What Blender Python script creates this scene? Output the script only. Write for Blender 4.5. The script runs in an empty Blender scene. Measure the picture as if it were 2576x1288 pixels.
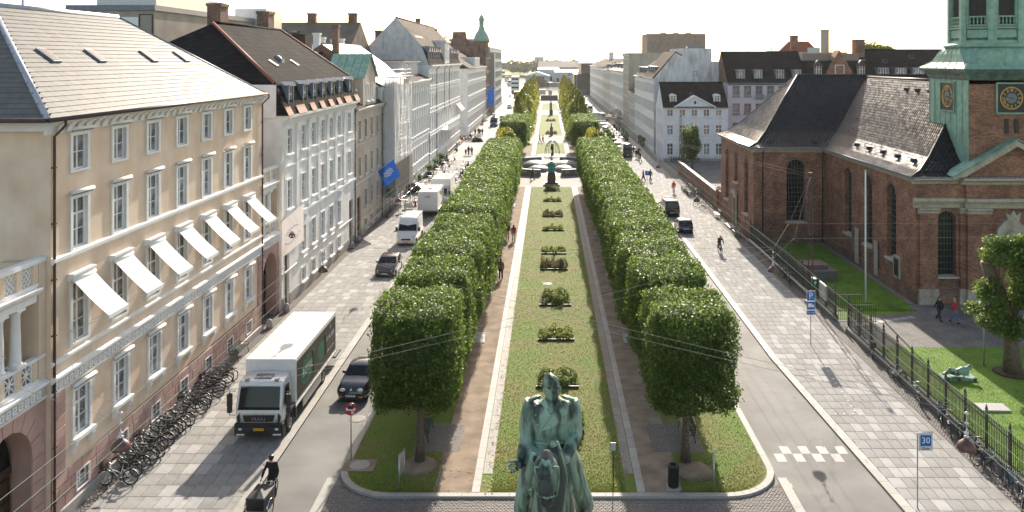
import bpy, math, random
import numpy as np
from mathutils import Vector, Matrix
R = math.radians
random.seed(7)
rng = np.random.default_rng(7)
C = bpy.context.scene.collection
SC = bpy.context.scene

# ---------------------------------------------------------------- camera, sky, sun, exposure
CAMH = 18.5                      # lift platform height above the street
FPX, VX, VY = 2080.0, 1379.5, 148.5   # measured on a 2576 px wide copy of the photograph
cd = bpy.data.cameras.new('camera'); cam = bpy.data.objects.new('camera', cd); C.objects.link(cam)
cam.location = (0, 0, CAMH); cam.rotation_euler = (R(90), 0, 0)
cd.sensor_width = 36; cd.lens = 36 * FPX / 2576
cd.shift_x = (1288 - VX) / 2576; cd.shift_y = -(644 - VY) / 2576
cd.clip_start = 0.5; cd.clip_end = 9000
SC.camera = cam

SUN_EL, SUN_AZ = 27.0, 5.5       # azimuth measured from +Y (street axis) towards +X
w = bpy.data.worlds.new('World'); SC.world = w; w.use_nodes = True
nt = w.node_tree; bg = nt.nodes['Background']
sky = nt.nodes.new('ShaderNodeTexSky'); sky.sky_type = 'NISHITA'; sky.sun_disc = False
sky.sun_elevation = R(SUN_EL); sky.sun_rotation = R(SUN_AZ)
sky.air_density = 1.0; sky.dust_density = 1.6; sky.ozone_density = 1.0; sky.altitude = 20
wt = nt.nodes.new('ShaderNodeVectorMath'); wt.operation = 'MULTIPLY'; wt.inputs[1].default_value = (1.12, 1.0, .86)
nt.links.new(sky.outputs[0], wt.inputs[0]); nt.links.new(wt.outputs[0], bg.inputs[0]); bg.inputs[1].default_value = 0.12
ld = bpy.data.lights.new('sun', 'SUN'); ld.energy = 3.5; ld.angle = R(0.55); ld.color = (1, .91, .78)
sun = bpy.data.objects.new('sun', ld); C.objects.link(sun)
d = Vector((math.sin(R(SUN_AZ)) * math.cos(R(SUN_EL)), math.cos(R(SUN_AZ)) * math.cos(R(SUN_EL)), math.sin(R(SUN_EL))))
sun.rotation_euler = d.to_track_quat('Z', 'Y').to_euler(); sun.location = d * 300
vs = SC.view_settings
vs.view_transform = 'Standard'; vs.look = 'None'; vs.gamma = 1; vs.use_curve_mapping = False
vs.exposure = 1.2
SC.cycles.max_bounces = 6; SC.cycles.transparent_max_bounces = 6; SC.cycles.volume_bounces = 0
SC.cycles.caustics_reflective = False; SC.cycles.caustics_refractive = False
SC.cycles.use_denoising = True

# ---------------------------------------------------------------- measuring helpers (photo point -> place in the world)
def G(x, y, z=0.0):
    Y = FPX * (CAMH - z) / (y - VY); return ((x - VX) * Y / FPX, Y)
def AT(x, y, Y): return ((x - VX) * Y / FPX, Y, CAMH - (y - VY) * Y / FPX)

# ---------------------------------------------------------------- materials
MATS = {}
def mat(name, col, rough=.7, metal=0., var=.15, scale=6., bump=0., bscale=40., spec=.5, col2=None, rnd=0., coords='Object', detail=5., trans=0., coat=0., lo=.35, hi=.68, grime=0., tk=1.):
    if name in MATS: return MATS[name]
    m = bpy.data.materials.new(name); m.use_nodes = True; MATS[name] = m
    t = m.node_tree; N = t.nodes; L = t.links; b = N['Principled BSDF']
    b.inputs['Roughness'].default_value = rough; b.inputs['Metallic'].default_value = metal
    b.inputs['Specular IOR Level'].default_value = spec
    if coat: b.inputs['Coat Weight'].default_value = coat; b.inputs['Coat Roughness'].default_value = .06
    c1 = (*col, 1)
    if col2 is None: c2 = (*[max(0, c * (1 - var)) for c in col], 1); c1 = (*[min(1, c * (1 + var)) for c in col], 1)
    else: c2 = (*col2, 1)
    tc = N.new('ShaderNodeTexCoord'); no = N.new('ShaderNodeTexNoise')
    no.inputs['Scale'].default_value = scale; no.inputs['Detail'].default_value = detail
    L.new(tc.outputs[coords], no.inputs['Vector'])
    mr = N.new('ShaderNodeMapRange'); mr.inputs[1].default_value = lo; mr.inputs[2].default_value = hi
    L.new(no.outputs['Fac'], mr.inputs[0])
    mx = N.new('ShaderNodeMix'); mx.data_type = 'RGBA'; mx.inputs[6].default_value = c2; mx.inputs[7].default_value = c1
    L.new(mr.outputs[0], mx.inputs[0]); out = mx.outputs[2]
    if grime:
        ng = N.new('ShaderNodeTexNoise'); ng.inputs['Scale'].default_value = .55; ng.inputs['Detail'].default_value = 8
        mp = N.new('ShaderNodeMapping'); mp.inputs['Scale'].default_value = (2.2, 2.2, .55)
        L.new(tc.outputs[coords], mp.inputs[0]); L.new(mp.outputs[0], ng.inputs['Vector'])
        gr = N.new('ShaderNodeMapRange'); gr.inputs[1].default_value = .46; gr.inputs[2].default_value = .72; gr.inputs[4].default_value = grime
        L.new(ng.outputs['Fac'], gr.inputs[0])
        gm = N.new('ShaderNodeMix'); gm.data_type = 'RGBA'; gm.blend_type = 'MULTIPLY'; gm.inputs[7].default_value = (.58, .5, .42, 1)
        L.new(gr.outputs[0], gm.inputs[0]); L.new(out, gm.inputs[6]); out = gm.outputs[2]
    if rnd:
        oi = N.new('ShaderNodeObjectInfo'); r = N.new('ShaderNodeMapRange')
        r.inputs[3].default_value = 1 - rnd; r.inputs[4].default_value = 1 + rnd
        L.new(oi.outputs['Random'], r.inputs[0])
        mu = N.new('ShaderNodeVectorMath'); mu.operation = 'SCALE'
        L.new(out, mu.inputs[0]); L.new(r.outputs[0], mu.inputs['Scale']); out = mu.outputs[0]
    L.new(out, b.inputs['Base Color'])
    if bump:
        nb = N.new('ShaderNodeTexNoise'); nb.inputs['Scale'].default_value = bscale; nb.inputs['Detail'].default_value = 6
        L.new(tc.outputs[coords], nb.inputs['Vector'])
        bp = N.new('ShaderNodeBump'); bp.inputs['Strength'].default_value = bump; bp.inputs['Distance'].default_value = .03
        L.new(nb.outputs['Fac'], bp.inputs['Height']); L.new(bp.outputs[0], b.inputs['Normal'])
    if trans:
        tr = N.new('ShaderNodeBsdfTranslucent'); ms = N.new('ShaderNodeMixShader'); ms.inputs[0].default_value = trans
        tm = N.new('ShaderNodeVectorMath'); tm.operation = 'SCALE'; tm.inputs['Scale'].default_value = tk; L.new(out, tm.inputs[0]); L.new(tm.outputs[0], tr.inputs[0]); L.new(b.outputs[0], ms.inputs[1]); L.new(tr.outputs[0], ms.inputs[2])
        L.new(ms.outputs[0], N['Material Output'].inputs[0])
    return m

def brickmat(name, c1, c2, mortar, bw, bh, mw=.012, rough=.8, bump=.6, offset=.5, noise=.35, axis='wall', spec=.4):
    """masonry / tile courses laid out in metres; axis 'wall' uses (x+y, z), 'floor' uses (x, y)"""
    if name in MATS: return MATS[name]
    m = bpy.data.materials.new(name); m.use_nodes = True; MATS[name] = m
    t = m.node_tree; N = t.nodes; L = t.links; b = N['Principled BSDF']
    b.inputs['Roughness'].default_value = rough; b.inputs['Specular IOR Level'].default_value = spec
    tc = N.new('ShaderNodeTexCoord'); sp = N.new('ShaderNodeSeparateXYZ'); cb = N.new('ShaderNodeCombineXYZ')
    L.new(tc.outputs['Object'], sp.inputs[0])
    if axis == 'wall':
        ad = N.new('ShaderNodeMath'); L.new(sp.outputs[0], ad.inputs[0]); L.new(sp.outputs[1], ad.inputs[1])
        L.new(ad.outputs[0], cb.inputs[0]); L.new(sp.outputs[2], cb.inputs[1])
    else: L.new(sp.outputs[0], cb.inputs[0]); L.new(sp.outputs[1], cb.inputs[1])
    br = N.new('ShaderNodeTexBrick'); br.offset = offset
    br.inputs['Color1'].default_value = (*c1, 1); br.inputs['Color2'].default_value = (*c2, 1); br.inputs['Mortar'].default_value = (*mortar, 1)
    br.inputs['Scale'].default_value = 1; br.inputs['Mortar Size'].default_value = mw; br.inputs['Mortar Smooth'].default_value = .3
    br.inputs['Brick Width'].default_value = bw; br.inputs['Row Height'].default_value = bh
    L.new(cb.outputs[0], br.inputs['Vector'])
    no = N.new('ShaderNodeTexNoise'); no.inputs['Scale'].default_value = .8; no.inputs['Detail'].default_value = 7
    L.new(tc.outputs['Object'], no.inputs['Vector'])
    mr = N.new('ShaderNodeMapRange'); mr.inputs[1].default_value = .3; mr.inputs[2].default_value = .7; mr.inputs[3].default_value = 1 - noise; mr.inputs[4].default_value = 1 + noise
    L.new(no.outputs['Fac'], mr.inputs[0])
    mu = N.new('ShaderNodeVectorMath'); mu.operation = 'SCALE'; L.new(br.outputs['Color'], mu.inputs[0]); L.new(mr.outputs[0], mu.inputs['Scale'])
    L.new(mu.outputs[0], b.inputs['Base Color'])
    iv = N.new('ShaderNodeMath'); iv.operation = 'SUBTRACT'; iv.inputs[0].default_value = 1; L.new(br.outputs['Fac'], iv.inputs[1])
    bp = N.new('ShaderNodeBump'); bp.inputs['Strength'].default_value = bump; bp.inputs['Distance'].default_value = .02
    L.new(iv.outputs[0], bp.inputs['Height']); L.new(bp.outputs[0], b.inputs['Normal'])
    return m

# ---------------------------------------------------------------- mesh builder
class MB:
    def __init__(s): s.v = []; s.f = []; s.mi = []; s.mats = []; s.sm = []; s.M = None
    def idx(s, m):
        if m not in s.mats: s.mats.append(m)
        return s.mats.index(m)
    def add(s, vs_, fs, m, sm=False):
        o = len(s.v); i = s.idx(m)
        if s.M is not None: vs_ = [tuple(s.M @ Vector(p)) for p in vs_]
        s.v.extend(vs_); s.f.extend([tuple(o + k for k in f) for f in fs]); s.mi.extend([i] * len(fs)); s.sm.extend([sm] * len(fs))
    def box(s, x0, x1, y0, y1, z0, z1, m):
        s.add([(x0, y0, z0), (x1, y0, z0), (x1, y1, z0), (x0, y1, z0), (x0, y0, z1), (x1, y0, z1), (x1, y1, z1), (x0, y1, z1)],
              [(0, 3, 2, 1), (4, 5, 6, 7), (0, 1, 5, 4), (1, 2, 6, 5), (2, 3, 7, 6), (3, 0, 4, 7)], m)
    def quad(s, a, b, c, d_, m): s.add([a, b, c, d_], [(0, 1, 2, 3)], m)
    def poly(s, pts, m): s.add(list(pts), [tuple(range(len(pts)))], m)
    def prism(s, pts, axis, a, b, m):
        """extrude a 2D outline along an axis: 'x' outline=(y,z), 'y' outline=(x,z), 'z' outline=(x,y)"""
        def mk(p, h): return (h, p[0], p[1]) if axis == 'x' else (p[0], h, p[1]) if axis == 'y' else (p[0], p[1], h)
        n = len(pts); v = [mk(p, a) for p in pts] + [mk(p, b) for p in pts]
        s.add(v, [tuple(range(n))[::-1], tuple(range(n, 2 * n))] + [(i, (i + 1) % n, n + (i + 1) % n, n + i) for i in range(n)], m)
    def loft(s, rings, m, cap=True, sm=True):
        n = len(rings[0]); v = [p for r in rings for p in r]; f = []
        for k in range(len(rings) - 1):
            for i in range(n):
                j = (i + 1) % n; f.append((k * n + i, k * n + j, (k + 1) * n + j, (k + 1) * n + i))
        if cap: f.append(tuple(range(n))[::-1]); f.append(tuple((len(rings) - 1) * n + i for i in range(n)))
        s.add(v, f, m, sm)
    def tube(s, pts, r, m, n=6, cap=True, sm=True, flat=None):
        pts = [Vector(p) for p in pts]; rs = r if isinstance(r, (list, tuple)) else [r] * len(pts); rings = []
        up = None
        for k, p in enumerate(pts):
            t = (pts[min(k + 1, len(pts) - 1)] - pts[max(k - 1, 0)]).normalized()
            if up is None:
                a = Vector((0, 0, 1)) if abs(t.z) < .9 else Vector((0, 1, 0)); up = t.cross(a).normalized()
            u = (up - t * up.dot(t)).normalized(); w_ = t.cross(u); up = u
            rr = rs[k]; ra, rb = rr if isinstance(rr, tuple) else (rr, rr)
            rings.append([tuple(p + u * math.cos(2 * math.pi * i / n) * ra + w_ * math.sin(2 * math.pi * i / n) * rb) for i in range(n)])
        s.loft(rings, m, cap, sm)
    def lathe(s, prof, m, n=16, at=(0, 0, 0), sm=True, cap=True):
        s.loft([[(at[0] + r * math.cos(2 * math.pi * i / n), at[1] + r * math.sin(2 * math.pi * i / n), at[2] + z) for i in range(n)] for r, z in prof], m, cap, sm)
    def ring(s, c, R_, r, m, axis='x', n=18, k=5):
        v = []; f = []
        for i in range(n):
            a = 2 * math.pi * i / n
            for j in range(k):
                b = 2 * math.pi * j / k; rad = R_ + r * math.cos(b); h = r * math.sin(b); p, q = rad * math.cos(a), rad * math.sin(a)
                v.append((c[0] + h, c[1] + p, c[2] + q) if axis == 'x' else (c[0] + p, c[1] + h, c[2] + q) if axis == 'y' else (c[0] + p, c[1] + q, c[2] + h))
                f.append((i * k + j, i * k + (j + 1) % k, ((i + 1) % n) * k + (j + 1) % k, ((i + 1) % n) * k + j))
        s.add(v, f, m, True)
    def ell(s, c, r, m, n=12, k=8, rot=None):
        v = [];f = []
        for a in range(k + 1):
            th = math.pi * a / k
            for i in range(n):
                ph = 2 * math.pi * i / n
                p = Vector((r[0] * math.sin(th) * math.cos(ph), r[1] * math.sin(th) * math.sin(ph), r[2] * math.cos(th)))
                if rot: p = rot @ p
                v.append((c[0] + p.x, c[1] + p.y, c[2] + p.z))
        for a in range(k):
            for i in range(n):
                j = (i + 1) % n; f.append((a * n + i, (a + 1) * n + i, (a + 1) * n + j, a * n + j))
        s.add(v, f, m, True)
    def mesh(s, name):
        me = bpy.data.meshes.new(name); me.from_pydata(s.v, [], s.f)
        for m in s.mats: me.materials.append(m)
        me.polygons.foreach_set('material_index', s.mi); me.polygons.foreach_set('use_smooth', s.sm)
        me.update(); return me
    def build(s, name, parent=None, loc=(0, 0, 0), rz=0, **k):
        return link(s.mesh(name), name, parent, loc, rz, **k)

def link(me, name, parent=None, loc=(0, 0, 0), rz=0, label=None, cat=None, group=None, kind=None, m=None):
    o = bpy.data.objects.new(name, me); C.objects.link(o); o.location = loc
    if rz: o.rotation_euler = (0, 0, rz)
    if parent is not None: o.parent = parent
    if m is not None and me is not None:
        o.material_slots[0].link = 'OBJECT'; o.material_slots[0].material = m
    return tag(o, label, cat, group, kind)
def tag(o, label=None, cat=None, group=None, kind=None):
    for k, v in (('label', label), ('category', cat), ('group', group), ('kind', kind)):
        if v: o[k] = v
    return o
def thing(name, label, cat, loc=(0, 0, 0), rz=0, group=None, parent=None):
    return link(None, name, parent, loc, rz, label, cat, group)
KIDS = {}
def kids(o): return [c for c in bpy.data.objects if c.parent == o]
def copy_tree(o, loc=None, rz=None, label=None, group=None, scale=None):
    if o.name not in KIDS:                       # remember the tree of a prototype once
        KIDS[o.name] = [(c, kids(c)) for c in kids(o)]
    r = o.copy(); C.objects.link(r)
    if loc is not None: r.location = loc
    if rz is not None: r.rotation_euler = (r.rotation_euler[0], r.rotation_euler[1], rz)
    if scale is not None: r.scale = (scale,) * 3 if not isinstance(scale, tuple) else scale
    if label: r['label'] = label
    if group: r['group'] = group
    for c, gs in KIDS[o.name]:
        cc = c.copy(); C.objects.link(cc); cc.parent = r
        for g in gs:
            gc = g.copy(); C.objects.link(gc); gc.parent = cc
    return r
def recolor(root, frm, to):
    """swap a material on one copy only (object-level slots)"""
    for o in [root] + kids(root):
        for sl in getattr(o, 'material_slots', []):
            if sl.material == frm: sl.link = 'OBJECT'; sl.material = to
def remesh(mb, name, vox, smooth=4):
    o = bpy.data.objects.new('tmp', mb.mesh('tmp')); C.objects.link(o)
    a = o.modifiers.new('r', 'REMESH'); a.mode = 'VOXEL'; a.voxel_size = vox; a.use_smooth_shade = True
    b = o.modifiers.new('s', 'SMOOTH'); b.iterations = smooth; b.factor = .5
    dg = bpy.context.evaluated_depsgraph_get(); me = bpy.data.meshes.new_from_object(o.evaluated_get(dg)); me.name = name
    bpy.data.objects.remove(o); return me
def text_mesh(txt, size, m, depth=.004, align='CENTER', squeeze=1.):
    cu = bpy.data.curves.new('t', 'FONT'); cu.body = txt; cu.size = size; cu.extrude = depth; cu.align_x = align; cu.align_y = 'CENTER'; cu.resolution_u = 2
    o = bpy.data.objects.new('t', cu); C.objects.link(o)
    dg = bpy.context.evaluated_depsgraph_get(); me = bpy.data.meshes.new_from_object(o.evaluated_get(dg))
    bpy.data.objects.remove(o); bpy.data.curves.remove(cu)
    me.materials.clear(); me.materials.append(m)
    if squeeze != 1.:
        for v in me.vertices: v.co.x *= squeeze
    return me
def put_text(txt, size, m, parent, loc, rot, name='lettering', squeeze=1.):
    o = link(text_mesh(txt, size, m, squeeze=squeeze), name, parent, loc); o.rotation_euler = rot; return o
FACE_CAM = (R(90), 0, 0)

# ---------------------------------------------------------------- shared materials
M_white = mat('white_paint', (.8, .79, .77), .6, var=.05, scale=3, bump=.05)
M_stucco = mat('white_stucco', (.84, .82, .79), .8, var=.06, scale=1.2, bump=.15, bscale=30, grime=.35)
M_yellow = mat('yellow_stucco', (.67, .50, .36), .85, col2=(.78, .64, .50), scale=.7, bump=.15, bscale=25, detail=11, grime=.22)
M_pink = mat('pink_stone', (.47, .31, .27), .85, var=.1, scale=1.6, bump=.2, grime=.35)
M_granite = mat('granite', (.36, .34, .32), .7, var=.25, scale=60, bump=.1)
M_dkgranite = mat('dark_granite', (.15, .14, .135), .55, var=.3, scale=60)
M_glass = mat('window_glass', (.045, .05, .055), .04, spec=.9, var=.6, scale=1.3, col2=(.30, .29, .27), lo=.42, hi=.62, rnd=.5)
M_glassd = mat('dark_glass', (.012, .014, .016), .06, spec=.35, var=.2)
M_iron = mat('black_iron', (.02, .02, .02), .45, var=.3, scale=20, spec=.5)
M_fence = mat('fence_iron', (.075, .068, .06), .55, var=.2, scale=20)
M_steel = mat('galvanised_steel', (.45, .46, .47), .4, metal=.7, var=.1)
M_chrome = mat('chrome', (.75, .75, .75), .12, metal=1., var=.03)
M_rubber = mat('rubber', (.018, .018, .018), .75, var=.2)
M_lead = mat('lead_sheet', (.16, .19, .23), .45, var=.15, scale=4, spec=.5)
M_pipe = mat('brown_pipe', (.07, .045, .038), .5, var=.2)
M_copper = mat('verdigris_copper', (.33, .50, .38), .6, col2=(.20, .37, .28), scale=2.2, bump=.15, bscale=12, detail=8, grime=.5)
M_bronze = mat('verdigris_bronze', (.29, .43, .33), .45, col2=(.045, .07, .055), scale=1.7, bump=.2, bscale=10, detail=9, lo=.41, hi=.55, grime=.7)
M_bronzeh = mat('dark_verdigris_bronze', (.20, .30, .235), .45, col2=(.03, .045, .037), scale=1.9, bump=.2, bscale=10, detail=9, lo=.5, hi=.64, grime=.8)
for m_ in (M_bronze, M_bronzeh):                          # weather streaks run downwards
    t_ = m_.node_tree; mp_ = t_.nodes.new('ShaderNodeMapping'); mp_.inputs['Scale'].default_value = (2.2, 2.2, .6); n_ = t_.nodes['Noise Texture']
    t_.links.new(t_.nodes['Texture Coordinate'].outputs['Object'], mp_.inputs[0]); t_.links.new(mp_.outputs[0], n_.inputs['Vector'])
M_blacktile = brickmat('black_tile', (.019, .018, .018), (.034, .032, .032), (.012, .012, .012), .24, .33, .03, rough=.9, bump=.9, axis='wall', offset=.0, spec=.04)
M_browntile = brickmat('brown_tile', (.085, .06, .045), (.11, .08, .06), (.03, .022, .018), .24, .33, .03, rough=.85, bump=.9, offset=.0, spec=.08)
M_red_tile = mat('red_tile', (.27, .085, .045), .6, var=.25, scale=7)
M_slate = mat('slate', (.135, .126, .117), .62, var=.14, scale=3, rnd=.16, spec=.28)
M_brick = brickmat('red_brick', (.14, .058, .042), (.42, .17, .09), (.25, .19, .15), .24, .077, .010, bump=.5)
M_brickd = brickmat('brown_brick', (.12, .06, .045), (.30, .15, .10), (.2, .17, .14), .24, .077, .010, bump=.5)
M_sandstone = mat('sandstone', (.47, .41, .33), .8, var=.15, scale=4, bump=.15, grime=.6)
M_wood = mat('dark_wood', (.055, .03, .02), .5, var=.3, scale=8)
M_oak = mat('oak_door', (.22, .095, .045), .5, var=.2, scale=8)
M_blackpaint = mat('black_car_paint', (.008, .009, .012), .18, var=.05, coat=1., spec=.6)
M_canvas = mat('white_canvas', (.80, .78, .74), .85, var=.04, scale=2)
M_skin = mat('skin', (.55, .33, .24), .6, var=.05)
M_plate = mat('white_plate', (.7, .7, .7), .5, var=.02)
M_yplate = mat('yellow_plate', (.85, .5, .02), .5, var=.02)
M_red = mat('red_plastic', (.5, .02, .02), .35, var=.05)
M_lamp = mat('clear_lamp_glass', (.7, .7, .7), .1, metal=.4, var=.02)
# ================================================================ GROUND
M_asphalt = mat('asphalt', (.20, .192, .18), .75, var=.22, scale=.35, bump=.5, bscale=60, detail=12, spec=.35)
M_asphalt2 = mat('worn_asphalt', (.20, .19, .175), .75, var=.25, scale=.25, bump=.4, bscale=60, detail=12, spec=.35)
M_joint = mat('joint_sand', (.16, .14, .12), .95, var=.2, scale=12)
M_slabs = [mat('slab_%d' % i, c, .85, var=.12, scale=1.7, bump=.15, bscale=50, spec=.15, rnd=.05, detail=9, grime=.15) for i, c in
           enumerate([(.345, .333, .315), (.36, .348, .33), (.445, .433, .415), (.33, .318, .30)])]
M_pavefar = brickmat('paving_far', (.33, .318, .30), (.48, .467, .448), (.28, .27, .255), .62, .9, .012, rough=.85, bump=.15, axis='floor', noise=.12)
M_plaza = mat('plaza_stone', (.27, .255, .235), .8, var=.1, scale=.8, spec=.25)
M_kerb = mat('kerb_granite', (.37, .35, .32), .7, var=.12, scale=14, bump=.1, rnd=.1)
M_kerbd = mat('kerb_grey', (.25, .235, .215), .7, var=.2, scale=14, bump=.1, rnd=.1)
M_gravel = mat('gravel_path', (.30, .225, .16), .95, var=.25, scale=1.1, bump=.5, bscale=70, detail=12)
M_grass = mat('lawn', (.13, .20, .022), .9, col2=(.185, .18, .045), scale=.35, bump=.9, bscale=30, detail=12, lo=.62, hi=.38)
M_grass2 = mat('church_lawn', (.15, .25, .02), .9, col2=(.11, .19, .02), scale=.8, bump=.8, bscale=30, detail=10)
M_blade = mat('grass_blade', (.17, .25, .03), .8, col2=(.24, .235, .06), scale=.5, rnd=0, trans=.35)
M_blade2 = mat('church_grass_blade', (.18, .32, .03), .8, var=.3, scale=.8, trans=.4)
M_sett = mat('granite_sett', (.25, .22, .195), .7, col2=(.155, .135, .12), scale=9, bump=.3, bscale=60, detail=2)
M_soil = mat('soil', (.075, .05, .035), .95, var=.3, scale=6, bump=.6)
M_marking = mat('road_marking', (.42, .41, .39), .7, var=.08, scale=6, grime=.5)
M_deadleaf = mat('fallen_leaf', (.36, .22, .06), .7, var=.5, scale=.8)

mb = MB(); mb.poly([(-900, -90, -.02), (900, -90, -.02), (900, 432, -.02), (-900, 432, -.02)], M_asphalt2)
mb.poly([(-900, 432, -.02), (900, 432, -.02), (900, 432, -3), (-900, 432, -3)], M_dkgranite)
mb.build('ground', kind='structure')
mb = MB(); mb.box(-12.42, -9.28, -20, 430, -.01, 0, M_asphalt); mb.build('road', kind='structure')
mb = MB(); mb.prism([(10.08, -20), (15.6, -20), (14.52, 33.8), (14.08, 43), (13.68, 51.5), (13.6, 430), (10.08, 430)], 'z', -.01, 0, M_asphalt); mb.build('road', kind='structure')

# ---- pavements of rectangular slabs laid in rows across the street
def slab_pavement(X0f, X1, widths, Ya, Yb, Ymid, pitch, seed, label):
    r = random.Random(seed)
    mb = MB(); 
    pts = [(X0f(Y), Y) for Y in (20, 26, 33.8, 43, 51.5, 70, 200, 430)]
    mb.prism([(X1, 20), (X1, 430)] + pts[::-1] if X1 > 0 else [(X1, 430), (X1, 20)] + pts, 'z', -.015, .062, M_joint)
    base = mb.build('pavement', kind='structure')
    mb = MB(); mb.prism([(X1, Ymid), (X1, 430)] + [(X0f(430), 430), (X0f(Ymid), Ymid)], 'z', .063, .078, M_pavefar); mb.build('far_paving', base)
    meshes = {}
    for w_ in widths:
        m_ = MB(); g = .008; b = .012
        lo = [(g, g), (w_ - g, g), (w_ - g, pitch - g), (g, pitch - g)]; hi = [(g + b, g + b), (w_ - g - b, g + b), (w_ - g - b, pitch - g - b), (g + b, pitch - g - b)]
        m_.loft([[(x, y, 0) for x, y in lo], [(x, y, .075 - .062) for x, y in lo], [(x, y, .081 - .062) for x, y in hi]], M_slabs[0], True, False)
        meshes[w_] = m_.mesh('slab')
    rest = MB(); n = 0; Y = Ya
    while Y < Ymid:
        x = X0f(Y + .5); xe = X1
        if x > xe: x, xe = xe, x
        x += .0
        while x < xe - .08:
            w_ = r.choice(widths)
            if xe - x < w_ + .15: rest.box(x + .01, xe - .01, Y + .01, Y + pitch - .01, .062, .081, M_slabs[r.choice([0, 1, 3])]); break
            mi = 2 if r.random() < .24 else r.choice([0, 0, 1, 3])
            if n < 300 and Y > Ya + .1:
                o = link(meshes[w_], 'slab', base, (x, Y, .062 + r.uniform(0, .003)), m=M_slabs[mi]); n += 1
            else:
                rest.box(x + .01, x + w_ - .01, Y + .01, Y + pitch - .01, .062, .08 + r.uniform(0, .003), M_slabs[mi])
            x += w_
        Y += pitch
    rest.build('slabs', base, kind='stuff')
    return base
def xr(Y): return 13.68 + .45 if Y > 51.5 else 14.08 + .45 - (Y - 43) * .047 if Y > 43 else 14.52 + .45 - (Y - 33.8) * .048
slab_pavement(xr, 19.25, [.5, .6, .45], 31, 430, 150, .9, 3, '')
slab_pavement(lambda Y: -12.88, -18.85, [.6, .55, .7], 31, 430, 150, .95, 5, '')
# kerb lines beside the road
def kerb_run(X, Wd, Ya, Yb, L, name, m, h=.1, parent=None, z0=0):
    me = MB(); me.box(0, Wd, .006, L - .006, z0, h, m); me = me.mesh('kerb_stone'); Y = Ya; k = 0
    while Y < Yb and k < 300: link(me, 'kerb_stone', parent, (X(Y) if callable(X) else X, Y, 0), -math.atan2(X(Y + L) - X(Y), L) if callable(X) else 0); Y += L; k += 1
    return Y
kb = MB(); kb.box(-12.87, -12.43, 20, 430, -.01, .05, M_joint); kb = kb.build('kerb', kind='structure')
Ye = kerb_run(-12.88, .45, 31, 85, 1.0, 'kerb_stone', M_kerb, .085, kb)
mb = MB(); mb.box(-12.88, -12.42, Ye, 430, 0, .085, M_kerb); mb.build('kerb_far', kb)
kb = MB(); kb.prism([(13.7, 430), (13.69, 51.5), (14.09, 43), (14.53, 33.8), (14.9, 25), (15.3, 25), (14.94, 33.8), (14.5, 43), (14.1, 51.5), (14.1, 430)], 'z', -.01, .06, M_joint); kb = kb.build('kerb', kind='structure')
kerb_run(lambda Y: xr(Y + .5) - .44, .43, 29, 85, 1.0, 'kerb_stone', M_kerb, .1, kb)
mb = MB(); mb.box(13.69, 14.12, 85, 430, 0, .1, M_kerb); mb.build('kerb_far', kb)

# ---- setts along the walls and in front of the garden (each stone real, all in one mesh)
def setts(mb, x0, x1, y0, y1, sx, sy, z0, z1, m, clip=None):
    y = y0; k = 0
    while y < y1 - sy * .5:
        x = x0 + (sx / 2 if k % 2 else 0) - sx * .5
        while x < x1 - sx * .4:
            xa = max(x, x0) + .008; xb = min(x + sx, x1) - .008
            if xb - xa > .03 and (clip is None or clip((xa + xb) / 2, y)):
                dx, dz = random.uniform(-.004, .004), random.uniform(-.006, .006); i = .012
                mb.add([(xa + dx, y + .006, z0), (xb + dx, y + .006, z0), (xb + dx, y + sy - .006, z0), (xa + dx, y + sy - .006, z0),
                        (xa + dx + i, y + .006 + i, z1 + dz), (xb + dx - i, y + .006 + i, z1 + dz), (xb + dx - i, y + sy - .006 - i, z1 + dz), (xa + dx + i, y + sy - .006 - i, z1 + dz)],
                       [(4, 5, 6, 7), (0, 1, 5, 4), (1, 2, 6, 5), (2, 3, 7, 6), (3, 0, 4, 7)], m)
            x += sx
        y += sy; k += 1
mb = MB(); mb.box(-19.6, -18.85, 20, 430, -.015, .06, M_joint); sb = mb.build('sett_strip', kind='structure')
mb = MB(); setts(mb, -19.5, -18.87, 32, 62, .16, .12, .05, .082, M_sett); mb.build('setts', sb, kind='stuff')
mb = MB(); mb.box(19.25, 20.1, 20, 430, -.015, .06, M_joint); sb = mb.build('sett_strip', kind='structure')
mb = MB(); setts(mb, 19.27, 20.08, 30, 60, .16, .12, .05, .082, M_sett); mb.build('setts', sb, kind='stuff')
def outside_corner(x, y):
    if x < -7 and y > 34.2: return (x + 6.7) ** 2 + (y - 37.35) ** 2 > 2.72 ** 2
    if x > 7.6 and y > 34.2: return (x - 7.5) ** 2 + (y - 37.35) ** 2 > 2.72 ** 2
    return True
mb = MB(); mb.prism([(-9.3, 20), (10.1, 20), (10.1, 36), (8.3, 34.72), (-7, 34.72), (-9.3, 36)], 'z', -.015, .008, M_joint); sb = mb.build('sett_crossing', kind='structure')
mb = MB(); setts(mb, -9.25, 10.05, 32.2, 35.6, .16, .12, 0, .028, M_sett, lambda x, y: outside_corner(x, y) and (y < 34.66 or x < -7 or x > 7.6)); mb.build('setts', sb, kind='stuff')
mb = MB(); mb.prism([(-9.75, 20), (-9.3, 20), (-9.3, 36.5), (-9.75, 36.5)], 'z', -.014, .02, M_kerb); mb.build('gutter_strip', kind='structure')
mb = MB(); mb.prism([(10.1, 20), (10.5, 20), (10.5, 36.5), (10.1, 36.5)], 'z', -.014, .02, M_kerb); mb.build('gutter_strip', kind='structure')

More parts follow.
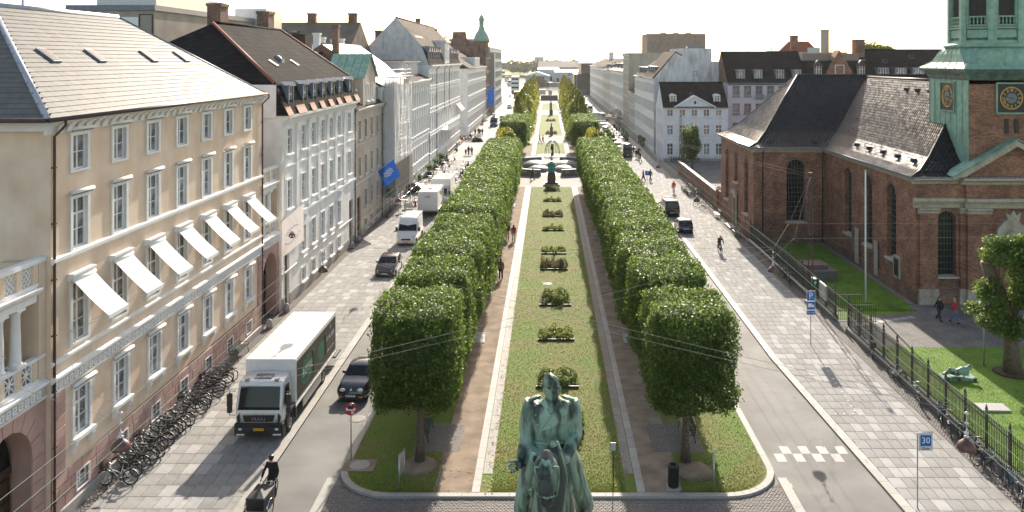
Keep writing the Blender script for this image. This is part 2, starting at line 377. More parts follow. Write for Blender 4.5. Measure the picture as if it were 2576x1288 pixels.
# ---- the garden
XL, XR = -9.3, 10.1
def island(Y0, Y1, rounded=False):
    r = 2.6
    def outline(off):
        x0, x1, y0, y1 = XL + off, XR - off, Y0 + off, Y1 - off; p = []
        rr = r - off
        if rounded:
            for k in range(11): a = math.pi + math.pi / 2 * k / 10; p.append((x0 + rr + rr * math.cos(a), y0 + rr + rr * math.sin(a)))
            for k in range(11): a = 1.5 * math.pi + math.pi / 2 * k / 10; p.append((x1 - rr + rr * math.cos(a), y0 + rr + rr * math.sin(a)))
        else: p += [(x0, y0), (x1, y0)]
        return p + [(x1, y1), (x0, y1)]
    mb = MB(); mb.prism(outline(.28), 'z', -.01, .10, M_grass); root = mb.build('garden_lawn', kind='structure')
    o, i = outline(0), outline(.3); kb = MB()
    for k in range(len(o)):
        a, b, c, d_ = o[k], o[(k + 1) % len(o)], i[(k + 1) % len(o)], i[k]
        Ln = math.dist(a, b); n = max(1, round(Ln / 1.0))
        for q in range(n):
            t0, t1 = q / n + .006 / Ln, (q + 1) / n - .006 / Ln
            P = lambda u, v, t: (u[0] + (v[0] - u[0]) * t, u[1] + (v[1] - u[1]) * t)
            pts = [P(a, b, t0), P(a, b, t1), P(d_, c, t1), P(d_, c, t0)]
            if n == 1 or pts[0][1] < 62:
                cx, cy = sum(p[0] for p in pts) / 4, sum(p[1] for p in pts) / 4
                m_ = MB(); m_.prism([(p[0] - cx, p[1] - cy) for p in pts], 'z', -.01, .125, M_kerb); m_.build('kerb_stone', root, (cx, cy, 0))
            else: kb.prism(pts, 'z', -.01, .125, M_kerb)
    if kb.v: kb.build('kerb_run', root)
    # gravel walks, light kerb and dark band either side of the middle lawn
    g = MB()
    for xa, xb, m, z in ((-4.9, -3.26, M_gravel, .106), (4.12, 5.75, M_gravel, .106)): g.prism([(xa, Y0 + .32), (xb, Y0 + .32), (xb, Y1 - .3), (xa, Y1 - .3)], 'z', .09, z, m)
    g.build('gravel_walk', root)
    for xa, w_, m, ys in ((-3.26, .34, M_kerb, Y0 + .32), (-2.90, .42, M_kerbd, Y0 + 1.9), (3.36, .40, M_kerbd, Y0 + 1.9), (3.78, .34, M_kerb, Y0 + .32)):
        ye = min(Y1 - .4, 80); y = ys
        me = MB(); me.box(.003, w_ - .003, .005, .995, .09, .135 if m is M_kerb else .118, m); me = me.mesh('edging_stone')
        while y < ye - 1: link(me, 'edging_stone', root, (xa, y, 0)); y += 1
        if Y1 - .4 > y: 
            q = MB(); q.box(xa, xa + w_, y, Y1 - .4, .09, .13 if m is M_kerb else .118, m); q.build('edging_run', root)
    return root
ISL = [(34.75, 119.5), (156, 181), (198, 274), (298, 341)]
g0 = island(*ISL[0], rounded=True)
for a, b in ISL[1:]: island(a, b)
mb = MB()
for a, b in ((119.5, 156), (181, 198), (274, 298), (341, 400)): mb.box(XL, XR, a + .01, b - .01, -.01, .11, M_plaza)
mb.build('plaza', kind='structure')
mb = MB()
for x0, x1, y0, y1 in ((-6.35, -4.15, 38.7, 41.7), (4.9, 7.3, 38.7, 41.7)): mb.box(x0, x1, y0, y1, .1, .104, M_joint)
pt = mb.build('sett_patch', kind='structure')
mb = MB()
for x0, x1, y0, y1 in ((-6.35, -4.15, 38.7, 41.7), (4.9, 7.3, 38.7, 41.7)): setts(mb, x0, x1, y0, y1, .15, .11, .1, .122, M_sett)
mb.build('setts', pt, kind='stuff')
mb = MB()
for x, sx in ((-4.15, -1), (4.9, 1)):
    for y0 in (53.6, 70, 87, 103): 
        for k in range(5): mb.box(x + sx * .02 * k, x + sx * (.02 * k) + sx * 1.1, y0 + k * .42, y0 + k * .42 + .4, .1, .13, M_kerb)
mb.build('stepping_slabs', g0)
# worn earth round the first trunks
mb = MB()
for x, y in ((-5.93, 37.4), (6.5, 36.9)): mb.lathe([(1.0, .1), (.55, .115), (.2, .14)], M_gravel, 14, (x, y, 0), True)
mb.build('bare_earth', g0)
# lawns get thousands of small blades where they are close
def blades(name, n, x0, x1, y0, y1, z, h, wd, m, parent=None, avoid=None):
    x = rng.uniform(x0, x1, n); u = rng.random(n); y = y0 + (y1 - y0) * u ** 2.2
    if avoid is not None: k = avoid(x, y); x, y = x[k], y[k]; n = len(x)
    a = rng.uniform(0, 2 * np.pi, n); hh = h * rng.uniform(.5, 1.3, n); ww = wd * rng.uniform(.6, 1.4, n)
    ln = rng.normal(0, .5, (n, 2)) * hh[:, None]
    v = np.zeros((n, 3, 3)); v[:, 0] = np.stack([x - np.cos(a) * ww, y - np.sin(a) * ww, np.full(n, z)], 1)
    v[:, 1] = np.stack([x + np.cos(a) * ww, y + np.sin(a) * ww, np.full(n, z)], 1); v[:, 2] = np.stack([x + ln[:, 0], y + ln[:, 1], z + hh], 1)
    me = bpy.data.meshes.new(name); me.vertices.add(n * 3); me.vertices.foreach_set('co', v.reshape(-1)); me.loops.add(n * 3)
    me.loops.foreach_set('vertex_index', np.arange(n * 3)); me.polygons.add(n); me.polygons.foreach_set('loop_start', np.arange(n) * 3)
    me.polygons.foreach_set('loop_total', np.full(n, 3)); me.materials.append(m); me.update(); me.validate()
    return link(me, name, parent, kind='stuff')
blades('grass', 60000, -2.45, 3.3, 35.1, 118, .1, .035, .02, M_blade)
inn = lambda x, y: ~(((x > -6.4) & (x < -4.1) & (y > 38.6) & (y < 41.8)) | ((x > 4.8) & (x < 7.4) & (y > 38.6) & (y < 41.8)) | ((x < -6.7) & (y < 37.4) & ((x + 6.7) ** 2 + (y - 37.35) ** 2 > 2.2 ** 2)) | ((x > 7.5) & (y < 37.4) & ((x - 7.5) ** 2 + (y - 37.35) ** 2 > 2.2 ** 2)))
blades('grass', 28000, -8.95, -4.75, 35.1, 110, .1, .035, .02, M_blade, avoid=inn)
blades('grass', 28000, 5.6, 9.75, 35.1, 110, .1, .035, .02, M_blade, avoid=inn)
# fallen leaves on lawn, walks, kerbs
n = 1500; lx = np.concatenate([rng.normal(-2.55, .12, 350), rng.normal(3.4, .12, 350), rng.uniform(-9, 9.8, 500), rng.uniform(11, 19.5, 150), rng.uniform(-5, -3.3, 150)])
ly = rng.uniform(34.9, 75, n); mb = MB()
for x, y in zip(lx, ly):
    a = rng.uniform(0, 6.3); s_ = rng.uniform(.03, .06); c, q = math.cos(a) * s_, math.sin(a) * s_
    mb.add([(x - c, y - q, .137), (x + q, y - c, .145), (x + c, y + q, .139), (x - q, y + c, .152)], [(0, 1, 2, 3)], M_deadleaf)
mb.build('fallen_leaves', kind='stuff')

# ---- road markings, drains, manholes
mb = MB()
for k in range(4):
    for j in (0, 1):
        x = 10.55 + .44 * (2 * k + j); mb.box(x, x + .43, 38.0 + j * .75 - (0 if j else .02), 38.75 + j * .75, 0, .004, M_marking)
mb.build('speed_table_marking', kind='structure')
def drain(x, y, rz=0, lab=None):
    r = thing('drain_grate', lab, 'drain', (x, y, .0), rz)
    m = MB(); m.box(-.25, .25, -.2, .2, 0, .01, M_kerbd); m.build('frame', r); m = MB()
    for k in range(6): m.box(-.2 + k * .07, -.17 + k * .07, -.16, .16, .01, .018, M_iron)
    m.build('grate', r)
drain(*G(882, 1013)); bpy.data.objects['drain_grate']['label'] = 'small kerbside drain grate beside the front of the black beetle car'
drain(*G(831, 1216), 0, 'kerbside drain grate on the asphalt near the cargo bike'); drain(*G(1980, 1222), 0, 'drain grate by the rounded kerb on the road with white checks')
mh = MB(); mh.lathe([(.42, 0), (.42, .008), (.38, .012), (.0, .012)], M_kerbd, 20)
for k in range(10): a = k * .628; mh.box(.25 * math.cos(a) - .04, .25 * math.cos(a) + .04, .25 * math.sin(a) - .03, .25 * math.sin(a) + .03, .012, .02, M_kerb)
mh = mh.mesh('manhole_cover')
link(mh, 'manhole_cover', None, (*G(899, 1054), 0), label='round light grey manhole cover on asphalt behind the no entry sign', cat='manhole cover', group='manhole covers')
link(mh, 'manhole_cover', None, (*G(1377, 717), .1), label='round manhole cover lying in the middle lawn between two flower beds', cat='manhole cover', group='manhole covers')
mb = MB(); mb.box(-.72, .72, -.55, .55, 0, .03, M_gravel); mb.lathe([(.45, .03), (.45, .042), (0, .042)], M_granite, 18, sm=False)
mb.build('manhole_slab', None, (*G(905, 1177), .1), label='square stone slab with round iron lid in the corner grass', cat='manhole cover')
mb = MB(); dots = []
for k in range(17): dots.append((16.9 - .155 * k * .35, 53.2 - k * .62))
for k in range(5): dots.append((16.4 - .45 * k, 53.2)); dots.append((15.95 - .45 * k + .3, 42.9))
for x, y in dots: mb.lathe([(.055, .08), (.05, .094), (0, .094)], M_white, 8, (x, y, 0))
for k in range(16): mb.lathe([(.055, .08), (.05, .094), (0, .094)], M_white, 8, (16.2, 78 + k * 1.1, 0))
for k in range(8): mb.lathe([(.055, .08), (.05, .094), (0, .094)], M_white, 8, (-15.1 + (k % 4) * .35, 67.5 + (k // 4) * 1.0, 0))
mb.build('parking_studs', kind='stuff')

# ---- water, far shore
M_water = mat('harbour_water', (.10, .13, .14), .12, var=.1, scale=.05, bump=.35, bscale=.35, spec=.6)
mb = MB(); mb.poly([(-3500, 432, -1.8), (3500, 432, -1.8), (3500, 8000, -1.8), (-3500, 8000, -1.8)], M_water); mb.build('water', kind='structure')
mb = MB(); mb.prism([(-1500, 1180), (-120, 1180), (-60, 900), (900, 900), (900, 2500), (-1500, 2500)], 'z', -3, 1, M_grass); mb.build('far_shore', kind='structure')
mb = MB(); mb.prism([(-18, 604), (130, 596), (140, 760), (-10, 760)], 'z', -3, 1.0, M_plaza); mb.build('quay_island', kind='structure')
# ================================================================ BUILDINGS: tool kit
# local frame of a building: x along its street front, y into the house, z up
def place(side, Xf, Ya, Yb):
    """returns (location, rotation) of a building whose front stands at x=Xf between Ya and Yb"""
    return ((Xf, Ya, 0), R(90)) if side == 'L' else ((Xf, Yb, 0), R(-90)) if side == 'R' else ((Ya, Xf, 0), 0)
def front_wall(mb, L, z0, z1, holes, m, rev=None, depth=.2, y=0.0, x0=0.0):
    """wall with real openings; holes = (xa, xb, za, zb)"""
    us = sorted({x0, L, *[h[0] for h in holes], *[h[1] for h in holes]}); zs = sorted({z0, z1, *[h[2] for h in holes], *[h[3] for h in holes]})
    us = [u for u in us if x0 <= u <= L]; zs = [z for z in zs if z0 <= z <= z1]
    for i in range(len(us) - 1):
        for j in range(len(zs) - 1):
            cx, cz = (us[i] + us[i + 1]) / 2, (zs[j] + zs[j + 1]) / 2
            if any(a < cx < b and c < cz < d_ for a, b, c, d_ in holes): continue
            mb.quad((us[i], y, zs[j]), (us[i + 1], y, zs[j]), (us[i + 1], y, zs[j + 1]), (us[i], y, zs[j + 1]), m)
    for a, b, c, d_ in holes:
        r = rev or m
        mb.quad((a, y, c), (a, y, d_), (a, y + depth, d_), (a, y + depth, c), r); mb.quad((b, y, c), (b, y + depth, c), (b, y + depth, d_), (b, y, d_), r)
        mb.quad((a, y, d_), (b, y, d_), (b, y + depth, d_), (a, y + depth, d_), r); mb.quad((a, y, c), (a, y + depth, c), (b, y + depth, c), (b, y, c), r)
def shell(mb, L, D, z0, z1, m, y=0.0):
    """side and back walls"""
    mb.quad((0, y, z0), (0, y, z1), (0, D, z1), (0, D, z0), m); mb.quad((L, y, z0), (L, D, z0), (L, D, z1), (L, y, z1), m)
    mb.quad((0, D, z0), (0, D, z1), (L, D, z1), (L, D, z0), m); mb.quad((0, y, z1), (L, y, z1), (L, D, z1), (0, D, z1), m)
WIN = {}
def win_meshes(w_, h, nx, rows, casing, mframe, sill, proud, hood=0):
    key = (round(w_, 2), round(h, 2), nx, tuple(rows), casing, mframe.name, sill, proud, hood)
    if key in WIN: return WIN[key]
    f = MB(); c = casing; y0 = -proud
    if c:
        f.box(-w_ / 2 - c, -w_ / 2, y0, .02, -c * .6, h + c, mframe); f.box(w_ / 2, w_ / 2 + c, y0, .02, -c * .6, h + c, mframe)
        f.box(-w_ / 2, w_ / 2, y0, .02, h, h + c, mframe); f.box(-w_ / 2, w_ / 2, y0, .02, -c * .6, 0, mframe)
    if hood: f.prism([(-.28, h + c + .30), (-.28, h + c + .22), (-.08, h + c + .003), (.0, h + c + .003), (.0, h + c + .30)], 'x', -w_ / 2 - c - .12, w_ / 2 + c + .12, mframe)
    b = .055
    f.box(-w_ / 2, -w_ / 2 + b, .1, .16, 0, h, mframe); f.box(w_ / 2 - b, w_ / 2, .1, .16, 0, h, mframe)
    f.box(-w_ / 2 + b, w_ / 2 - b, .1, .16, 0, b, mframe); f.box(-w_ / 2 + b, w_ / 2 - b, .1, .16, h - b, h, mframe)
    xs = [-w_ / 2 + w_ * k / nx for k in range(nx + 1)]; zs = [0] + [h * r for r in rows] + [h]
    for x in xs[1:-1]: f.box(x - .045, x + .045, .095, .158, b, h - b, mframe)
    for k, z in enumerate(zs[1:-1]):
        t = .045 if k == len(zs) - 3 and len(zs) > 3 else .018
        for i in range(nx): f.box(xs[i] + (.055 if i == 0 else .045), xs[i + 1] - (.055 if i == nx - 1 else .045), .1, .155, z - t, z + t, mframe)
    s_ = None
    if sill:
        q = MB(); e = .16
        q.prism([(-.24, -.02), (-.24, -.14), (-.06, -.2), (.0, -.2), (.0, -.02)], 'x', -w_ / 2 - c - e * .5, w_ / 2 + c + e * .5, mframe)
        if sill == 2:
            for sx in (-1, 1): q.prism([(-.18, -.2), (-.2, -.3), (-.06, -.62), (0, -.62), (0, -.2)], 'x', sx * (w_ / 2 + c * .5) - .1, sx * (w_ / 2 + c * .5) + .1, mframe)
        s_ = q.mesh('sill')
    panes = []
    for i in range(nx):
        for j in range(len(zs) - 1):
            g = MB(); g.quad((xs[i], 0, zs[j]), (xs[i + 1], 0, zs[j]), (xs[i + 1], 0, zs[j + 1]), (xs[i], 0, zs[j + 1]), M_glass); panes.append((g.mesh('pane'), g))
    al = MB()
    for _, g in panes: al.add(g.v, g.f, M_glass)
    WIN[key] = (f.mesh('window'), [p[0] for p in panes], al.mesh('pane'), s_); return WIN[key]
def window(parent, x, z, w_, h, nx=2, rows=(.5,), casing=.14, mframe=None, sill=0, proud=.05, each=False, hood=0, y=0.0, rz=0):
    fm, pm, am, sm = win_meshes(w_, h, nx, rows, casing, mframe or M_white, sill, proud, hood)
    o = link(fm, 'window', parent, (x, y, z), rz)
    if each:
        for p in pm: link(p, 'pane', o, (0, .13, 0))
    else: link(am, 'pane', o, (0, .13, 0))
    if sm: link(sm, 'sill', o)
    return o
def cornice(mb, L, z, h, out, m, x0=0., ends=True, y=0.0):
    e = out * .5 if ends else 0
    mb.prism([(y, z), (y - out * .25, z), (y - out * .35, z + h * .3), (y - out * .75, z + h * .62), (y - out, z + h * .7), (y - out, z + h), (y, z + h)], 'x', x0 - e, L + e, m)
def pipe(parent, x, z0, z1, m=None, y=-.1, top=.45):
    q = MB(); q.tube([(x, y - top, z1 + .25), (x, y - top, z1), (x, y, z1 - .45), (x, y, z0)], .055, m or M_pipe, 6)
    for z in np.arange(z0 + 1, z1 - 1, 2.2): q.box(x - .075, x + .075, y - .06, .0, z, z + .05, m or M_pipe)
    return q.build('downpipe', parent)
def roof(parent, L, D, ze, yr, zr, m, over=.45, hipl=0., hipr=0., back=True, name='roof', mg=None, y0=0., fascia=None):
    """front and back slope with a ridge at depth yr; hip = how far the ridge stops short of the end (0: gable)"""
    mb = MB(); a = -over if hipl else -.05; b = L + over if hipr else L + .05
    zf = ze - (zr - ze) / yr * over * .0
    A, B = (a, y0 - over, zf), (b, y0 - over, zf); P, Q = (a + (hipl + over if hipl else 0), yr, zr), (b - (hipr + over if hipr else 0), yr, zr)
    Cc, Dd = (b, D + over * 0, ze), (a, D + over * 0, ze)
    mb.quad(A, B, Q, P, m); mb.quad(Cc, Dd, P, Q, m)
    if hipl: mb.poly([Dd, A, P], m)
    else: mb.poly([(0, y0, ze), (0, yr, zr - .05), (0, D, ze)], mg or m)
    if hipr: mb.poly([B, Cc, Q], m)
    else: mb.poly([(L, y0, ze), (L, D, ze), (L, yr, zr - .05)], mg or m)
    o = mb.build(name, parent)
    q = MB(); q.tube([(P[0], yr, zr + .04), (Q[0], yr, zr + .04)], .12, m, 6)
    if hipl: q.tube([A, P], .1, m, 6)
    if hipr: q.tube([B, Q], .1, m, 6)
    q.build('ridge', o)
    g = MB(); g.tube([(a, y0 - over - .06, zf - .03), (b, y0 - over - .06, zf - .03)], .08, M_lead, 6); g.build('gutter', parent)
    return o
def chimney(parent, x, y, z0, z1, sx, sy, m, pots=0):
    q = MB(); q.box(x - sx / 2, x + sx / 2, y - sy / 2, y + sy / 2, z0, z1 - .25, m); q.box(x - sx / 2 - .08, x + sx / 2 + .08, y - sy / 2 - .08, y + sy / 2 + .08, z1 - .25, z1, m)
    for k in range(pots): q.lathe([(.14, 0), (.11, .35), (.13, .4), (.09, .4)], M_red_tile, 8, (x - sx / 2 + sx * (k + .5) / pots, y, z1))
    return q.build('chimney', parent)
def dormer(parent, x, y, z, w_, h, depth, mwall, mroof, style='flat', nx=2, rows=(.33, .66)):
    q = MB(); c = .12
    q.box(x - w_ / 2 - c, x - w_ / 2, y, y + depth, z, z + h, mwall); q.box(x + w_ / 2, x + w_ / 2 + c, y, y + depth, z, z + h, mwall)
    q.box(x - w_ / 2, x + w_ / 2, y + .2, y + .25, z, z + h, mwall)
    if style == 'pediment':
        q.prism([(x - w_ / 2 - .25, z + h), (x + w_ / 2 + .25, z + h), (x + w_ / 2 + .25, z + h + .08), (x, z + h + .34), (x - w_ / 2 - .25, z + h + .08)], 'y', y - .16, y + depth, mroof)
    elif style == 'round':
        q.prism([(x - w_ / 2 - .2 + (w_ + .4) * k / 8, z + h + .28 * math.sin(math.pi * k / 8)) for k in range(9)], 'y', y - .12, y + depth, mroof)
    elif style == 'gable':
        q.prism([(x - w_ / 2 - .3, z + h - .1), (x + w_ / 2 + .3, z + h - .1), (x, z + h + w_ * .75)], 'y', y - .12, y + depth, mroof)
    else: q.box(x - w_ / 2 - .2, x + w_ / 2 + .2, y - .12, y + depth, z + h, z + h + .1, mroof)
    d_ = q.build('dormer', parent)
    window(d_, x, z + .04, w_, h - .06, nx, rows, 0, M_white, 0, 0, y=y)
    return d_
def skylight(parent, x, y, z, slope, w_=.75, l=1.1):
    q = MB(); q.box(-w_ / 2, w_ / 2, 0, l, 0, .12, M_lead); o = q.build('skylight', parent, (x, y, z)); o.rotation_euler = (slope, 0, 0)
    g = MB(); g.box(-w_ / 2 + .06, w_ / 2 - .06, .06, l - .06, .12, .13, M_glassd); g.build('pane', o); return o

def house(name, label, side, Xf, Ya, Yb, D, ze, rows, axes, mwall, ww=1.1, group=None, base=0.9, mbase=None, courses=(), win=None, corn=(.5, .4), doors=(), each=False, skip=(), mframe=None, extra=None):
    """rows = (z0, h, glazing rows); axes = distances along the front; returns its root"""
    loc, rz = place(side, Xf, Ya, Yb); L = Yb - Ya
    root = thing(name, label, 'building', loc, rz, group); holes = []
    for r, (z0, h, gl) in enumerate(rows):
        for k, x in enumerate(axes):
            if (r, k) in skip: continue
            holes.append((x - ww / 2, x + ww / 2, z0, z0 + h))
    dh = [(x - w_ / 2, x + w_ / 2, 0, h) for x, w_, h in doors]
    holes = [h for h in holes if not any(h[0] < d_[1] and h[1] > d_[0] and h[2] < d_[3] for d_ in dh)]
    mb = MB(); front_wall(mb, L, 0, ze, holes + dh, mwall); shell(mb, L, D, 0, ze, mwall); wall = mb.build('wall', root)
    opt = dict(casing=.12, sill=1, proud=.04); opt.update(win or {})
    for a, b, c, d_ in holes:
        gl = next(g for z0, h, g in rows if abs(z0 - c) < 1e-6)
        window(root, (a + b) / 2, c, b - a, d_ - c, 2, gl, each=each, mframe=mframe, **opt)
    for x, w_, h in doors:
        q = MB(); q.box(x - w_ / 2, x - .02, .25, .32, 0, h * .72, M_oak); q.box(x + .02, x + w_ / 2, .25, .32, 0, h * .72, M_oak); q.box(x - w_ / 2, x + w_ / 2, .27, .3, h * .74, h, M_glassd); q.build('door', root)
    q = MB()
    if base:
        segs = []; cur = 0.
        for a, b, _, _ in sorted(dh): segs.append((cur, a)); cur = b
        segs.append((cur, L))
        for a, b in segs: 
            if b > a: q.box(a, b, -.06, -.002, 0, base, mbase or M_granite)
    if q.v: q.build('plinth', root)
    q = MB(); cornice(q, L, ze - corn[0], corn[0], corn[1], mframe or M_white, ends=False); q.build('cornice', root)
    for zc, hc, oc in courses:
        q = MB(); q.prism([(0, zc), (-oc * .6, zc), (-oc, zc + hc * .4), (-oc, zc + hc), (0, zc + hc)], 'x', .002, L - .002, mframe or M_white); q.build('string_course', root)
    return root
# ================================================================ LEFT SIDE OF THE STREET
# ---- yellow stucco house with awnings (front at x=-19.5)
loc, rz = place('L', -19.5, 32.4, 56.2); L = 23.8
yb = thing('yellow_house', 'long yellow stucco house with grey slate roof and white awnings, nearest on the left', 'building', loc, rz)
ax = [34.37 + 3.19 * i - 32.4 for i in range(7)]
ROWS = [(13.95, 1.42, (.5,), 1.08), (10.72, 2.05, (.36, .68), 1.08), (6.85, 2.45, (.34, .66), 1.12), (2.95, 1.9, (.36, .68), 1.1), (.72, .72, (.5,), .9)]
holes = [(x - w_ / 2, x + w_ / 2, z, z + h) for z, h, g, w_ in ROWS for x in [a + (.15 if z < 3 else 0) for a in ax]]
mb = MB(); front_wall(mb, L, 1.95, 15.6, [h for h in holes if h[2] > 2], M_yellow, M_white); shell(mb, L, 13, 0, 16.1, M_yellow); mb.build('wall', yb)
mb = MB(); low = [h for h in holes if h[2] < 2]; front_wall(mb, L, 0, 1.95, low, M_pink, M_pink, y=-.03, depth=.23)
mb.box(.0, .85, -.07, -.001, 1.95, 5.25, M_pink); mb.box(L - .8, L, -.07, -.001, 1.95, 5.25, M_pink); base = mb.build('rusticated_base', yb)
# rustic blocks, joints recessed: each a stone of its own
def block(parent, x0, x1, z0, z1, y=-.03, out=.05, m=None):
    q = MB(); i = .02
    q.loft([[(x0 + .012, y, z0 + .012), (x1 - .012, y, z0 + .012), (x1 - .012, y, z1 - .012), (x0 + .012, y, z1 - .012)],
            [(x0 + .012 + i, y - out, z0 + .012 + i), (x1 - .012 - i, y - out, z0 + .012 + i), (x1 - .012 - i, y - out, z1 - .012 - i), (x0 + .012 + i, y - out, z1 - .012 - i)]], m or M_pink, True, False)
    return q.build('stone', parent)
for r, (z0, z1) in enumerate(((.55, 1.0), (1.0, 1.48), (1.48, 1.95))):
    edges = [0.0]
    for a, b, _, _ in low:
        if z0 < 1.44: edges += [a, b]
    edges.append(L)
    pairs = [(edges[i], edges[i + 1]) for i in range(0, len(edges), 2)] if z0 < 1.44 else [(0, L)]
    for a, b in pairs:
        n = max(1, round((b - a) / 1.05)); o = .5 if (r % 2 and n > 1) else 0
        cuts = [a + (b - a) * k / n for k in range(n + 1)]
        if o and n > 1: cuts = [a] + [(cuts[k] + cuts[k + 1]) / 2 for k in range(n)] + [b]
        for k in range(len(cuts) - 1): block(base, cuts[k], cuts[k + 1], z0, z1)
for x0, x1 in ((.0, .85), (L - .8, L)):
    for k in range(7): block(base, x0, x1, 1.97 + k * .468, 1.97 + (k + 1) * .468, y=-.07, out=.03)
q = MB(); q.box(0, L, -.14, -.03, 0, .5, M_granite); q.prism([(-.14, .5), (-.03, .5), (-.03, .56)], 'x', 0, L, M_granite); q.build('plinth', yb)
for z, h, g, w_ in ROWS:
    for k, x in enumerate(ax):
        if z < 3: x += .15
        lab = 'basement window with plain white frame' if z < 1 else None
        o = window(yb, x, z, w_, h, 2, g, .17 if z > 1 else .06, M_white, 2 if 2 < z < 3 else 0, .07, True, 1 if 6 < z < 7 else 0, y=0 if z > 1 else -.03)
        if z < 1: tag(o, lab)
        if z > 10 or 2 < z < 3:                          # rolled-up blind box above the window
            q = MB(); q.tube([(-w_ / 2 - .25, -.16, h + .29), (w_ / 2 + .25, -.16, h + .29)], .085, M_canvas, 8); q.box(-w_ / 2 - .22, w_ / 2 + .22, -.2, -.14, h + .17, h + .2, M_lead)
            q.tube([(w_ / 2 + .22, -.14, h + .2), (w_ / 2 + .2, -.1, h * .45)], .012, M_white, 4); q.build('blind_roll', o)
        if 6 < z < 7:                                    # lowered awning
            top, out, dz = h + .2, 1.45, 1.42
            q = MB(); n = 8; rows_ = []
            for i in range(n + 1):
                t = i / n; rows_.append([(-w_ / 2 - .22, -.2 - out * t, top - dz * t - .05 * math.sin(math.pi * t)), (-w_ * .2, -.2 - out * t, top - dz * t - .075 * math.sin(math.pi * t)), (w_ * .2, -.2 - out * t, top - dz * t - .075 * math.sin(math.pi * t)), (w_ / 2 + .22, -.2 - out * t, top - dz * t - .05 * math.sin(math.pi * t))])
            for i in range(n):
                for j in range(3): q.quad(rows_[i][j], rows_[i][j + 1], rows_[i + 1][j + 1], rows_[i + 1][j], M_canvas)
            q.box(-w_ / 2 - .22, w_ / 2 + .22, -.2 - out - .02, -.2 - out + .02, top - dz - .14, top - dz + .02, M_canvas)
            q.tube([(-w_ / 2 - .24, -.2, top + .02), (w_ / 2 + .24, -.2, top + .02)], .09, M_canvas, 8)
            a = q.build('awning', o)
            q = MB()
            for sx in (-1, 1): q.tube([(sx * (w_ / 2 + .2), -.06, .55), (sx * (w_ / 2 + .2), -.2 - out, top - dz)], .015, M_white, 4)
            q.build('awning_arm', a)
for z, h, o_ in ((10.4, .26, .16), (6.4, .2, .14)):
    q = MB(); q.prism([(0, z), (-o_ * .5, z), (-o_, z + h * .4), (-o_, z + h * .85), (0, z + h)], 'x', 0, L, M_white); q.build('string_course', yb)
def key_frieze(parent, L, x0=0.):
    q = MB(); q.prism([(0, 5.25), (-.06, 5.25), (-.12, 5.36), (0, 5.36)], 'x', x0, L, M_white); q.prism([(0, 5.72), (-.08, 5.72), (-.2, 5.86), (-.2, 5.94), (0, 6.0)], 'x', x0, L, M_white)
    q.box(x0, L, -.03, -.001, 5.36, 5.72, mat('frieze_grey', (.50, .48, .45), .8)); fr = q.build('key_frieze', parent)
    k = MB(); s_ = .06; y0, y1 = -.075, -.03
    for a in ((0, .26, 0, s_), (0, s_, s_, .28), (s_, .26, .22, .28), (.2, .26, .1, .22), (.12, .2, .1, .16)): k.box(a[0], a[1], y0, y1, 5.4 + a[2], 5.4 + a[3], M_white)
    me = k.mesh('fret'); x = x0 + .1
    while x < L - .3: link(me, 'fret', fr, (x, 0, 0)); x += .36
    return fr
key_frieze(yb, L)
# cove cornice with panels
q = MB(); q.prism([(0, 15.55), (-.08, 15.55), (-.1, 15.68), (-.18, 15.85), (-.42, 16.0), (-.5, 16.02), (-.5, 16.14), (0, 16.14)], 'x', -.45, L + .3, M_white)
q.prism([(-.45, 0), (0, 0), (0, 13), (-.45, 13)], 'z', 15.7, 16.14, M_white)
co = q.build('cornice', yb); q = MB(); q.prism([(-.2, 15.62), (-.16, 15.6), (-.22, 15.82), (-.44, 15.97), (-.46, 15.99), (-.3, 15.92)], 'x', 0, .34, M_white); me = q.mesh('bracket')
for k in range(36): link(me, 'bracket', co, (.1 + k * .66, 0, 0))
pipe(yb, .08, 0, 15.9); pipe(yb, L - .1, 0, 15.9)
# slated roof: courses laid one by one
SL = .732; ye_, zr_ = -.55, 20.96; run = 6.5; ang = math.atan(SL); slen = (run + .0) / math.cos(ang)
rf = MB(); a, b = -1.1, L - .8
P0, P1, P2, P3 = (a, -.55, 16.2), (b, -.55, 16.2), (b - run - .1, ye_ + run, zr_), (a + run, ye_ + run, zr_)
rf.quad(P0, P1, P2, P3, M_lead); rf.poly([(b, 12.45, 16.2), (a, 12.45, 16.2), P3, P2], M_lead); rf.poly([P1, (b, 12.45, 16.2), P2], M_lead); rf.poly([(a, 12.45, 16.2), P0, P3], M_lead)
rfo = rf.build('roof', yb)
ch, sw = .33, .62; sl = MB(); sl.box(0.004, sw - .004, -.02, ch + .03, .006, .016, M_slate); slm = sl.mesh('slate')
for v in slm.vertices:
    if v.co.y < 0: v.co.z += .022
rest = MB(); n = 0; cands = []
for r in range(int(slen / ch)):
    s0 = r * ch; t = s0 / slen; xa = P0[0] + (P3[0] - P0[0]) * t; xb = P1[0] + (P2[0] - P1[0]) * t; x = xa + (.31 if r % 2 else 0) - .2
    while x < xb:
        cands.append((max(x, xa), min(x + sw, xb), s0)); x += sw
cands.sort(key=lambda c: c[0])
for xa, xb, s0 in cands:
    if xb - xa < .1: continue
    y, z = ye_ + s0 * math.cos(ang), 16.2 + s0 * math.sin(ang)
    if n < 300 and xb - xa > sw * .9:
        o = link(slm, 'slate', rfo, (xa, y, z)); o.rotation_euler = (ang + random.uniform(-.006, .006), 0, 0); n += 1
    else:
        T = Matrix.Translation((xa, y, z)) @ Matrix.Rotation(ang, 4, 'X'); rest.M = T
        rest.add([(.004, -.02, .036), (xb - xa - .004, -.02, .036), (xb - xa - .004, ch + .02, .012), (.004, ch + .02, .012), (.004, -.02, .004), (xb - xa - .004, -.02, .004)], [(0, 1, 2, 3), (4, 5, 1, 0)], M_slate); rest.M = None
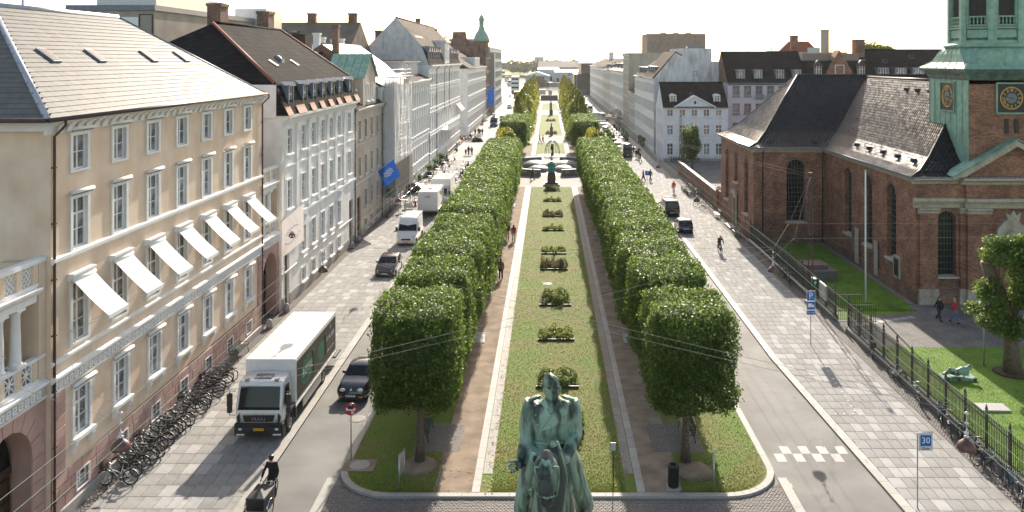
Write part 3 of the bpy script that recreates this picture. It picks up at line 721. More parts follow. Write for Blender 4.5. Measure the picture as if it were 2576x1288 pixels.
# hip facing the camera
for r in range(int(slen / ch)):
    t = r * ch / slen; ya, yb_ = P0[1] + (P3[1] - P0[1]) * t, 12.45 + (P3[1] - 12.45) * t; zz = 16.2 + r * ch * math.sin(ang); xx = a + run * t; y = ya + (.3 if r % 2 else 0) - .3
    while y < yb_ :
        p, q_ = max(y, ya), min(y + sw, yb_)
        if q_ - p > .1: rest.add([(xx - .03, p + .005, zz + .02), (xx - .03, q_ - .005, zz + .02), (xx + ch * math.cos(ang) , q_ - .005, zz + ch * math.sin(ang) + .012), (xx + ch * math.cos(ang), p + .005, zz + ch * math.sin(ang) + .012), (xx - .03, p + .005, zz), (xx - .03, q_ - .005, zz)], [(3, 2, 1, 0), (0, 1, 5, 4)], M_slate)
        y += sw
rest.build('slates', rfo, kind='stuff')
q = MB(); q.tube([P0, P3], .13, mat('zinc', (.42, .44, .48), .45, metal=.3, var=.1, scale=3), 6); q.tube([P3, P2], .16, MATS['zinc'], 6); q.tube([P2, P1], .1, M_lead, 6); q.build('hip_flashing', rfo)
q = MB(); q.tube([(a - .05, ye_ - .08, 16.17), (b + .05, ye_ - .08, 16.17)], .09, M_pipe, 7); q.tube([(a - .08, ye_, 16.17), (a - .08, 12.5, 16.17)], .09, M_pipe, 7); q.build('gutter', yb)
for x in (4.3, 8.1, 13.5, 17.6):
    s0 = 3.55; skylight(rfo, x, ye_ + s0 * math.cos(ang), 16.22 + s0 * math.sin(ang), ang, .62, 1.0)

# ---- link wings with gateway, loggia and balustrades (left of and beyond the yellow house)
def link_wing(Ya, Yb, gate_y, label, each):
    loc, rz = place('L', -19.7, Ya, Yb); L = Yb - Ya
    w_ = thing('gate_wing', label, 'building', loc, rz); gx = gate_y - Ya; r = 1.45; q = MB()
    arch = [(gx - r, 0)] + [(gx + r * math.cos(math.pi - math.pi * k / 14), 3.35 + r * math.sin(math.pi - math.pi * k / 14)) for k in range(15)] + [(gx + r, 0)]
    # wall round the arch in strips
    for k in range(len(arch) - 1):
        (x0, z0), (x1, z1) = arch[k], arch[k + 1]
        if abs(x1 - x0) > 1e-6: q.quad((x0, 0, z0), (x1, 0, z1), (x1, 0, 5.25), (x0, 0, 5.25), M_pink)
        q.quad((x0, 0, z0), (x0, .75, z0), (x1, .75, z1), (x1, 0, z1), M_pink)
    q.quad((0, 0, 0), (gx - r, 0, 0), (gx - r, 0, 5.25), (0, 0, 5.25), M_pink); q.quad((gx + r, 0, 0), (L, 0, 0), (L, 0, 5.25), (gx + r, 0, 5.25), M_pink)
    q.box(0, L, 1.8, 8, 0, 6.0, M_yellow); wall = q.build('arch_wall', w_)
    for k in range(11):                                   # quoin courses beside the arch and voussoirs
        for a, b in ((max(0, gx - r - 1.0), gx - r), (gx + r, min(L, gx + r + .75))):
            if b - a > .2 and k < 7: block(wall, a, b, .3 + k * .48, .3 + (k + 1) * .48, y=0, out=.04)
    for k in range(9):
        a0, a1 = math.pi * k / 9 + .012, math.pi * (k + 1) / 9 - .012; v = MB()
        pts = [(gx + rr * math.cos(t), 3.35 + rr * math.sin(t)) for rr, t in ((r, a0), (r + .62, a0), (r + .62, a1), (r, a1))]
        v.prism(pts, 'y', -.05, 0, M_pink); v.build('stone', wall)
    d_ = MB(); d_.box(gx - r, gx + r, .75, .85, 2.75, 3.05, M_wood); d_.box(gx - .04, gx + .04, .78, .85, 3.05, 4.8, M_wood)
    d_.prism([(gx + (r + .02) * math.cos(math.pi * k / 12), 3.05 + (r + .3) * math.sin(math.pi * k / 12)) for k in range(13)], 'y', .83, .86, M_glassd)
    for s_ in (-1, 1):
        d_.box(gx + (0 if s_ > 0 else -r), gx + (r if s_ > 0 else 0), .83, .88, 0, 2.75, M_wood)
        for zz in (.25, 1.1, 1.95): d_.box(gx + s_ * .15 if s_ > 0 else gx - r + .15, gx + r - .15 if s_ > 0 else gx - .15, .8, .83, zz, zz + .65, M_wood)
    d_.build('gate_door', w_)
    key_frieze(w_, L)
    # loggia floor, back wall, two columns
    q = MB(); q.box(0, L, 1.55, 1.8, 6.0, 9.3, M_yellow); q.box(L - .42, L, -.012, 1.55, 6.025, 10.61, M_yellow); q.box(.02, .6, .31, 1.55, 6.025, 10.6, M_yellow); q.box(0, L, 0, 1.55, 5.95, 6.02, M_white); q.build('loggia_wall', w_)
    for x in np.arange(1.2, L - .9, 1.5): window(w_, x, 6.3, .8, 2.4, 2, (.33, .66), .08, M_white, y=1.52)
    def star_panel(x0, x1, z0, z1, parent):
        p = MB(); cx, cz = (x0 + x1) / 2, (z0 + z1) / 2; t = .03
        p.box(x0, x0 + .05, .05, .13, z0, z1, M_white); p.box(x1 - .05, x1, .05, .13, z0, z1, M_white); p.box(x0 + .05, x1 - .05, .05, .13, z0, z0 + .05, M_white); p.box(x0 + .05, x1 - .05, .05, .13, z1 - .05, z1, M_white)
        for a, b in (((x0, z0), (x1, z1)), ((x0, z1), (x1, z0)), ((cx, z0), (cx, z1)), ((x0, cz), (x1, cz))): p.tube([(a[0], .09, a[1]), (b[0], .09, b[1])], .035, M_white, 5)
        p.build('lattice_panel', parent)
    def scale_panel(x0, x1, z0, z1, parent):
        p = MB(); rr = .12; z = z0; k = 0
        while z < z1:
            x = x0 + (rr if k % 2 else 0)
            while x < x1 - rr * .5:
                pts = [(x + rr + rr * math.cos(math.pi * i / 6), .09, z + rr * math.sin(math.pi * i / 6) * 1.3) for i in range(7)]
                pts = [pt for pt in pts if pt[0] <= x1 + .01]
                if len(pts) > 2: p.tube(pts, .025, M_white, 4)
                x += rr * 2
            z += rr; k += 1
        p.build('lattice_panel', parent)
    ba = MB(); ba.box(0, L, .0, .2, 6.02, 6.12, M_white); ba.box(0, L, -.02, .24, 6.88, 7.0, M_white); xs = np.linspace(.0, L - .75, max(2, round((L - .75) / 1.05)) + 1)
    for x in xs: ba.box(x, x + .3, .02, .2, 6.12, 6.88, M_yellow)
    ba = ba.build('parapet', w_)
    for i in range(len(xs) - 1): star_panel(xs[i] + .3, xs[i + 1], 6.12, 6.88, ba)
    for x in xs[:-1] if len(xs) > 2 else xs:
        c = MB(); c.box(x - .12, x + .42, -.1, .44, 7.0, 7.1, M_white); c.lathe([(.25, 7.1), (.25, 7.16), (.21, 7.2), (.2, 7.5), (.165, 8.95), (.2, 9.0), (.22, 9.08)], M_white, 14, (x + .15, .17, 0)); c.box(x - .1, x + .4, -.08, .42, 9.08, 9.16, M_white); c.build('column', w_)
    q = MB(); q.prism([(-.02, 9.16), (-.05, 9.4), (-.1, 9.45), (-.28, 9.62), (-.3, 9.72), (.4, 9.72), (.4, 9.16)], 'x', 0, L - .6, M_white); q.box(0, L, .4, 1.8, 9.3, 9.72, M_white); q.build('entablature', w_)
    t = MB(); t.box(0, L, -.05, .3, 10.62, 10.8, M_white); t.box(0, L, 0, .22, 9.72, 9.84, M_white)
    for x in xs: t.box(x, x + .3, .0, .22, 9.84, 10.62, M_yellow)
    t = t.build('balustrade', w_)
    for i in range(len(xs) - 1): scale_panel(xs[i] + .3, xs[i + 1], 9.84, 10.6, t)
    return w_
link_wing(24.8, 32.38, 30.05, 'pink and yellow gateway wing with columned loggia at the left edge of the photo', True)
link_wing(56.22, 60.4, 58.4, 'narrow pink gateway wing with columned balcony between the yellow and the white house', False)

# ---- white palace with pilasters, mansard and black tiled roof
axs = [62.2, 65.8, 68.6, 71.4, 74.2, 77.0, 80.9]; Ya, Yb = 60.42, 83.2
pal = house('white_house', 'white pilastered house with black tiled roof, red tile edge and seven dormers', 'L', -19.5, Ya, Yb, 15.5, 14.35,
            [(11.4, 1.85, (.34, .67)), (7.3, 2.1, (.34, .67)), (3.3, 2.0, (.34, .67)), (.95, 1.0, (.5,))], [a - Ya for a in axs], M_stucco, 1.05, courses=((10.35, .2, .1), (6.3, .3, .18), (2.6, .14, .08)), corn=(.6, .55), doors=((1.15, 1.3, 4.0), (Yb - Ya - 1.5, 1.5, 4.6)), each=False, win=dict(casing=.13, sill=1, proud=.06))
for y in (64.05, 67.2, 70.0, 72.8, 75.6, 78.75):
    q = MB(); x = y - Ya; q.box(x - .3, x + .3, -.12, -.001, 6.62, 12.9, M_stucco); q.box(x - .36, x + .36, -.17, -.001, 6.62, 6.9, M_stucco)
    for i in range(3): q.prism([(x - .3 - .02 * i, 12.9 + i * .25), (x + .3 + .02 * i, 12.9 + i * .25), (x + .36 + .05 * i, 13.15 + i * .25), (x - .36 - .05 * i, 13.15 + i * .25)], 'y', -.18 - .03 * i, -.001, M_stucco)
    q.build('pilaster', pal)
for y in (65.8, 77.0):
    x = y - Ya; q = MB(); q.prism([(x - 1.15, 5.45), (x + 1.15, 5.45), (x + 1.2, 5.55), (x, 6.2), (x - 1.2, 5.55)], 'y', -.35, -.001, M_stucco); q.build('pediment', pal)
q = MB(); q.prism([(-.5, 14.35), (-.45, 14.4), (.45, 16.65), (.5, 16.6), (.5, 14.35)], 'x', -.1, 22.9, M_blacktile); man = q.build('mansard_slope', pal)
for k in range(8):
    xs_ = [(-.1, 1.2), (2.5, 4.7), (6.1, 7.5), (8.9, 10.3), (11.7, 13.1), (14.5, 15.9), (17.3, 19.8), (21.2, 22.9)][k]
    q = MB(); q.prism([(-.58, 14.36), (-.5, 14.44), (-.28, 14.98), (-.3, 14.9)], 'x', xs_[0], xs_[1], M_red_tile); q.build('red_tile_edge', man)
for a in axs: dormer(pal, a - Ya, -.15, 14.62, 1.0, 1.85, 1.3, M_lead, M_lead, 'pediment')
q = MB(); q.box(-.16, -.11, .35, 15.4, 14.2, 16.62, M_stucco); q.build('end_wall', pal)
rr = roof(pal, 22.8, 15.5, 16.65, 7.5, 21.4, M_blacktile, .15, 6.2, 0, y0=.55, mg=M_stucco)
q = MB(); q.tube([(-.1, .45, 16.7), (5.9, 7.4, 21.4)], .13, M_red_tile, 6); q.tube([(22.85, .45, 16.7), (22.85, 7.5, 21.45)], .12, M_red_tile, 6); q.build('red_ridge', rr)
for x, t in ((6.0, .25), (11.5, .25)): skylight(rr, x, .55 + 7 * t, 16.7 + 4.75 * t, .59, .6, .8)
q = MB(); q.lathe([(.5, 0), (.45, .4), (.3, .7), (0, .85)], M_lead, 10, (8.8, 3.2, 18.0)); q.box(8.4, 9.2, 2.7, 4.4, 17.9, 18.5, M_lead); q.build('round_dormer', rr)
chimney(pal, 68.8 - Ya, 8.0, 20, 23.1, 1.7, 1.1, M_brickd); chimney(pal, 80.4 - Ya, 8.0, 20, 23.1, 1.7, 1.1, M_brickd)
pipe(pal, .3, 0, 13.9, M_white); pipe(pal, Yb - Ya - .15, 0, 13.9)

# ---- beige house with green copper gable
M_beige = mat('beige_stucco', (.55, .47, .39), .85, var=.08, scale=1, bump=.1, grime=.6)
Ya, Yb = 83.22, 96.7; axs = [85.4, 88.2, 91.2, 94.2]
bh = house('beige_house', 'narrow beige house with green copper gable dormer, beside the scaffold', 'L', -19.5, Ya, Yb, 14, 13.4, [(10.2, 1.9, (.34, .67)), (6.4, 1.95, (.34, .67)), (2.95, 1.7, (.34, .67)), (.6, .9, (.5,))], [a - Ya for a in axs], M_beige, 1.0,
           courses=((5.6, .25, .12), (9.6, .12, .06)), doors=((1.9, 1.5, 4.3),), mframe=mat('cream_paint', (.6, .55, .48), .6), corn=(.45, .4))
roof(bh, Yb - Ya, 14, 13.4, 7, 19.2, M_browntile, .2, 0, 0)
q = MB(); x = 7.0; q.box(x - 3.2, x + 3.2, .0, 4, 13.4, 16.6, M_beige); q.prism([(x - 3.2, 16.6), (x + 3.2, 16.6), (x, 18.9)], 'y', .0, .3, M_beige); gd = q.build('gable_dormer', bh)
for s_ in (-1, 1):
    for k in range(5):
        for j in range(2):
            q = MB(); y0, y1 = -.25 + k * .85, -.27 + (k + 1) * .85; t0, t1 = j * .5, (j + 1) * .5 - .005
            P = lambda t, y: (x + s_ * 3.55 * (1 - t), y, 16.45 + 2.6 * t)
            q.loft([[P(t0, y0), P(t1, y0), P(t1, y1 - .03), P(t0, y1 - .03)], [(a, b, c + .05) for a, b, c in (P(t0, y0), P(t1, y0), P(t1, y1 - .03), P(t0, y1 - .03))]], M_copper, True, False); q.build('copper_sheet', gd)
for dx in (-1.1, 1.1): window(gd, x + dx, 14.0, .95, 1.8, 2, (.34, .67), .1, M_white, 1, .04)
for dx in (1.5, 12.2): dormer(bh, dx, .3, 13.5, .8, 1.7, 1.5, M_copper, M_copper, 'round')
pipe(bh, Yb - Ya - .1, 0, 13.2)

# ---- scaffolded house and its scaffold
Ya, Yb = 96.72, 116.5
sh = house('scaffolded_house', 'white house wrapped in scaffolding and netting', 'L', -19.5, Ya, Yb, 14, 15.2, [(11.6, 2, (.34, .67)), (7.6, 2.1, (.34, .67)), (3.4, 2.1, (.34, .67))], list(np.arange(1.6, 19.5, 2.8)), M_stucco, 1.1)
roof(sh, Yb - Ya, 14, 15.2, 7, 20.3, mat('shiny_roof', (.30, .29, .28), .25, var=.2, scale=2, spec=.7), .3, 0, 0, mg=M_brickd)
for x, y, h in ((.6, 5.5, 22.5), (1.6, 8, 21.6), (5.2, 8.4, 21.2), (9.5, 8, 21), (13, 8, 21.2)): chimney(sh, x, y, 18, h, .9, .7, M_brickd if x < 1 else M_stucco)
for x in (3, 5.5, 8, 11): skylight(sh, x, 2.8, 17.3, .63)
loc, rz = place('L', -19.45, 97, 109.2)
sc_ = thing('scaffold', 'tall scaffold with translucent netting and white roof sheet in front of the white house', 'scaffold', loc, rz)
M_net = mat('scaffold_net', (.72, .71, .70), .8, var=.1, scale=.7); 
nt_ = M_net.node_tree; trn = nt_.nodes.new('ShaderNodeBsdfTransparent'); mxs = nt_.nodes.new('ShaderNodeMixShader'); mxs.inputs[0].default_value = .62
nt_.links.new(trn.outputs[0], mxs.inputs[1]); nt_.links.new(nt_.nodes['Principled BSDF'].outputs[0], mxs.inputs[2]); nt_.links.new(mxs.outputs[0], nt_.nodes['Material Output'].inputs[0])
for xx in np.arange(0, 12.3, 2.44):
    for yy in (-.35, -1.25): q = MB(); q.tube([(xx, yy, 0), (xx, yy, 16.3)], .045, M_steel, 6); q.build('standard', sc_)
for zz in np.arange(2.2, 16.3, 2.0):
    q = MB(); q.box(0, 12.2, -1.25, -.35, zz, zz + .05, M_steel); q.build('deck', sc_)
    q = MB()
    for yy in (-.35, -1.28):
        for dz in (.5, 1.0): q.tube([(0, yy, zz + dz), (12.2, yy, zz + dz)], .03, M_steel, 5)
    for xx in (0.0, 12.2): q.tube([(xx, -.35, zz + 1), (xx, -1.28, zz + 1)], .03, M_steel, 5); q.tube([(xx, -.35, zz), (xx, -1.25, zz + 1.9)], .025, M_steel, 5)
    q.build('guard_rail', sc_)
q = MB(); 
for i in range(10):
    for j in range(7):
        f = lambda a, b: (a * 1.25 - .1, -1.42 - .05 * math.sin(a * 2.3 + b), 6.2 + b * 1.42 + .0)
        q.quad(f(i, j), f(i + 1, j), f(i + 1, j + 1), f(i, j + 1), M_net)
for j in range(7): q.quad((-.1, -.2, 6.2 + j * 1.42), (-.1, -1.42, 6.2 + j * 1.42), (-.1, -1.42, 7.62 + j * 1.42), (-.1, -.2, 7.62 + j * 1.42), M_net)
q.build('netting', sc_)
q = MB(); q.box(-.3, 12.6, -1.6, .2, 16.3, 16.36, mat('white_sheet', (.75, .75, .8), .4, var=.05, trans=.4)); q.build('roof_sheet', sc_)
M_hoard = mat('dark_hoarding', (.045, .043, .04), .7, var=.3, scale=1.5)
for k in range(5): q = MB(); q.box(k * 2.5 - .12, k * 2.5 + 2.34, -1.5, -1.44, 2.3, 6.15, M_hoard if k < 4 else mat('grey_hoarding', (.22, .22, .22), .7)); q.build('hoarding_panel', sc_)
q = MB(); q.box(-.16, -.1, -1.44, .0, 2.3, 6.0, MATS['grey_hoarding']); q.build('hoarding_panel', sc_)
q = MB(); q.box(-.2, -.16, -.95, -.45, 2.6, 3.3, mat('notice', (.05, .09, .06), .6)); q.build('notice_board', sc_)
q = MB(); q.box(11.2, 12.3, -1.1, -.6, 15.3, 15.9, M_red_tile); q.build('hoist', sc_)

# ---- white house with attic storey
Ya, Yb = 116.52, 134.9
ah = house('attic_house', 'white house with tall pilasters and a flat roofed attic storey', 'L', -19.5, Ya, Yb, 9, 15.3, [(11.3, 2.2, (.34, .67)), (7.3, 2.3, (.34, .67)), (3.3, 2.1, (.34, .67)), (.8, .9, (.5,))], list(np.arange(1.4, 18, 2.2)), M_stucco, 1.1, courses=((6.3, .4, .15),), corn=(.7, .5))
q = MB(); q.box(1.5, 16.5, 1.5, 7.6, 15.3, 18.0, M_stucco); q.box(1.1, 16.9, 1.1, 7.9, 18.0, 18.25, M_white); at = q.build('attic', ah)
q = MB(); q.box(1.0, 17.0, 1.0, 8.0, 18.25, 18.33, M_browntile); q.build('attic_roof', at)
for k in range(8):
    q = MB(); x = 2.0 + k * 2.0; q.box(x - .2, x + .2, 1.42, 1.5, 15.4, 18.0, M_white); q.build('pilaster', at)
for k in range(7): window(at, 3.0 + k * 2.0, 15.9, .8, 1.7, 2, (.5,), .06, M_white, y=1.47)
for k in range(9): q = MB(); x = .3 + k * 2.2; q.box(x - .16, x + .16, -.14, -.001, 6.75, 14.2, M_white); q.box(x - .26, x + .26, -.2, -.001, 14.2, 14.55, M_white); q.build('pilaster', ah)
roof(ah, Yb - Ya, 9, 15.3, 5.5, 17.9, M_browntile, .3, 0, 0)
pipe(ah, Yb - Ya - .1, 0, 15)

# ---- tall white corner block with mansard
Ya, Yb = 134.92, 181.5
tb = house('corner_block', 'tall white block with steep brown roof, row of dormers and balcony', 'L', -19.5, Ya, Yb, 10, 17.5, [(14.1, 1.9, (.5,)), (10.4, 2.4, (.4,)), (6.4, 2.6, (.4,)), (2.9, 2.3, (.4,)), (.8, 1.0, (.5,))], [1.6 + 2.72 * k for k in range(17)], M_stucco, 1.2, courses=((13.4, .2, .1), (9.4, .3, .15), (5.6, .3, .18)), corn=(.7, .6))
q = MB(); q.prism([(-.3, 17.5), (-.1, 17.7), (.9, 20.6), (1.4, 20.6), (1.4, 17.5)], 'x', 0, 46.5, M_blacktile); q.build('mansard_slope', tb)
roof(tb, 46.6, 10, 20.5, 5.4, 25.3, M_browntile, .0, 0, 0, y0=1.1, mg=mat('grey_render', (.64, .64, .63), .85, var=.1, scale=1.5, grime=.3))
q = MB(); q.poly([(-.01, 0, 17.5), (-.01, 10, 17.5), (-.01, 10, 20.5), (-.01, 1.1, 20.5)], MATS['grey_render']); q.build('gable_wall', tb)
for k in list(range(6)) + list(range(11, 17)): dormer(tb, 1.6 + 2.72 * k, .15, 17.9, 1.1, 1.9, 1.2, M_lead, M_lead, 'gable', 2, (.5,))
q = MB(); q.box(20.2, 27, -.1, 2.5, 17.5, 21.6, M_stucco); q.box(19.9, 27.3, -.4, 2.8, 21.6, 22.0, M_white); q.box(20.2, 27, -.1, .1, 22, 23.0, M_stucco); fd = q.build('front_gable', tb)
for k in range(3): window(fd, 21.6 + 2 * k, 18.2, 1.0, 2.0, 2, (.5,), .1, M_white, y=-.1)
chimney(tb, .8, 8.4, 18, 23.2, 1.2, .9, M_brickd); chimney(tb, 30, 6.5, 24, 26.6, 1.3, .8, M_brickd); chimney(tb, 44, 5, 22, 25, 1.2, .8, M_red_tile)
for k in range(4): skylight(tb, 4 + k * 2.0, 2.6, 22.05, .75, .7, 1.4)
for x0, x1, n in ((15, 33, 24),):
    q = MB(); q.box(x0, x1, -1.4, 0, 5.45, 5.7, M_white); q.box(x0, x1, -1.45, -1.25, 6.6, 6.75, M_white); bc = q.build('balcony', tb)
    for k in range(n): q = MB(); q.box(x0 + .1 + k * (x1 - x0 - .2) / n, x0 + .25 + k * (x1 - x0 - .2) / n, -1.4, -1.3, 5.7, 6.6, M_white); q.build('baluster', bc)
    for k in range(4): q = MB(); q.prism([(0, 5.45), (-1.2, 5.45), (-.1, 4.6), (0, 4.4)], 'x', x0 + .5 + k * 5.6, x0 + .9 + k * 5.6, M_white); q.build('bracket', bc)
for k in range(3): q = MB(); x = 40 + k * 2.72; q.quad((x - .7, -.05, 9.1), (x + .7, -.05, 9.1), (x + .7, -1.3, 7.6), (x - .7, -1.3, 7.6), M_canvas); q.build('awning', tb)
pipe(tb, 9, 0, 17.2); pipe(tb, 20, 9, 17.2); pipe(tb, 27.4, 9, 17.2)

# ---- beyond the side street
Ya, Yb = 199.5, 257
cb = house('far_white_house', 'white corner house beyond the side street with low tiled roof', 'L', -19.5, Ya, Yb, 16, 16.2, [(13.2, 1.7, (.5,)), (9.6, 2.4, (.4,)), (5.8, 2.4, (.4,)), (2.2, 2.1, (.4,))], [1.5 + 2.5 * k for k in range(23)], M_stucco, 1.2, courses=((8.9, .3, .15), (12.6, .2, .1)), win=dict(casing=.1, sill=1, proud=.04))
roof(cb, Yb - Ya, 16, 16.2, 7, 20.5, M_browntile, .3, 5, 0)
for x in (1.6, 4.2):                                        # windows of its end wall, towards the camera
    for z, h in ((13.2, 1.7), (9.6, 2.4), (5.8, 2.4), (2.2, 2.1)):
        o = window(cb, 0, z, 1.3, h, 2, (.4,), .12, M_white, 1, .05); o.location = (-.02, x, z); o.rotation_euler = (0, 0, R(-90))
q = MB(); q.box(24, 40, .4, 5, 16.4, 19.0, M_stucco); fdm = q.build('long_dormer', cb)
for k in range(5): window(fdm, 25.6 + k * 3.1, 16.8, 1.8, 1.8, 2, (.5,), .1, M_white, y=.4)
Ya, Yb = 257.02, 276
rb = house('red_brick_house', 'red brick house with curved gable and green copper turret', 'L', -19.5, Ya, Yb, 16, 19, [(15, 2.4, (.4,)), (11, 2.6, (.4,)), (7, 2.6, (.4,)), (2.6, 2.8, (.4,))], [1.6 + 2.6 * k for k in range(7)], M_brickd, 1.3, courses=((10, .3, .2), (14.2, .3, .2), (6, .3, .2)), mframe=M_sandstone)
q = MB(); q.prism([(0, 19), (16, 19), (14, 21), (13.4, 23.6), (10.5, 24.6), (10.2, 27), (6.2, 27), (5.8, 24.6), (3, 23.6), (2.2, 21)], 'x', 0, .6, M_brickd); q.build('gable', rb)
q = MB(); q.box(.6, 18.4, .5, 15.5, 19, 22, M_browntile); q.build('roof', rb)
q = MB(); q.lathe([(2.2, 19), (2.2, 23.5), (2.5, 23.6), (2.5, 24)], M_brickd, 8, (2.5, 1.5, 0), False); q.lathe([(2.6, 24), (2.4, 25.2), (1.9, 26.4), (1.1, 27.6), (.8, 28.6), (.8, 30.5), (1.0, 30.6), (.8, 31.6), (.2, 32.4), (.05, 34)], M_copper, 8, (2.5, 1.5, 0)); q.build('turret', rb)
q = MB(); q.lathe([(1.0, 19), (1.0, 21), (1.2, 21.1), (.9, 22.2), (.1, 23.8), (.03, 25)], M_copper, 8, (16, .8, 0)); q.build('turret', rb)
M_conc = mat('grey_concrete', (.34, .34, .35), .8, var=.08, scale=.5); Ya, Yb = 276.02, 346
ob = house('office_block', 'grey gridded office block at the far left end of the street', 'L', -19.5, Ya, Yb, 22, 22.6, [(1.0 + 3.55 * k, 2.3, (.5,)) for k in range(6)], [2 + 3.4 * k for k in range(20)], M_conc, 2.7, win=dict(casing=.1, sill=0, proud=.06), corn=(.5, .1))
q = MB(); q.box(0, 4, -1.5, 0, 0, 20.5, M_conc); q.build('stair_tower', ob); q = MB(); q.box(30, 69, 6, 20, 22.6, 26, M_conc); q.build('roof_storey', ob)
for k, ch_ in enumerate('FRO'): put_text(ch_, 1.9, M_iron, ob, (2, -1.52, 10.5 - k * 2.2), (R(90), 0, 0))
q = MB(); 
# ---- roofs and blocks behind the street front
def back_block(name, label, X0, X1, Y0, Y1, z1, m, z0=0): q = MB(); q.box(X0, X1, Y0, Y1, z0, z1, m); r = thing(name, label, 'building', (0, 0, 0)); q.build('wall', r); return r
M_rough = mat('rough_render', (.42, .36, .29), .9, col2=(.30, .26, .21), scale=.5, detail=9, bump=.3)
bb = back_block('concrete_block', 'flat roofed rendered building behind the yellow house roof', -43.5, -35.75, 75, 100, 23.2, M_rough)
q = MB(); q.box(-43.6, -37.15, 74.9, 75, 14, 22.3, M_white); q.build('white_wall', bb); q = MB(); q.box(-43.7, -35.6, 74.8, 100, 22.9, 23.4, M_lead); q.build('parapet', bb)
o = window(bb, -36.5, 17.6, 1.1, 4.9, 2, (.7,), .08, M_wood, 0, .05, y=74.98)
q = MB(); q.box(-42.6, -37, 78, 90, 23.4, 26.2, M_steel); q.build('plant_room', bb); q = MB(); q.box(-41, -37.6, 91, 96, 23.4, 25.0, M_stucco); q.build('plant_room', bb)
q = MB(); q.box(-36.8, -36, 84.5, 86, 19.5, 21.4, M_brickd); q.build('bricked_opening', bb); q = MB(); q.box(-38, -34.2, 100.2, 106, 18, 24.6, M_steel); q.build('lift_house', bb)
lr = thing('rear_house', 'long weathered roof with skylights and chimneys behind the white houses', 'building', (0, 0, 0)); q = MB(); q.box(-52, -28.8, 118, 134, 0, 19, M_brickd); q.build('wall', lr)
q = MB(); q.prism([(117.5, 18.9), (134.5, 18.9), (126, 24.1)], 'x', -52.3, -28.6, mat('weathered_tile', (.20, .155, .115), .85, col2=(.14, .105, .08), scale=.6, detail=9, bump=.4)); q.build('roof', lr)
for x in (-42.6, -36, -29.8): chimney(lr, x, 126, 23, 25.5, 1.2, 1.0, M_brickd)
for x in (-39.9, -38.2): q = MB(); q.box(x, x + 1.1, 121.8, 123.2, 22.4, 22.75, M_glass); q.build('skylight', lr)
q = MB(); q.box(-33.5, -30.6, 104, 107, 14, 21.6, M_browntile); q.build('roof_house', lr)
for k in range(2): q = MB(); q.prism([(112, 18.6), (117, 20.6), (117, 20.2), (112, 18.2)], 'x', -37 + k * 5.5, -32.6 + k * 4, mat('glass_roof', (.3, .32, .34), .15, spec=.8)); q.build('glass_roof', lr)
# chimney stacks, masts
def mast(x, y, z0, z1, label, name='antenna_mast', cross=True, r=.05):
    q = MB(); q.tube([(x, y, z0), (x, y, z1)], r, M_steel, 5)
    if cross:
        for k in range(3): q.box(x - .7 + .15 * k, x + .7 - .15 * k, y - .02, y + .02, z1 - .3 - .55 * k, z1 - .26 - .55 * k, M_steel)
    return q.build(name, None, label=label, cat='antenna' if 'ant' in name else 'pole')
# ================================================================ RIGHT SIDE: THE BRICK CHURCH
CX, CY0, CYT = 34.9, 62.4, 90.7
ch = thing('church', 'red brick church with black tiled hipped roofs and green copper tower', 'church', (27.7, 62.4, 0))
def cbd(q, name, parent=None, **k): return q.build(name, parent or ch, (-27.7, -62.4, 0) if parent is None else (0, 0, 0), **k)
M_chtile = brickmat('church_tile', (.028, .029, .033), (.045, .046, .05), (.012, .012, .012), .26, .34, .035, rough=.42, bump=1., offset=.0, spec=.15)
def arch_pts(w_, zs, n=10): return [(-w_ / 2 * math.cos(math.pi * k / n), zs + w_ / 2 * math.sin(math.pi * k / n)) for k in range(n + 1)]
def arched_wall(q, L, z1, wins, m, x0=0., depth=.45):
    """brick wall (local x, y inward) with round headed openings (centre, width, sill, spring)"""
    cur = x0
    for c, w_, zb, zs in wins:
        a, b = c - w_ / 2, c + w_ / 2; q.quad((cur, 0, 0), (a, 0, 0), (a, 0, z1), (cur, 0, z1), m); cur = b
        q.quad((a, 0, 0), (b, 0, 0), (b, 0, zb), (a, 0, zb), m); P = [(c + x, z) for x, z in arch_pts(w_, zs)]
        for k in range(len(P) - 1):
            q.quad((P[k][0], 0, P[k][1]), (P[k + 1][0], 0, P[k + 1][1]), (P[k + 1][0], 0, z1), (P[k][0], 0, z1), m)
            q.quad((P[k][0], 0, P[k][1]), (P[k][0], depth, P[k][1]), (P[k + 1][0], depth, P[k + 1][1]), (P[k + 1][0], 0, P[k + 1][1]), m)
        q.quad((a, 0, zb), (a, 0, zs), (a, depth, zs), (a, depth, zb), m); q.quad((b, 0, zb), (b, depth, zb), (b, depth, zs), (b, 0, zs), m); q.quad((a, 0, zb), (a, depth, zb), (b, depth, zb), (b, 0, zb), m)
    q.quad((cur, 0, 0), (L, 0, 0), (L, 0, z1), (cur, 0, z1), m)
AW = {}
M_leadbar = mat('lead_bar', (.10, .13, .12), .5, metal=.3)
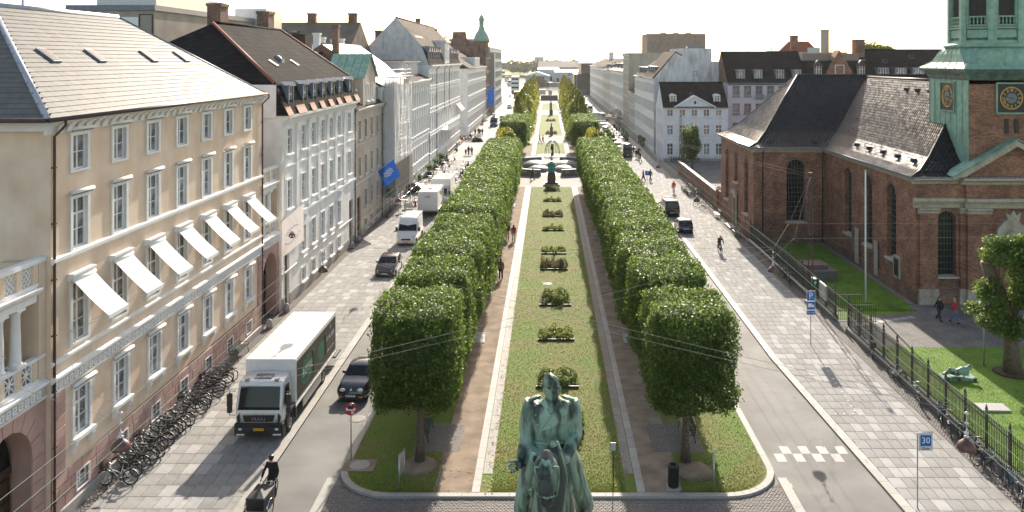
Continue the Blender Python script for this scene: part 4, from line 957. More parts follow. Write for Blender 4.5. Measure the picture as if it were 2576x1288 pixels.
def arched_window(parent, x, y, w_, zb, zs, rz=0, depth=.4):
    k = (w_, zb, zs)
    if k not in AW:
        f = MB(); n = 12; P = arch_pts(w_, zs, n); Q = arch_pts(w_ - .14, zs, n)
        for i in range(n): f.loft([[(P[i][0], d_, P[i][1]), (P[i + 1][0], d_, P[i + 1][1]), (Q[i + 1][0], d_, Q[i + 1][1]), (Q[i][0], d_, Q[i][1])] for d_ in (-.04, .04)], M_leadbar, True, False)
        for s_ in (-1, 1): f.box(s_ * w_ / 2 - (.07 if s_ > 0 else 0), s_ * w_ / 2 + (.07 if s_ < 0 else 0), -.04, .04, zb, zs, M_leadbar)
        for i in range(1, 6): xx = -w_ / 2 + w_ * i / 6; f.box(xx - .012, xx + .012, -.03, .03, zb, zs + math.sqrt(max(0, (w_ / 2) ** 2 - xx * xx)) - .04, M_leadbar)
        z = zb + .45
        while z < zs + .1: f.box(-w_ / 2, w_ / 2, -.028, .028, z, z + .03, M_leadbar); z += .48
        for i in range(1, 6): a = math.pi * i / 6; f.tube([(0, 0, zs), (w_ / 2 * math.cos(a), 0, zs + w_ / 2 * math.sin(a))], .015, M_leadbar, 4)
        g = MB(); g.poly([(p[0], .02, p[1]) for p in P] + [(w_ / 2, .02, zb), (-w_ / 2, .02, zb)], M_glassd)
        s_ = MB(); s_.prism([(-.55, zb - .02), (-.6, zb - .14), (0, zb - .14), (0, zb + .06)], 'x', -w_ / 2 - .2, w_ / 2 + .2, M_sandstone); r = MB(); n = 12
        AW[k] = (f.mesh('window'), g.mesh('pane'), s_.mesh('sill'))
    o = link(AW[k][0], 'window', parent, (x, y, 0), rz); link(AW[k][1], 'pane', o); link(AW[k][2], 'sill', o); return o
def arch_ring(q, c, w_, zs, m, y=-.03):
    n = 12
    for i in range(n):
        a0, a1 = math.pi * i / n, math.pi * (i + 1) / n
        q.prism([(c + r * math.cos(a), zs + r * math.sin(a)) for r, a in ((w_ / 2, a0), (w_ / 2 + .28, a0), (w_ / 2 + .28, a1), (w_ / 2, a1))], 'y', y, -.002, m)
# nave street wall (x=27.7), faces the street
wl = thing('nave_wall', None, None, (0, 20.6, 0), R(-90), parent=ch); q = MB()
wins = [(83 - y, 1.75, 2.4, 7.6) for y in (76.4, 71.6, 66.75)]
arched_wall(q, 20.6, 9.2, wins, M_brick)
for c, w_, zb, zs in wins: arch_ring(q, c, w_, zs, M_brickd)
q.box(0, 20.6, -.12, 0, 0, .9, M_brickd); nw = q.build('brick_wall', wl)
for c, w_, zb, zs in wins: arched_window(wl, c, .4, w_, zb, zs)
q = MB(); cornice(q, 20.6, 9.15, .42, .45, M_sandstone, ends=False); q.build('cornice', wl)
for y, z0, z1, w_ in ((73.9, .9, 3.4, .9), (69.6, .9, 3.2, .75)): q = MB(); x = 83 - y; q.box(x - w_ / 2, x + w_ / 2, -.16, -.12, z0 - .6, z1, M_sandstone); q.build('epitaph', wl)
q = MB(); q.box(16.9, 18.1, -.15, 0, 1.2, 2.9, M_sandstone); q.box(17.1, 17.9, -.18, -.15, 1.35, 2.7, M_iron); q.build('memorial_tablet', wl)
# west front (y=62.4)
wf = thing('west_front', None, None, (0, 0, 0), 0, parent=ch); q = MB()
arched_wall(q, 15, 9.6, [(2.35, 1.45, 2.1, 6.3), (12.1, 1.45, 2.1, 6.3)], M_brick)
arch_ring(q, 2.35, 1.45, 6.3, M_brickd); q.box(1.5, 3.3, -.05, -.002, .5, 1.75, M_brickd); q.build('brick_wall', wf); arched_window(wf, 2.35, .4, 1.45, 2.1, 6.3)
for a, b, pr in ((.25, 1.6, .22), (3.3, 4.1, .22), (3.72, 5.4, .5)):
    q = MB(); q.box(a, b, -pr, -.001, 1.2, 7.25, M_brick); q.build('pilaster', wf)
    q = MB(); q.box(a - .12, b + .12, -pr - .14, -.001, .0, .55, M_sandstone); q.box(a - .06, b + .06, -pr - .08, -.001, .55, 1.2, M_sandstone); q.build('pilaster_base', wf)
    q = MB(); q.prism([(-pr, 6.85), (-pr - .1, 6.95), (-pr - .1, 7.05), (-pr - .22, 7.18), (-pr - .22, 7.3), (-.001, 7.3), (-.001, 6.85)], 'x', a - .1, b + .1, M_sandstone); q.build('capital', wf)
q = MB(); cornice(q, 3.6, 7.3, .75, .45, M_sandstone, x0=-.2, ends=False); q.M = Matrix.Translation((0, -.3, 0)); cornice(q, 11.2, 7.3, .75, .45, M_sandstone, x0=3.55, ends=False); q.build('entablature', wf)
q = MB(); q.box(0, 3.6, -.2, -.001, 8.05, 9.1, M_brick); q.box(3.6, 11, -.5, -.001, 8.05, 9.1, M_brick); cornice(q, 3.6, 9.1, .5, .55, M_sandstone, x0=-.3, ends=False); q.M = Matrix.Translation((0, -.35, 0)); cornice(q, 11.3, 9.1, .5, .6, M_sandstone, x0=3.2, ends=False); q.build('cornice', wf)
px = CX - 27.7
q = MB(); q.prism([(px - 4.3, 9.65), (px + 4.3, 9.65), (px, 12.0)], 'y', -.45, .0, M_brick); pd = q.build('pediment', wf)
for s_ in (-1, 1):
    q = MB(); q.prism([(px + s_ * 4.75, 9.6), (px + s_ * 4.75, 9.72), (px, 12.42), (px, 12.0), (px + s_ * 3.9, 9.72)], 'y', -.95, -.46, M_sandstone); q.build('raking_cornice', pd)
    for k in range(8):
        t0, t1 = k / 8, (k + 1) / 8 - .004; P = lambda t, y, d_: (px + s_ * 4.85 * (1 - t), y, 9.74 + 2.75 * t + d_)
        q = MB(); q.loft([[P(t0, -1.05, d_), P(t1, -1.05, d_), P(t1, .6, d_), P(t0, .6, d_)] for d_ in (0, .07)], M_copper, True, False); q.build('copper_sheet', pd)
q = MB(); n = 24
q.prism([(px + 1.35 * math.cos(2 * math.pi * k / n) * (1 + .12 * math.cos(6 * math.pi * k / n)), 4.9 + 1.55 * math.sin(2 * math.pi * k / n) * (1 + .1 * math.cos(8 * math.pi * k / n))) for k in range(n)], 'y', -.35, -.001, M_sandstone)

q.ell((px, -.38, 5.0), (.62, .12, .75), M_sandstone); q.ring((px, -.42, 5.0), .62, .07, M_sandstone, 'y'); q.prism([(px - .45, 6.4), (px + .45, 6.4), (px + .55, 7.0), (px + .25, 6.75), (px, 7.15), (px - .25, 6.75), (px - .55, 7.0)], 'y', -.4, -.001, M_sandstone); q.build('stone_cartouche', wf)
q = MB(); q.box(px - .9, px + .9, -.1, .1, 0, 3.0, M_oak); q.build('door', wf)
# transept
tw = thing('transept_wall', None, None, (-7.1, 20.6, 0), 0, parent=ch); q = MB()
arched_wall(q, 7.1, 9.2, [(4.25, 1.85, 2.2, 7.5)], M_brick); arch_ring(q, 4.25, 1.85, 7.5, M_brickd); q.box(-.1, 7.1, -.1, 0, 0, .9, M_brickd); q.build('brick_wall', tw); arched_window(tw, 4.25, .4, 1.85, 2.2, 7.5)
q = MB(); cornice(q, 7.5, 9.15, .42, .4, M_sandstone, x0=-.3, ends=False); q.build('cornice', tw); pipe(tw, .9, 0, 9.1, M_iron, y=-.08, top=.2); pipe(tw, 6.9, 0, 9.1, M_iron, y=-.08, top=.2)
ts = thing('transept_street_wall', None, None, (-7.1, 20.6 + 15.4, 0), R(-90), parent=ch); q = MB()
tws = [(98.4 - 95.3, 1.6, 2.4, 7.4), (98.4 - 90.8, 1.6, 5.0, 7.4), (98.4 - 86.1, 1.6, 2.4, 7.4)]
arched_wall(q, 15.4, 9.2, tws, M_brick); q.box(0, 15.4, -.1, 0, 0, .9, M_brickd)
for c, w_, zb, zs in tws: arch_ring(q, c, w_, zs, M_brickd)
q.build('brick_wall', ts)
for c, w_, zb, zs in tws: arched_window(ts, c, .4, w_, zb, zs)
q = MB(); cornice(q, 15.4, 9.15, .42, .4, M_sandstone, ends=True); q.build('cornice', ts)
q = MB(); q.box(6.7, 8.5, -.2, -.1, 0, 3.7, M_sandstone); q.prism([(6.5, 3.7), (8.7, 3.7), (8.7, 3.9), (7.6, 4.35), (6.5, 3.9)], 'y', -.35, -.1, M_sandstone); q.box(7.0, 8.2, -.23, -.2, 0, 3.3, M_wood); q.box(6.2, 9.0, -1.0, -.2, .05, .25, M_granite); q.build('door', ts)
q = MB(); q.box(-7.1, 24, 36, 36.2, 0, 9.5, M_brick); q.box(.0, 15, 20.8, 36, 0, 9.4, M_brick); q.box(15.0, 22.5, 20.6, 36, 0, 9.4, M_brick); q.build('rear_wall', ch)
# bell-cast roofs, tiled
PROF = [(0, 0), (.14, .055), (.3, .19), (.45, .36), (.7, .66), (1, 1)]
def bell_roof(name, x0, x1, y0, y1, rx0, rx1, ry0, ry1, z0, z1, m):
    q = MB(); rings = []
    for t, h in PROF: rings.append([(x0 + rx0 * t, y0 + ry0 * t, z0 + (z1 - z0) * h), (x1 - rx1 * t, y0 + ry0 * t, z0 + (z1 - z0) * h), (x1 - rx1 * t, y1 - ry1 * t, z0 + (z1 - z0) * h), (x0 + rx0 * t, y1 - ry1 * t, z0 + (z1 - z0) * h)])
    q.loft(rings, m, True, False); o = cbd(q, name); rg = MB()
    for c in range(4): rg.tube([(p[0], p[1], p[2] + .03) for p in [r[c] for r in rings]], .11, m, 6)
    rg.tube([(rings[-1][0][0], rings[-1][0][1], z1 + .04), (rings[-1][1 if ry0 + ry1 > (y1 - y0) * .95 else 3][0], rings[-1][1 if ry0 + ry1 > (y1 - y0) * .95 else 3][1], z1 + .04)], .13, m, 6)
    rg.build('ridge_tiles', o); g = MB(); g.tube([rings[0][k % 4] for k in range(5)], .08, M_lead, 6); g.build('gutter', o)
    return o
def real_tiles(o, A, B, Ct, Dt, m, name='tiles'):
    """rows of overlapping tiles on one roof face: A,B eave ends; C,D functions of height"""
nr = bell_roof('nave_roof', 27.2, 2 * CX - 27.2, 61.9, 90.7, 7.68, 7.68, 7.0, .1, 9.6, 16.55, M_chtile)
trf = bell_roof('transept_roof', 20.1, 50.5, 82.5, 98.9, 7.2, 7.2, 8.18, 8.18, 9.62, 16.7, M_chtile)
# tile courses as relief on the three faces towards the camera and the street
def tile_courses(face, o, name):
    """face(u, t) -> point on the roof; u 0..1 along eave, t 0..1 up the profile"""
    q = MB(); T = []
    for i in range(len(PROF) - 1):
        n = max(2, round(math.dist(face(.5, PROF[i][0]), face(.5, PROF[i + 1][0])) / .36))
        T += [PROF[i][0] + (PROF[i + 1][0] - PROF[i][0]) * k / n for k in range(n)]
    T.append(1.0)
    for k in range(len(T) - 1):
        a, b = face(0, T[k]), face(1, T[k]); Ln = math.dist(a, b); n = max(1, int(Ln / .34))
        for i in range(n):
            u0, u1 = i / n, (i + .97) / n; um = (u0 + u1) / 2
            p0, pm, p1 = Vector(face(u0, T[k])), Vector(face(um, T[k])), Vector(face(u1, T[k])); e = min(1, T[k + 1] + .004)
            c0, cm, c1 = Vector(face(u0, e)), Vector(face(um, e)), Vector(face(u1, e))
            nrm = (p1 - p0).cross(cm - pm).normalized()
            if nrm.z < 0: nrm = -nrm
            j = random.uniform(-.008, .008)
            q.add([tuple(p0 + nrm * .03), tuple(pm + nrm * (.085 + j)), tuple(p1 + nrm * .05), tuple(c1 + nrm * .022), tuple(cm + nrm * (.055 + j)), tuple(c0 + nrm * .01), tuple(p0), tuple(p1)],
                  [(0, 1, 4, 5), (1, 2, 3, 4), (6, 7, 2, 1, 0)], M_tile1)
    return q.build(name, o, kind='stuff')
M_tile1 = mat('glazed_black_tile', (.015, .0165, .02), .22, var=.4, scale=2.5, spec=.22)
def zt(t, z0, z1):
    for (a, ha), (b, hb) in zip(PROF, PROF[1:]):
        if t <= b: return z0 + (z1 - z0) * (ha + (hb - ha) * (t - a) / (b - a))
    return z1
tile_courses(lambda u, t: (27.2 + 7.68 * t, 61.9 + 7.0 * t + (82.5 + 8.18 * t - 61.9 - 7.0 * t) * u, zt(t, 9.6, 16.55)), nr, 'tiles')
tile_courses(lambda u, t: (27.2 + 7.68 * t + (2 * CX - 54.4 - 15.36 * t) * u * .65, 61.9 + 7.0 * t, zt(t, 9.6, 16.55)), nr, 'tiles')
tile_courses(lambda u, t: (20.1 + 7.2 * t + (27.2 + 7.68 * t - 20.1 - 7.2 * t) * u, 82.5 + 8.18 * t, zt(t, 9.62, 16.7)), trf, 'tiles')
tile_courses(lambda u, t: (20.1 + 7.2 * t, 98.9 - 8.18 * t - (16.4 - 16.36 * t) * u, zt(t, 9.62, 16.7)), trf, 'tiles')
sv = MB(); sv.prism([(-.12, 0), (.12, 0), (0, .28)], 'x', -.25, .25, M_iron); sv = sv.mesh('roof_vent')
for t, ys in ((.2, (65, 68, 71, 74, 77)), (.86, (71, 73.3, 75.7, 78))):
    for y in ys: link(sv, 'roof_vent', nr, (27.2 + 7.68 * t, y, zt(t, 9.6, 16.55) + .05))
for x in (22.5, 25, 27): link(sv, 'roof_vent', trf, (x, 83.7, zt(.15, 9.62, 16.7) + .05))
# tower
T0, T1 = 31.75, 38.05; tw0 = thing('tower', None, None, (0, 0, 0), 0, parent=ch)
def tb_(q, name, **k): return q.build(name, tw0, (-27.7, -62.4, 0), **k)
q = MB(); q.box(T0, T1, 62.38, 68.7, 9, 16.9, M_brick); tb_(q, 'brick_shaft')
q = MB()
for i in range(7):
    y0 = 62.42 + i * .9; q.box(T0 - .06, T0 - .002, y0 + .01, y0 + .88, 9.8, 16.88, M_copper); q.box(T0 - .1, T0 - .06, y0 + .87, y0 + .91, 9.8, 16.88, M_copper)
tb_(q, 'copper_cladding')
for i, (a, b) in enumerate(((34.9 - .5, 34.9 - .2), (34.9 + .25, 34.9 + .55))): q = MB(); q.box(a, b, 62.3, 62.385, 12.9, 14.0, M_iron); tb_(q, 'slit_window')
M_dkcop = mat('dark_copper', (.05, .075, .065), .6, col2=(.10, .19, .15), scale=2, grime=.6)
q = MB(); h = 3.15; cyT = 65.55
for a, b, z0, z1 in ((.02, .02, 16.6, 16.95), (.12, .12, 16.95, 17.1), (.2, .2, 17.1, 17.35), (.4, .4, 17.35, 17.55), (.62, .62, 17.55, 17.75)): q.box(CX - h - a, CX + h + a, cyT - h - b, cyT + h + b, z0, z1, M_dkcop)
tb_(q, 'cornice')
def sq_oct(r, k, z):
    """square (k=0) to octagon (k=1) ring with half width r"""
    c = r * (1 - .5858 * k); return [(CX + x, cyT + y, z) for x, y in ((r, -c), (r, c), (c, r), (-c, r), (-r, c), (-r, -c), (-c, -r), (c, -r))]
prof = [(3.85, 0, 17.75), (3.8, .02, 17.82), (3.55, .15, 18.0), (3.3, .35, 18.25), (3.2, .5, 18.6), (3.17, .7, 18.9), (3.05, .85, 19.15), (2.8, 1, 19.4)]
q = MB(); q.loft([sq_oct(*p) for p in prof], M_copper, True, False); sk = tb_(q, 'skirt_roof')
q = MB()
for c in range(8):
    for f in (0, .2, .4, .6, .8):
        pts = [tuple(Vector(sq_oct(*p)[c]).lerp(Vector(sq_oct(*p)[(c + 1) % 8]), f) + Vector((0, 0, .02))) for p in prof]; q.tube(pts, .025, M_copper, 4)
q.build('standing_seam', sk)
q = MB(); q.loft([sq_oct(r, 1, z) for r, z in ((2.85, 19.36), (3.0, 19.42), (3.05, 19.55), (2.95, 19.68), (2.8, 19.72))], M_copper, True, True); tb_(q, 'ring_moulding')
def octa(r, z): return sq_oct(r, 1, z)
q = MB(); q.loft([octa(2.35, 19.6), octa(2.35, 30)], M_dkcop, True, False); tb_(q, 'belfry_core')
M_shut = mat('louvre_wood', (.035, .03, .027), .7, var=.2)
for k in range(8):
    a = math.pi / 4 * k - math.pi / 2; root = thing('belfry_face', None, None, (CX - 27.7, cyT - 62.4, 0), a + math.pi / 2, parent=tw0); fw = 2.75 * math.tan(math.pi / 8)
    q = MB(); Y = -2.75
    for s_ in (-1, 1):
        q.box(s_ * fw - (.34 if s_ > 0 else 0), s_ * fw + (.34 if s_ < 0 else 0), Y, Y + .4, 19.7, 28, M_copper)
        q.box(s_ * (fw - .34) - (.16 if s_ > 0 else 0), s_ * (fw - .34) + (.16 if s_ < 0 else 0), Y + .12, Y + .4, 21.2, 28, M_copper)
    w_ = fw - .34
    q.box(-w_, w_, Y + .1, Y + .4, 19.7, 19.95, M_copper); q.box(-w_, w_, Y + .2, Y + .4, 19.95, 20.1, M_dkcop); q.box(-w_ + .06, w_ - .06, Y + .12, Y + .4, 20.15, 20.75, M_copper); q.box(-w_, w_, Y + .25, Y + .4, 20.1, 20.85, M_dkcop)
    q.box(-w_, w_, Y + .04, Y + .4, 20.85, 20.98, M_copper); q.box(-w_ - .02, w_ + .02, Y + .08, Y + .4, 21.05, 21.15, M_copper); q.box(-w_ + .16, w_ - .16, Y + .1, Y + .25, 21.72, 21.82, M_copper); q.build('copper_frame', root)
    b = MB(); b.lathe([(.055, 0), (.035, .1), (.075, .22), (.035, .42), (.06, .56)], M_copper, 6); bm = b.mesh('baluster'); n = 5
    for i in range(n): link(bm, 'baluster', root, (-w_ + .25 + (2 * w_ - .5) * i / (n - 1), Y + .17, 21.15))
    q = MB(); q.box(-w_ + .16, w_ - .16, Y + .34, Y + .36, 21.2, 28, M_shut)
    for i in range(40): z = 21.3 + i * .16; q.box(-w_ + .18, -.03, Y + .29, Y + .34, z, z + .09, M_shut); q.box(.03, w_ - .18, Y + .29, Y + .34, z, z + .09, M_shut)
    q.build('louvred_shutter', root)
M_gold = mat('gilding', (.85, .52, .15), .35, metal=.15, var=.1)
def clock(loc, rz):
    c = thing('clock', None, None, loc, rz, parent=tw0); q = MB(); q.box(-1.1, 1.1, -.06, 0, -1.1, 1.1, M_iron)
    for a in ((-1.16, 1.16, 1.08, 1.18), (-1.16, 1.16, -1.2, -1.08)): q.box(a[0], a[1], -.14, 0, a[2], a[3], M_copper)
    for s_ in (-1, 1): q.box(s_ * 1.12 - .05, s_ * 1.12 + .05, -.13, 0, -1.08, 1.08, M_copper)
    q.ring((0, -.07, 0), .84, .025, M_gold, 'y', 28, 5); q.ring((0, -.07, 0), .78, .01, M_gold, 'y', 28, 4)
    for i in range(60): a = i * math.pi / 30; q.box(.8 * math.sin(a) - .012, .8 * math.sin(a) + .012, -.08, -.065, .8 * math.cos(a) - .012, .8 * math.cos(a) + .012, M_gold)
    q.lathe([(.4, .0), (.4, .02), (0, .02)], M_iron, 4); q.prism([(.40 * math.cos(k * .314), .40 * math.sin(k * .314)) for k in range(20)], 'y', -.09, -.06, M_lead)
    for L_, a, w_ in ((.78, R(258), .035), (.52, R(260 + 0 * 8) + .02, .05)):
        if L_ < .6: a = R(8.72 * 30)
        q.prism([(-.08 * math.sin(a) + w_ * math.cos(a), -.08 * math.cos(a) - w_ * math.sin(a)), (L_ * math.sin(a), L_ * math.cos(a)), (-.08 * math.sin(a) - w_ * math.cos(a), -.08 * math.cos(a) + w_ * math.sin(a))], 'y', -.13, -.105, M_gold)
    q.build('clock_face', c)
    for i, t in enumerate(('XII', 'I', 'II', 'III', 'IIII', 'V', 'VI', 'VII', 'VIII', 'IX', 'X', 'XI')):
        a = i * math.pi / 6; o = link(text_mesh(t, .34, M_gold, .012, squeeze=.62), 'numeral', c, (.6 * math.sin(a), -.075, .6 * math.cos(a))); o.rotation_euler = (R(90), a, 0); o.rotation_mode = 'XYZ'
        o.rotation_euler = (Matrix.Rotation(a, 4, 'Y') @ Matrix.Rotation(R(90), 4, 'X')).to_euler()
clock((CX - 27.7, -.04, 15.55), 0); clock((T0 - .07 - 27.7, cyT - 62.4, 15.55), R(-90))

# ---- churchyard: lawns, sett court, paths
mb = MB(); mb.prism([(20.3, 58.0), (26.5, 58), (27.6, 62.3), (27.6, 83), (20.7, 83), (20.3, 83)], 'z', -.01, .05, M_grass2); mb.prism([(27.1, 62.35), (27.6, 62.35), (27.6, 83), (27.1, 83)], 'z', .051, .06, M_sett); mb.build('church_lawn', kind='structure')
mb = MB(); mb.prism([(20.3, 20), (70, 20), (70, 52.95), (20.3, 52.95)], 'z', -.01, .05, M_grass2); mb.build('church_lawn', kind='structure')
M_court = brickmat('court_setts', (.20, .18, .165), (.27, .245, .22), (.10, .09, .08), .16, .12, .02, bump=1., axis='floor', noise=.25)
mb = MB(); mb.prism([(20.1, 52.95), (70, 52.95), (70, 62.4), (27.2, 62.4), (26.5, 60.2), (20.1, 58.4)], 'z', .04, .056, M_court)
ct = mb.build('church_court', kind='structure')
for k in range(9): mb = MB(); mb.box(-.26, .26, -.24, .24, .056, .07, M_kerb); mb.build('stepping_slab', ct, (20.9 + k * .62, 57.1 + .24 * k, 0), R(12))
blades('grass', 60000, 20.5, 36, 33, 52.9, .05, .05, .02, M_blade2); blades('grass', 14000, 20.5, 27, 60.5, 80, .05, .06, .025, M_blade2)

# ================================================================ RIGHT SIDE: HOUSES BEYOND
M_bluewhite = mat('white_limewash', (.76, .76, .77), .8, var=.04, scale=1.5, grime=.3)
q = house('small_white_house', 'small white house with dark tiled roof, central pediment and two round dormers', 'F', 150, 20.8, 32.6, 10, 9.7,
          [(8.1, 1.25, (.5,)), (4.75, 1.75, (.33, .66)), (1.1, 2.1, (.33, .66))], [1.27, 3.5, 5.7, 7.9, 10.1], M_bluewhite, 1.05, courses=((3.95, .15, .08), (7.6, .1, .06)), win=dict(casing=.1, sill=1, proud=.04), corn=(.25, .25), base=.5)
sw_ = q; mb = MB(); mb.prism([(2.3, 9.7), (9.3, 9.7), (5.8, 11.55)], 'y', -.05, 3, M_bluewhite); pd = mb.build('pediment', sw_)
mb = MB()
for s_ in (-1, 1): mb.prism([(5.8 + s_ * 3.9, 9.55), (5.8 + s_ * 3.9, 9.8), (5.8, 11.9), (5.8, 11.6)], 'y', -.25, 3, M_white)
mb.ell((5.8, -.06, 10.6), (.22, .05, .35), M_glassd); mb.build('raking_moulding', pd)
roof(sw_, 11.8, 10, 9.7, 5, 14.1, M_blacktile, .25, 0, 0, mg=M_bluewhite)
for x in (2.0, 10.0): dormer(sw_, x, .9, 10.6, .95, 1.25, 2.2, M_white, M_white, 'round', 2, (.33, .66))
skylight(sw_, 5.6, 2.2, 11.7, .72, .6, .8)
for y in (1.6, 3.4, 5.2, 7.0):
    for z, h in ((8.1, 1.25), (4.75, 1.75), (1.1, 2.1)): o = window(sw_, -.01, z, .9, h, 2, (.5,), .08, M_white, 0, .04, y=0); o.location = (-.02, y, z); o.rotation_euler = (0, 0, R(-90))
M_greywall = mat('weathered_white_gable', (.76, .75, .73), .9, col2=(.56, .56, .56), scale=.35, detail=10, bump=.2, grime=.9, lo=.3, hi=.55)
def gable_block(name, label, outline, Y0, Y1, m):
    r = thing(name, label, 'building', (0, Y0, 0)); q = MB(); q.prism(outline, 'y', 0, Y1 - Y0, m); q.build('wall', r); return r
R2 = gable_block('tall_gable_house', 'tall house with weathered windowless white gable and wide chimney stack', [(20.85, 0), (20.85, 14.7), (25.1, 19.8), (26.4, 19.0), (26.4, 20.6), (32.2, 20.6), (32.2, 18), (34.8, 18), (34.8, 0)], 163, 180, M_greywall)
q = MB(); q.prism([(20.5, 14.6), (20.5, 14.75), (25.1, 20.05), (26.5, 19.2), (26.5, 19.0), (25.1, 19.75), (20.85, 14.6)], 'y', .05, 17, M_browntile); q.build('roof', R2)
window(R2, 28.9, 15.2, .55, .8, 1, (.5,), .1, M_lead, 0, .05, y=-.0)
window(R2, 26, 18.2, .3, .3, 1, (.5,), .05, M_lead, 0, .05, y=-.0)
q = MB(); q.box(27.5, 30, .5, 2.5, 20.6, 21.1, M_lead); q.build('roof_hatch', R2)
def street_front(root, Xf, Ya, Yb, ze, rows, axes, m, ww=1.1):
    loc, rz = place('R', Xf, Ya, Yb); f = thing('street_front', None, None, (loc[0], loc[1] - root.location[1], 0), rz, parent=root); q = MB(); hs = [(x - ww / 2, x + ww / 2, z, z + h) for z, h in rows for x in axes]
    front_wall(q, Yb - Ya, 0, ze, hs, m); q.build('wall', f)
    for a, b, c, d_ in hs: o = link(win_meshes(b - a, d_ - c, 2, (.34, .67), .1, M_white, 1, .04)[0], 'window', f, ((a + b) / 2, 0, c)); 
    g = MB()
    for a, b, c, d_ in hs: g.quad((a, .13, c), (b, .13, c), (b, .13, d_), (a, .13, d_), M_glass)
    g.build('panes', f, kind='stuff'); q = MB(); cornice(q, Yb - Ya, ze - .35, .35, .35, M_white, ends=False); q.build('cornice', f); return f
f2 = street_front(R2, 20.8, 163, 180, 14.7, [(11.6, 2), (8, 2), (4.4, 2), (1, 1.9)], [1 + 1.68 * k for k in range(10)], M_stucco)
for k in range(4): dormer(f2, 1.6 + 3.3 * k, .8, 15.4, 1.6, 1.5, 2.5, M_lead, M_lead, 'flat', 3, (.5,))
def rhouse(name, label, Ya, Yb, ze, zr, rows, n, m, mroof=None, D=14, Xf=20.8, dorm=0, ww=1.1, mg=None):
    L = Yb - Ya; sp = L / n
    h = house(name, label, 'R', Xf, Ya, Yb, D, ze, [(z, hh, (.4,)) for z, hh in rows], [sp * (k + .5) for k in range(n)], m, ww, win=dict(casing=.1, sill=1, proud=.04), corn=(.4, .35))
    if zr: roof(h, L, D, ze, D / 2, zr, mroof or M_browntile, .3, 0, 0, mg=mg or m)
    for k in range(dorm): dormer(h, L * (k + .5) / dorm, .9, ze + .5, 1.4, 1.5, 2, M_lead, M_lead, 'flat', 2, (.5,))
    return h
rhouse('white_townhouse', 'white five storey townhouse beside the tall weathered gable', 180, 199, 14.6, 19.5, [(11.5, 2), (8, 2), (4.5, 2), (1.1, 1.8)], 8, M_stucco, dorm=4)
rhouse('low_townhouse', 'low narrow townhouse in the gap before the grey green gable', 199, 214, 10.3, 14, [(7.4, 1.7), (4.2, 1.9), (1.0, 1.9)], 5, mat('pale_render', (.55, .53, .48), .8, grime=.4), dorm=2)
M_olive = mat('olive_render', (.36, .35, .29), .9, var=.08, scale=.4, grime=.5)
h = rhouse('tall_grey_house', 'tall house with a flat roof and blank olive grey side wall', 214, 230, 19.6, 0, [(16.4, 2), (12.6, 2.2), (8.8, 2.2), (5, 2.2), (1.2, 2.5)], 5, M_sandstone)
q = MB(); q.quad((16.01, .05, 0), (16.01, 9, 0), (16.01, 9, 19.7), (16.01, .05, 19.7), M_olive); q.box(-.2, 16.2, -.3, 9, 19.6, 20.1, M_olive); q.build('side_wall', h)
rhouse('long_white_house', 'long white row house with orange tiles and flat dormers, behind the cafe awnings', 230, 278, 15, 19, [(11.8, 2.1), (8.2, 2.1), (4.6, 2.2), (1.0, 2.2)], 18, M_stucco, M_red_tile, dorm=4)
rhouse('pale_house', 'pale house with a plain cornice further down the right row', 278, 314, 14.6, 18.6, [(11.4, 2), (7.9, 2.1), (4.4, 2.1), (1.0, 2.1)], 12, mat('cream_render', (.66, .62, .55), .8, grime=.3), dorm=2)
h = rhouse('end_house', 'last white house of the right row, next to the dark theatre', 314, 412, 15.4, 18.5, [(11.8, 2.1), (8.2, 2.1), (4.6, 2.2), (1.0, 2.2)], 30, M_stucco)
chimney(h, 60, 6, 17, 21.5, 2.2, 2, M_stucco)
# pink house and brick houses behind the church, facing the camera
M_pinkw = mat('pink_limewash', (.60, .50, .52), .85, var=.05, grime=.2)
ph = house('pink_house', 'pale pink house with dark tiled roof behind the church', 'F', 155, 33.6, 48.6, 12, 14.0, [(11.5, 1.9, (.34, .67)), (8.2, 1.9, (.34, .67)), (4.6, 1.9, (.34, .67)), (1.2, 1.9, (.5,))], [1.6 + 2.15 * k for k in range(7)], M_pinkw, 1.15, win=dict(casing=.08, sill=1, proud=.03), mframe=M_lead, corn=(.4, .3))
roof(ph, 15, 12, 14, 6, 19.9, M_blacktile, .3, 0, 0, mg=M_brickd)
for x in (2.6, 5.9, 10.0, 13.2): dormer(ph, x, .5, 14.7, 1.35, 1.75, 2.2, M_lead, M_lead, 'flat', 3, (.5,))
for x in (5.9, 8.05): q = MB(); q.box(x - .75, x + .75, -.5, -.001, 11.0, 11.1, M_iron); q.box(x - .75, x + .75, -.52, -.48, 11.1, 12.0, M_lead); q.build('balcony', ph)
gh = house('brick_gable_house', 'red brick house with pointed gable between black dormers, behind the church', 'F', 155, 48.62, 60, 12, 14.2, [(10.6, 2, (.5,))], [2, 5.6, 9.2], M_brickd, 1.3, corn=(.4, .3))
q = MB(); q.prism([(-.2, 14.2), (.9, 18.2), (11, 18.2), (11, 14.2)], 'x', 0, 11.38, M_blacktile); q.box(0, 11.3, 1.2, 11, 18.2, 18.4, M_lead); q.build('mansard_roof', gh)
q = MB(); q.prism([(3.6, 14.2), (8.3, 14.2), (8.3, 16.2), (5.95, 20.2), (3.6, 16.2)], 'y', -.1, 3, M_brick); fg = q.build('front_gable', gh); window(fg, 5.95, 15.4, 1.5, 1.9, 3, (.6,), .12, M_white, 1, .05, y=-.1)
for x in (1.9, 10.0): dormer(gh, x, -.1, 15.4, 1.4, 1.9, 2.5, M_iron, M_iron, 'gable', 3, (.6,))
q = MB(); q.box(.3, 11, 4, 4.1, 18.3, 19.6, mat('timber_screen', (.30, .22, .16), .8)); q.build('screen_wall', gh)
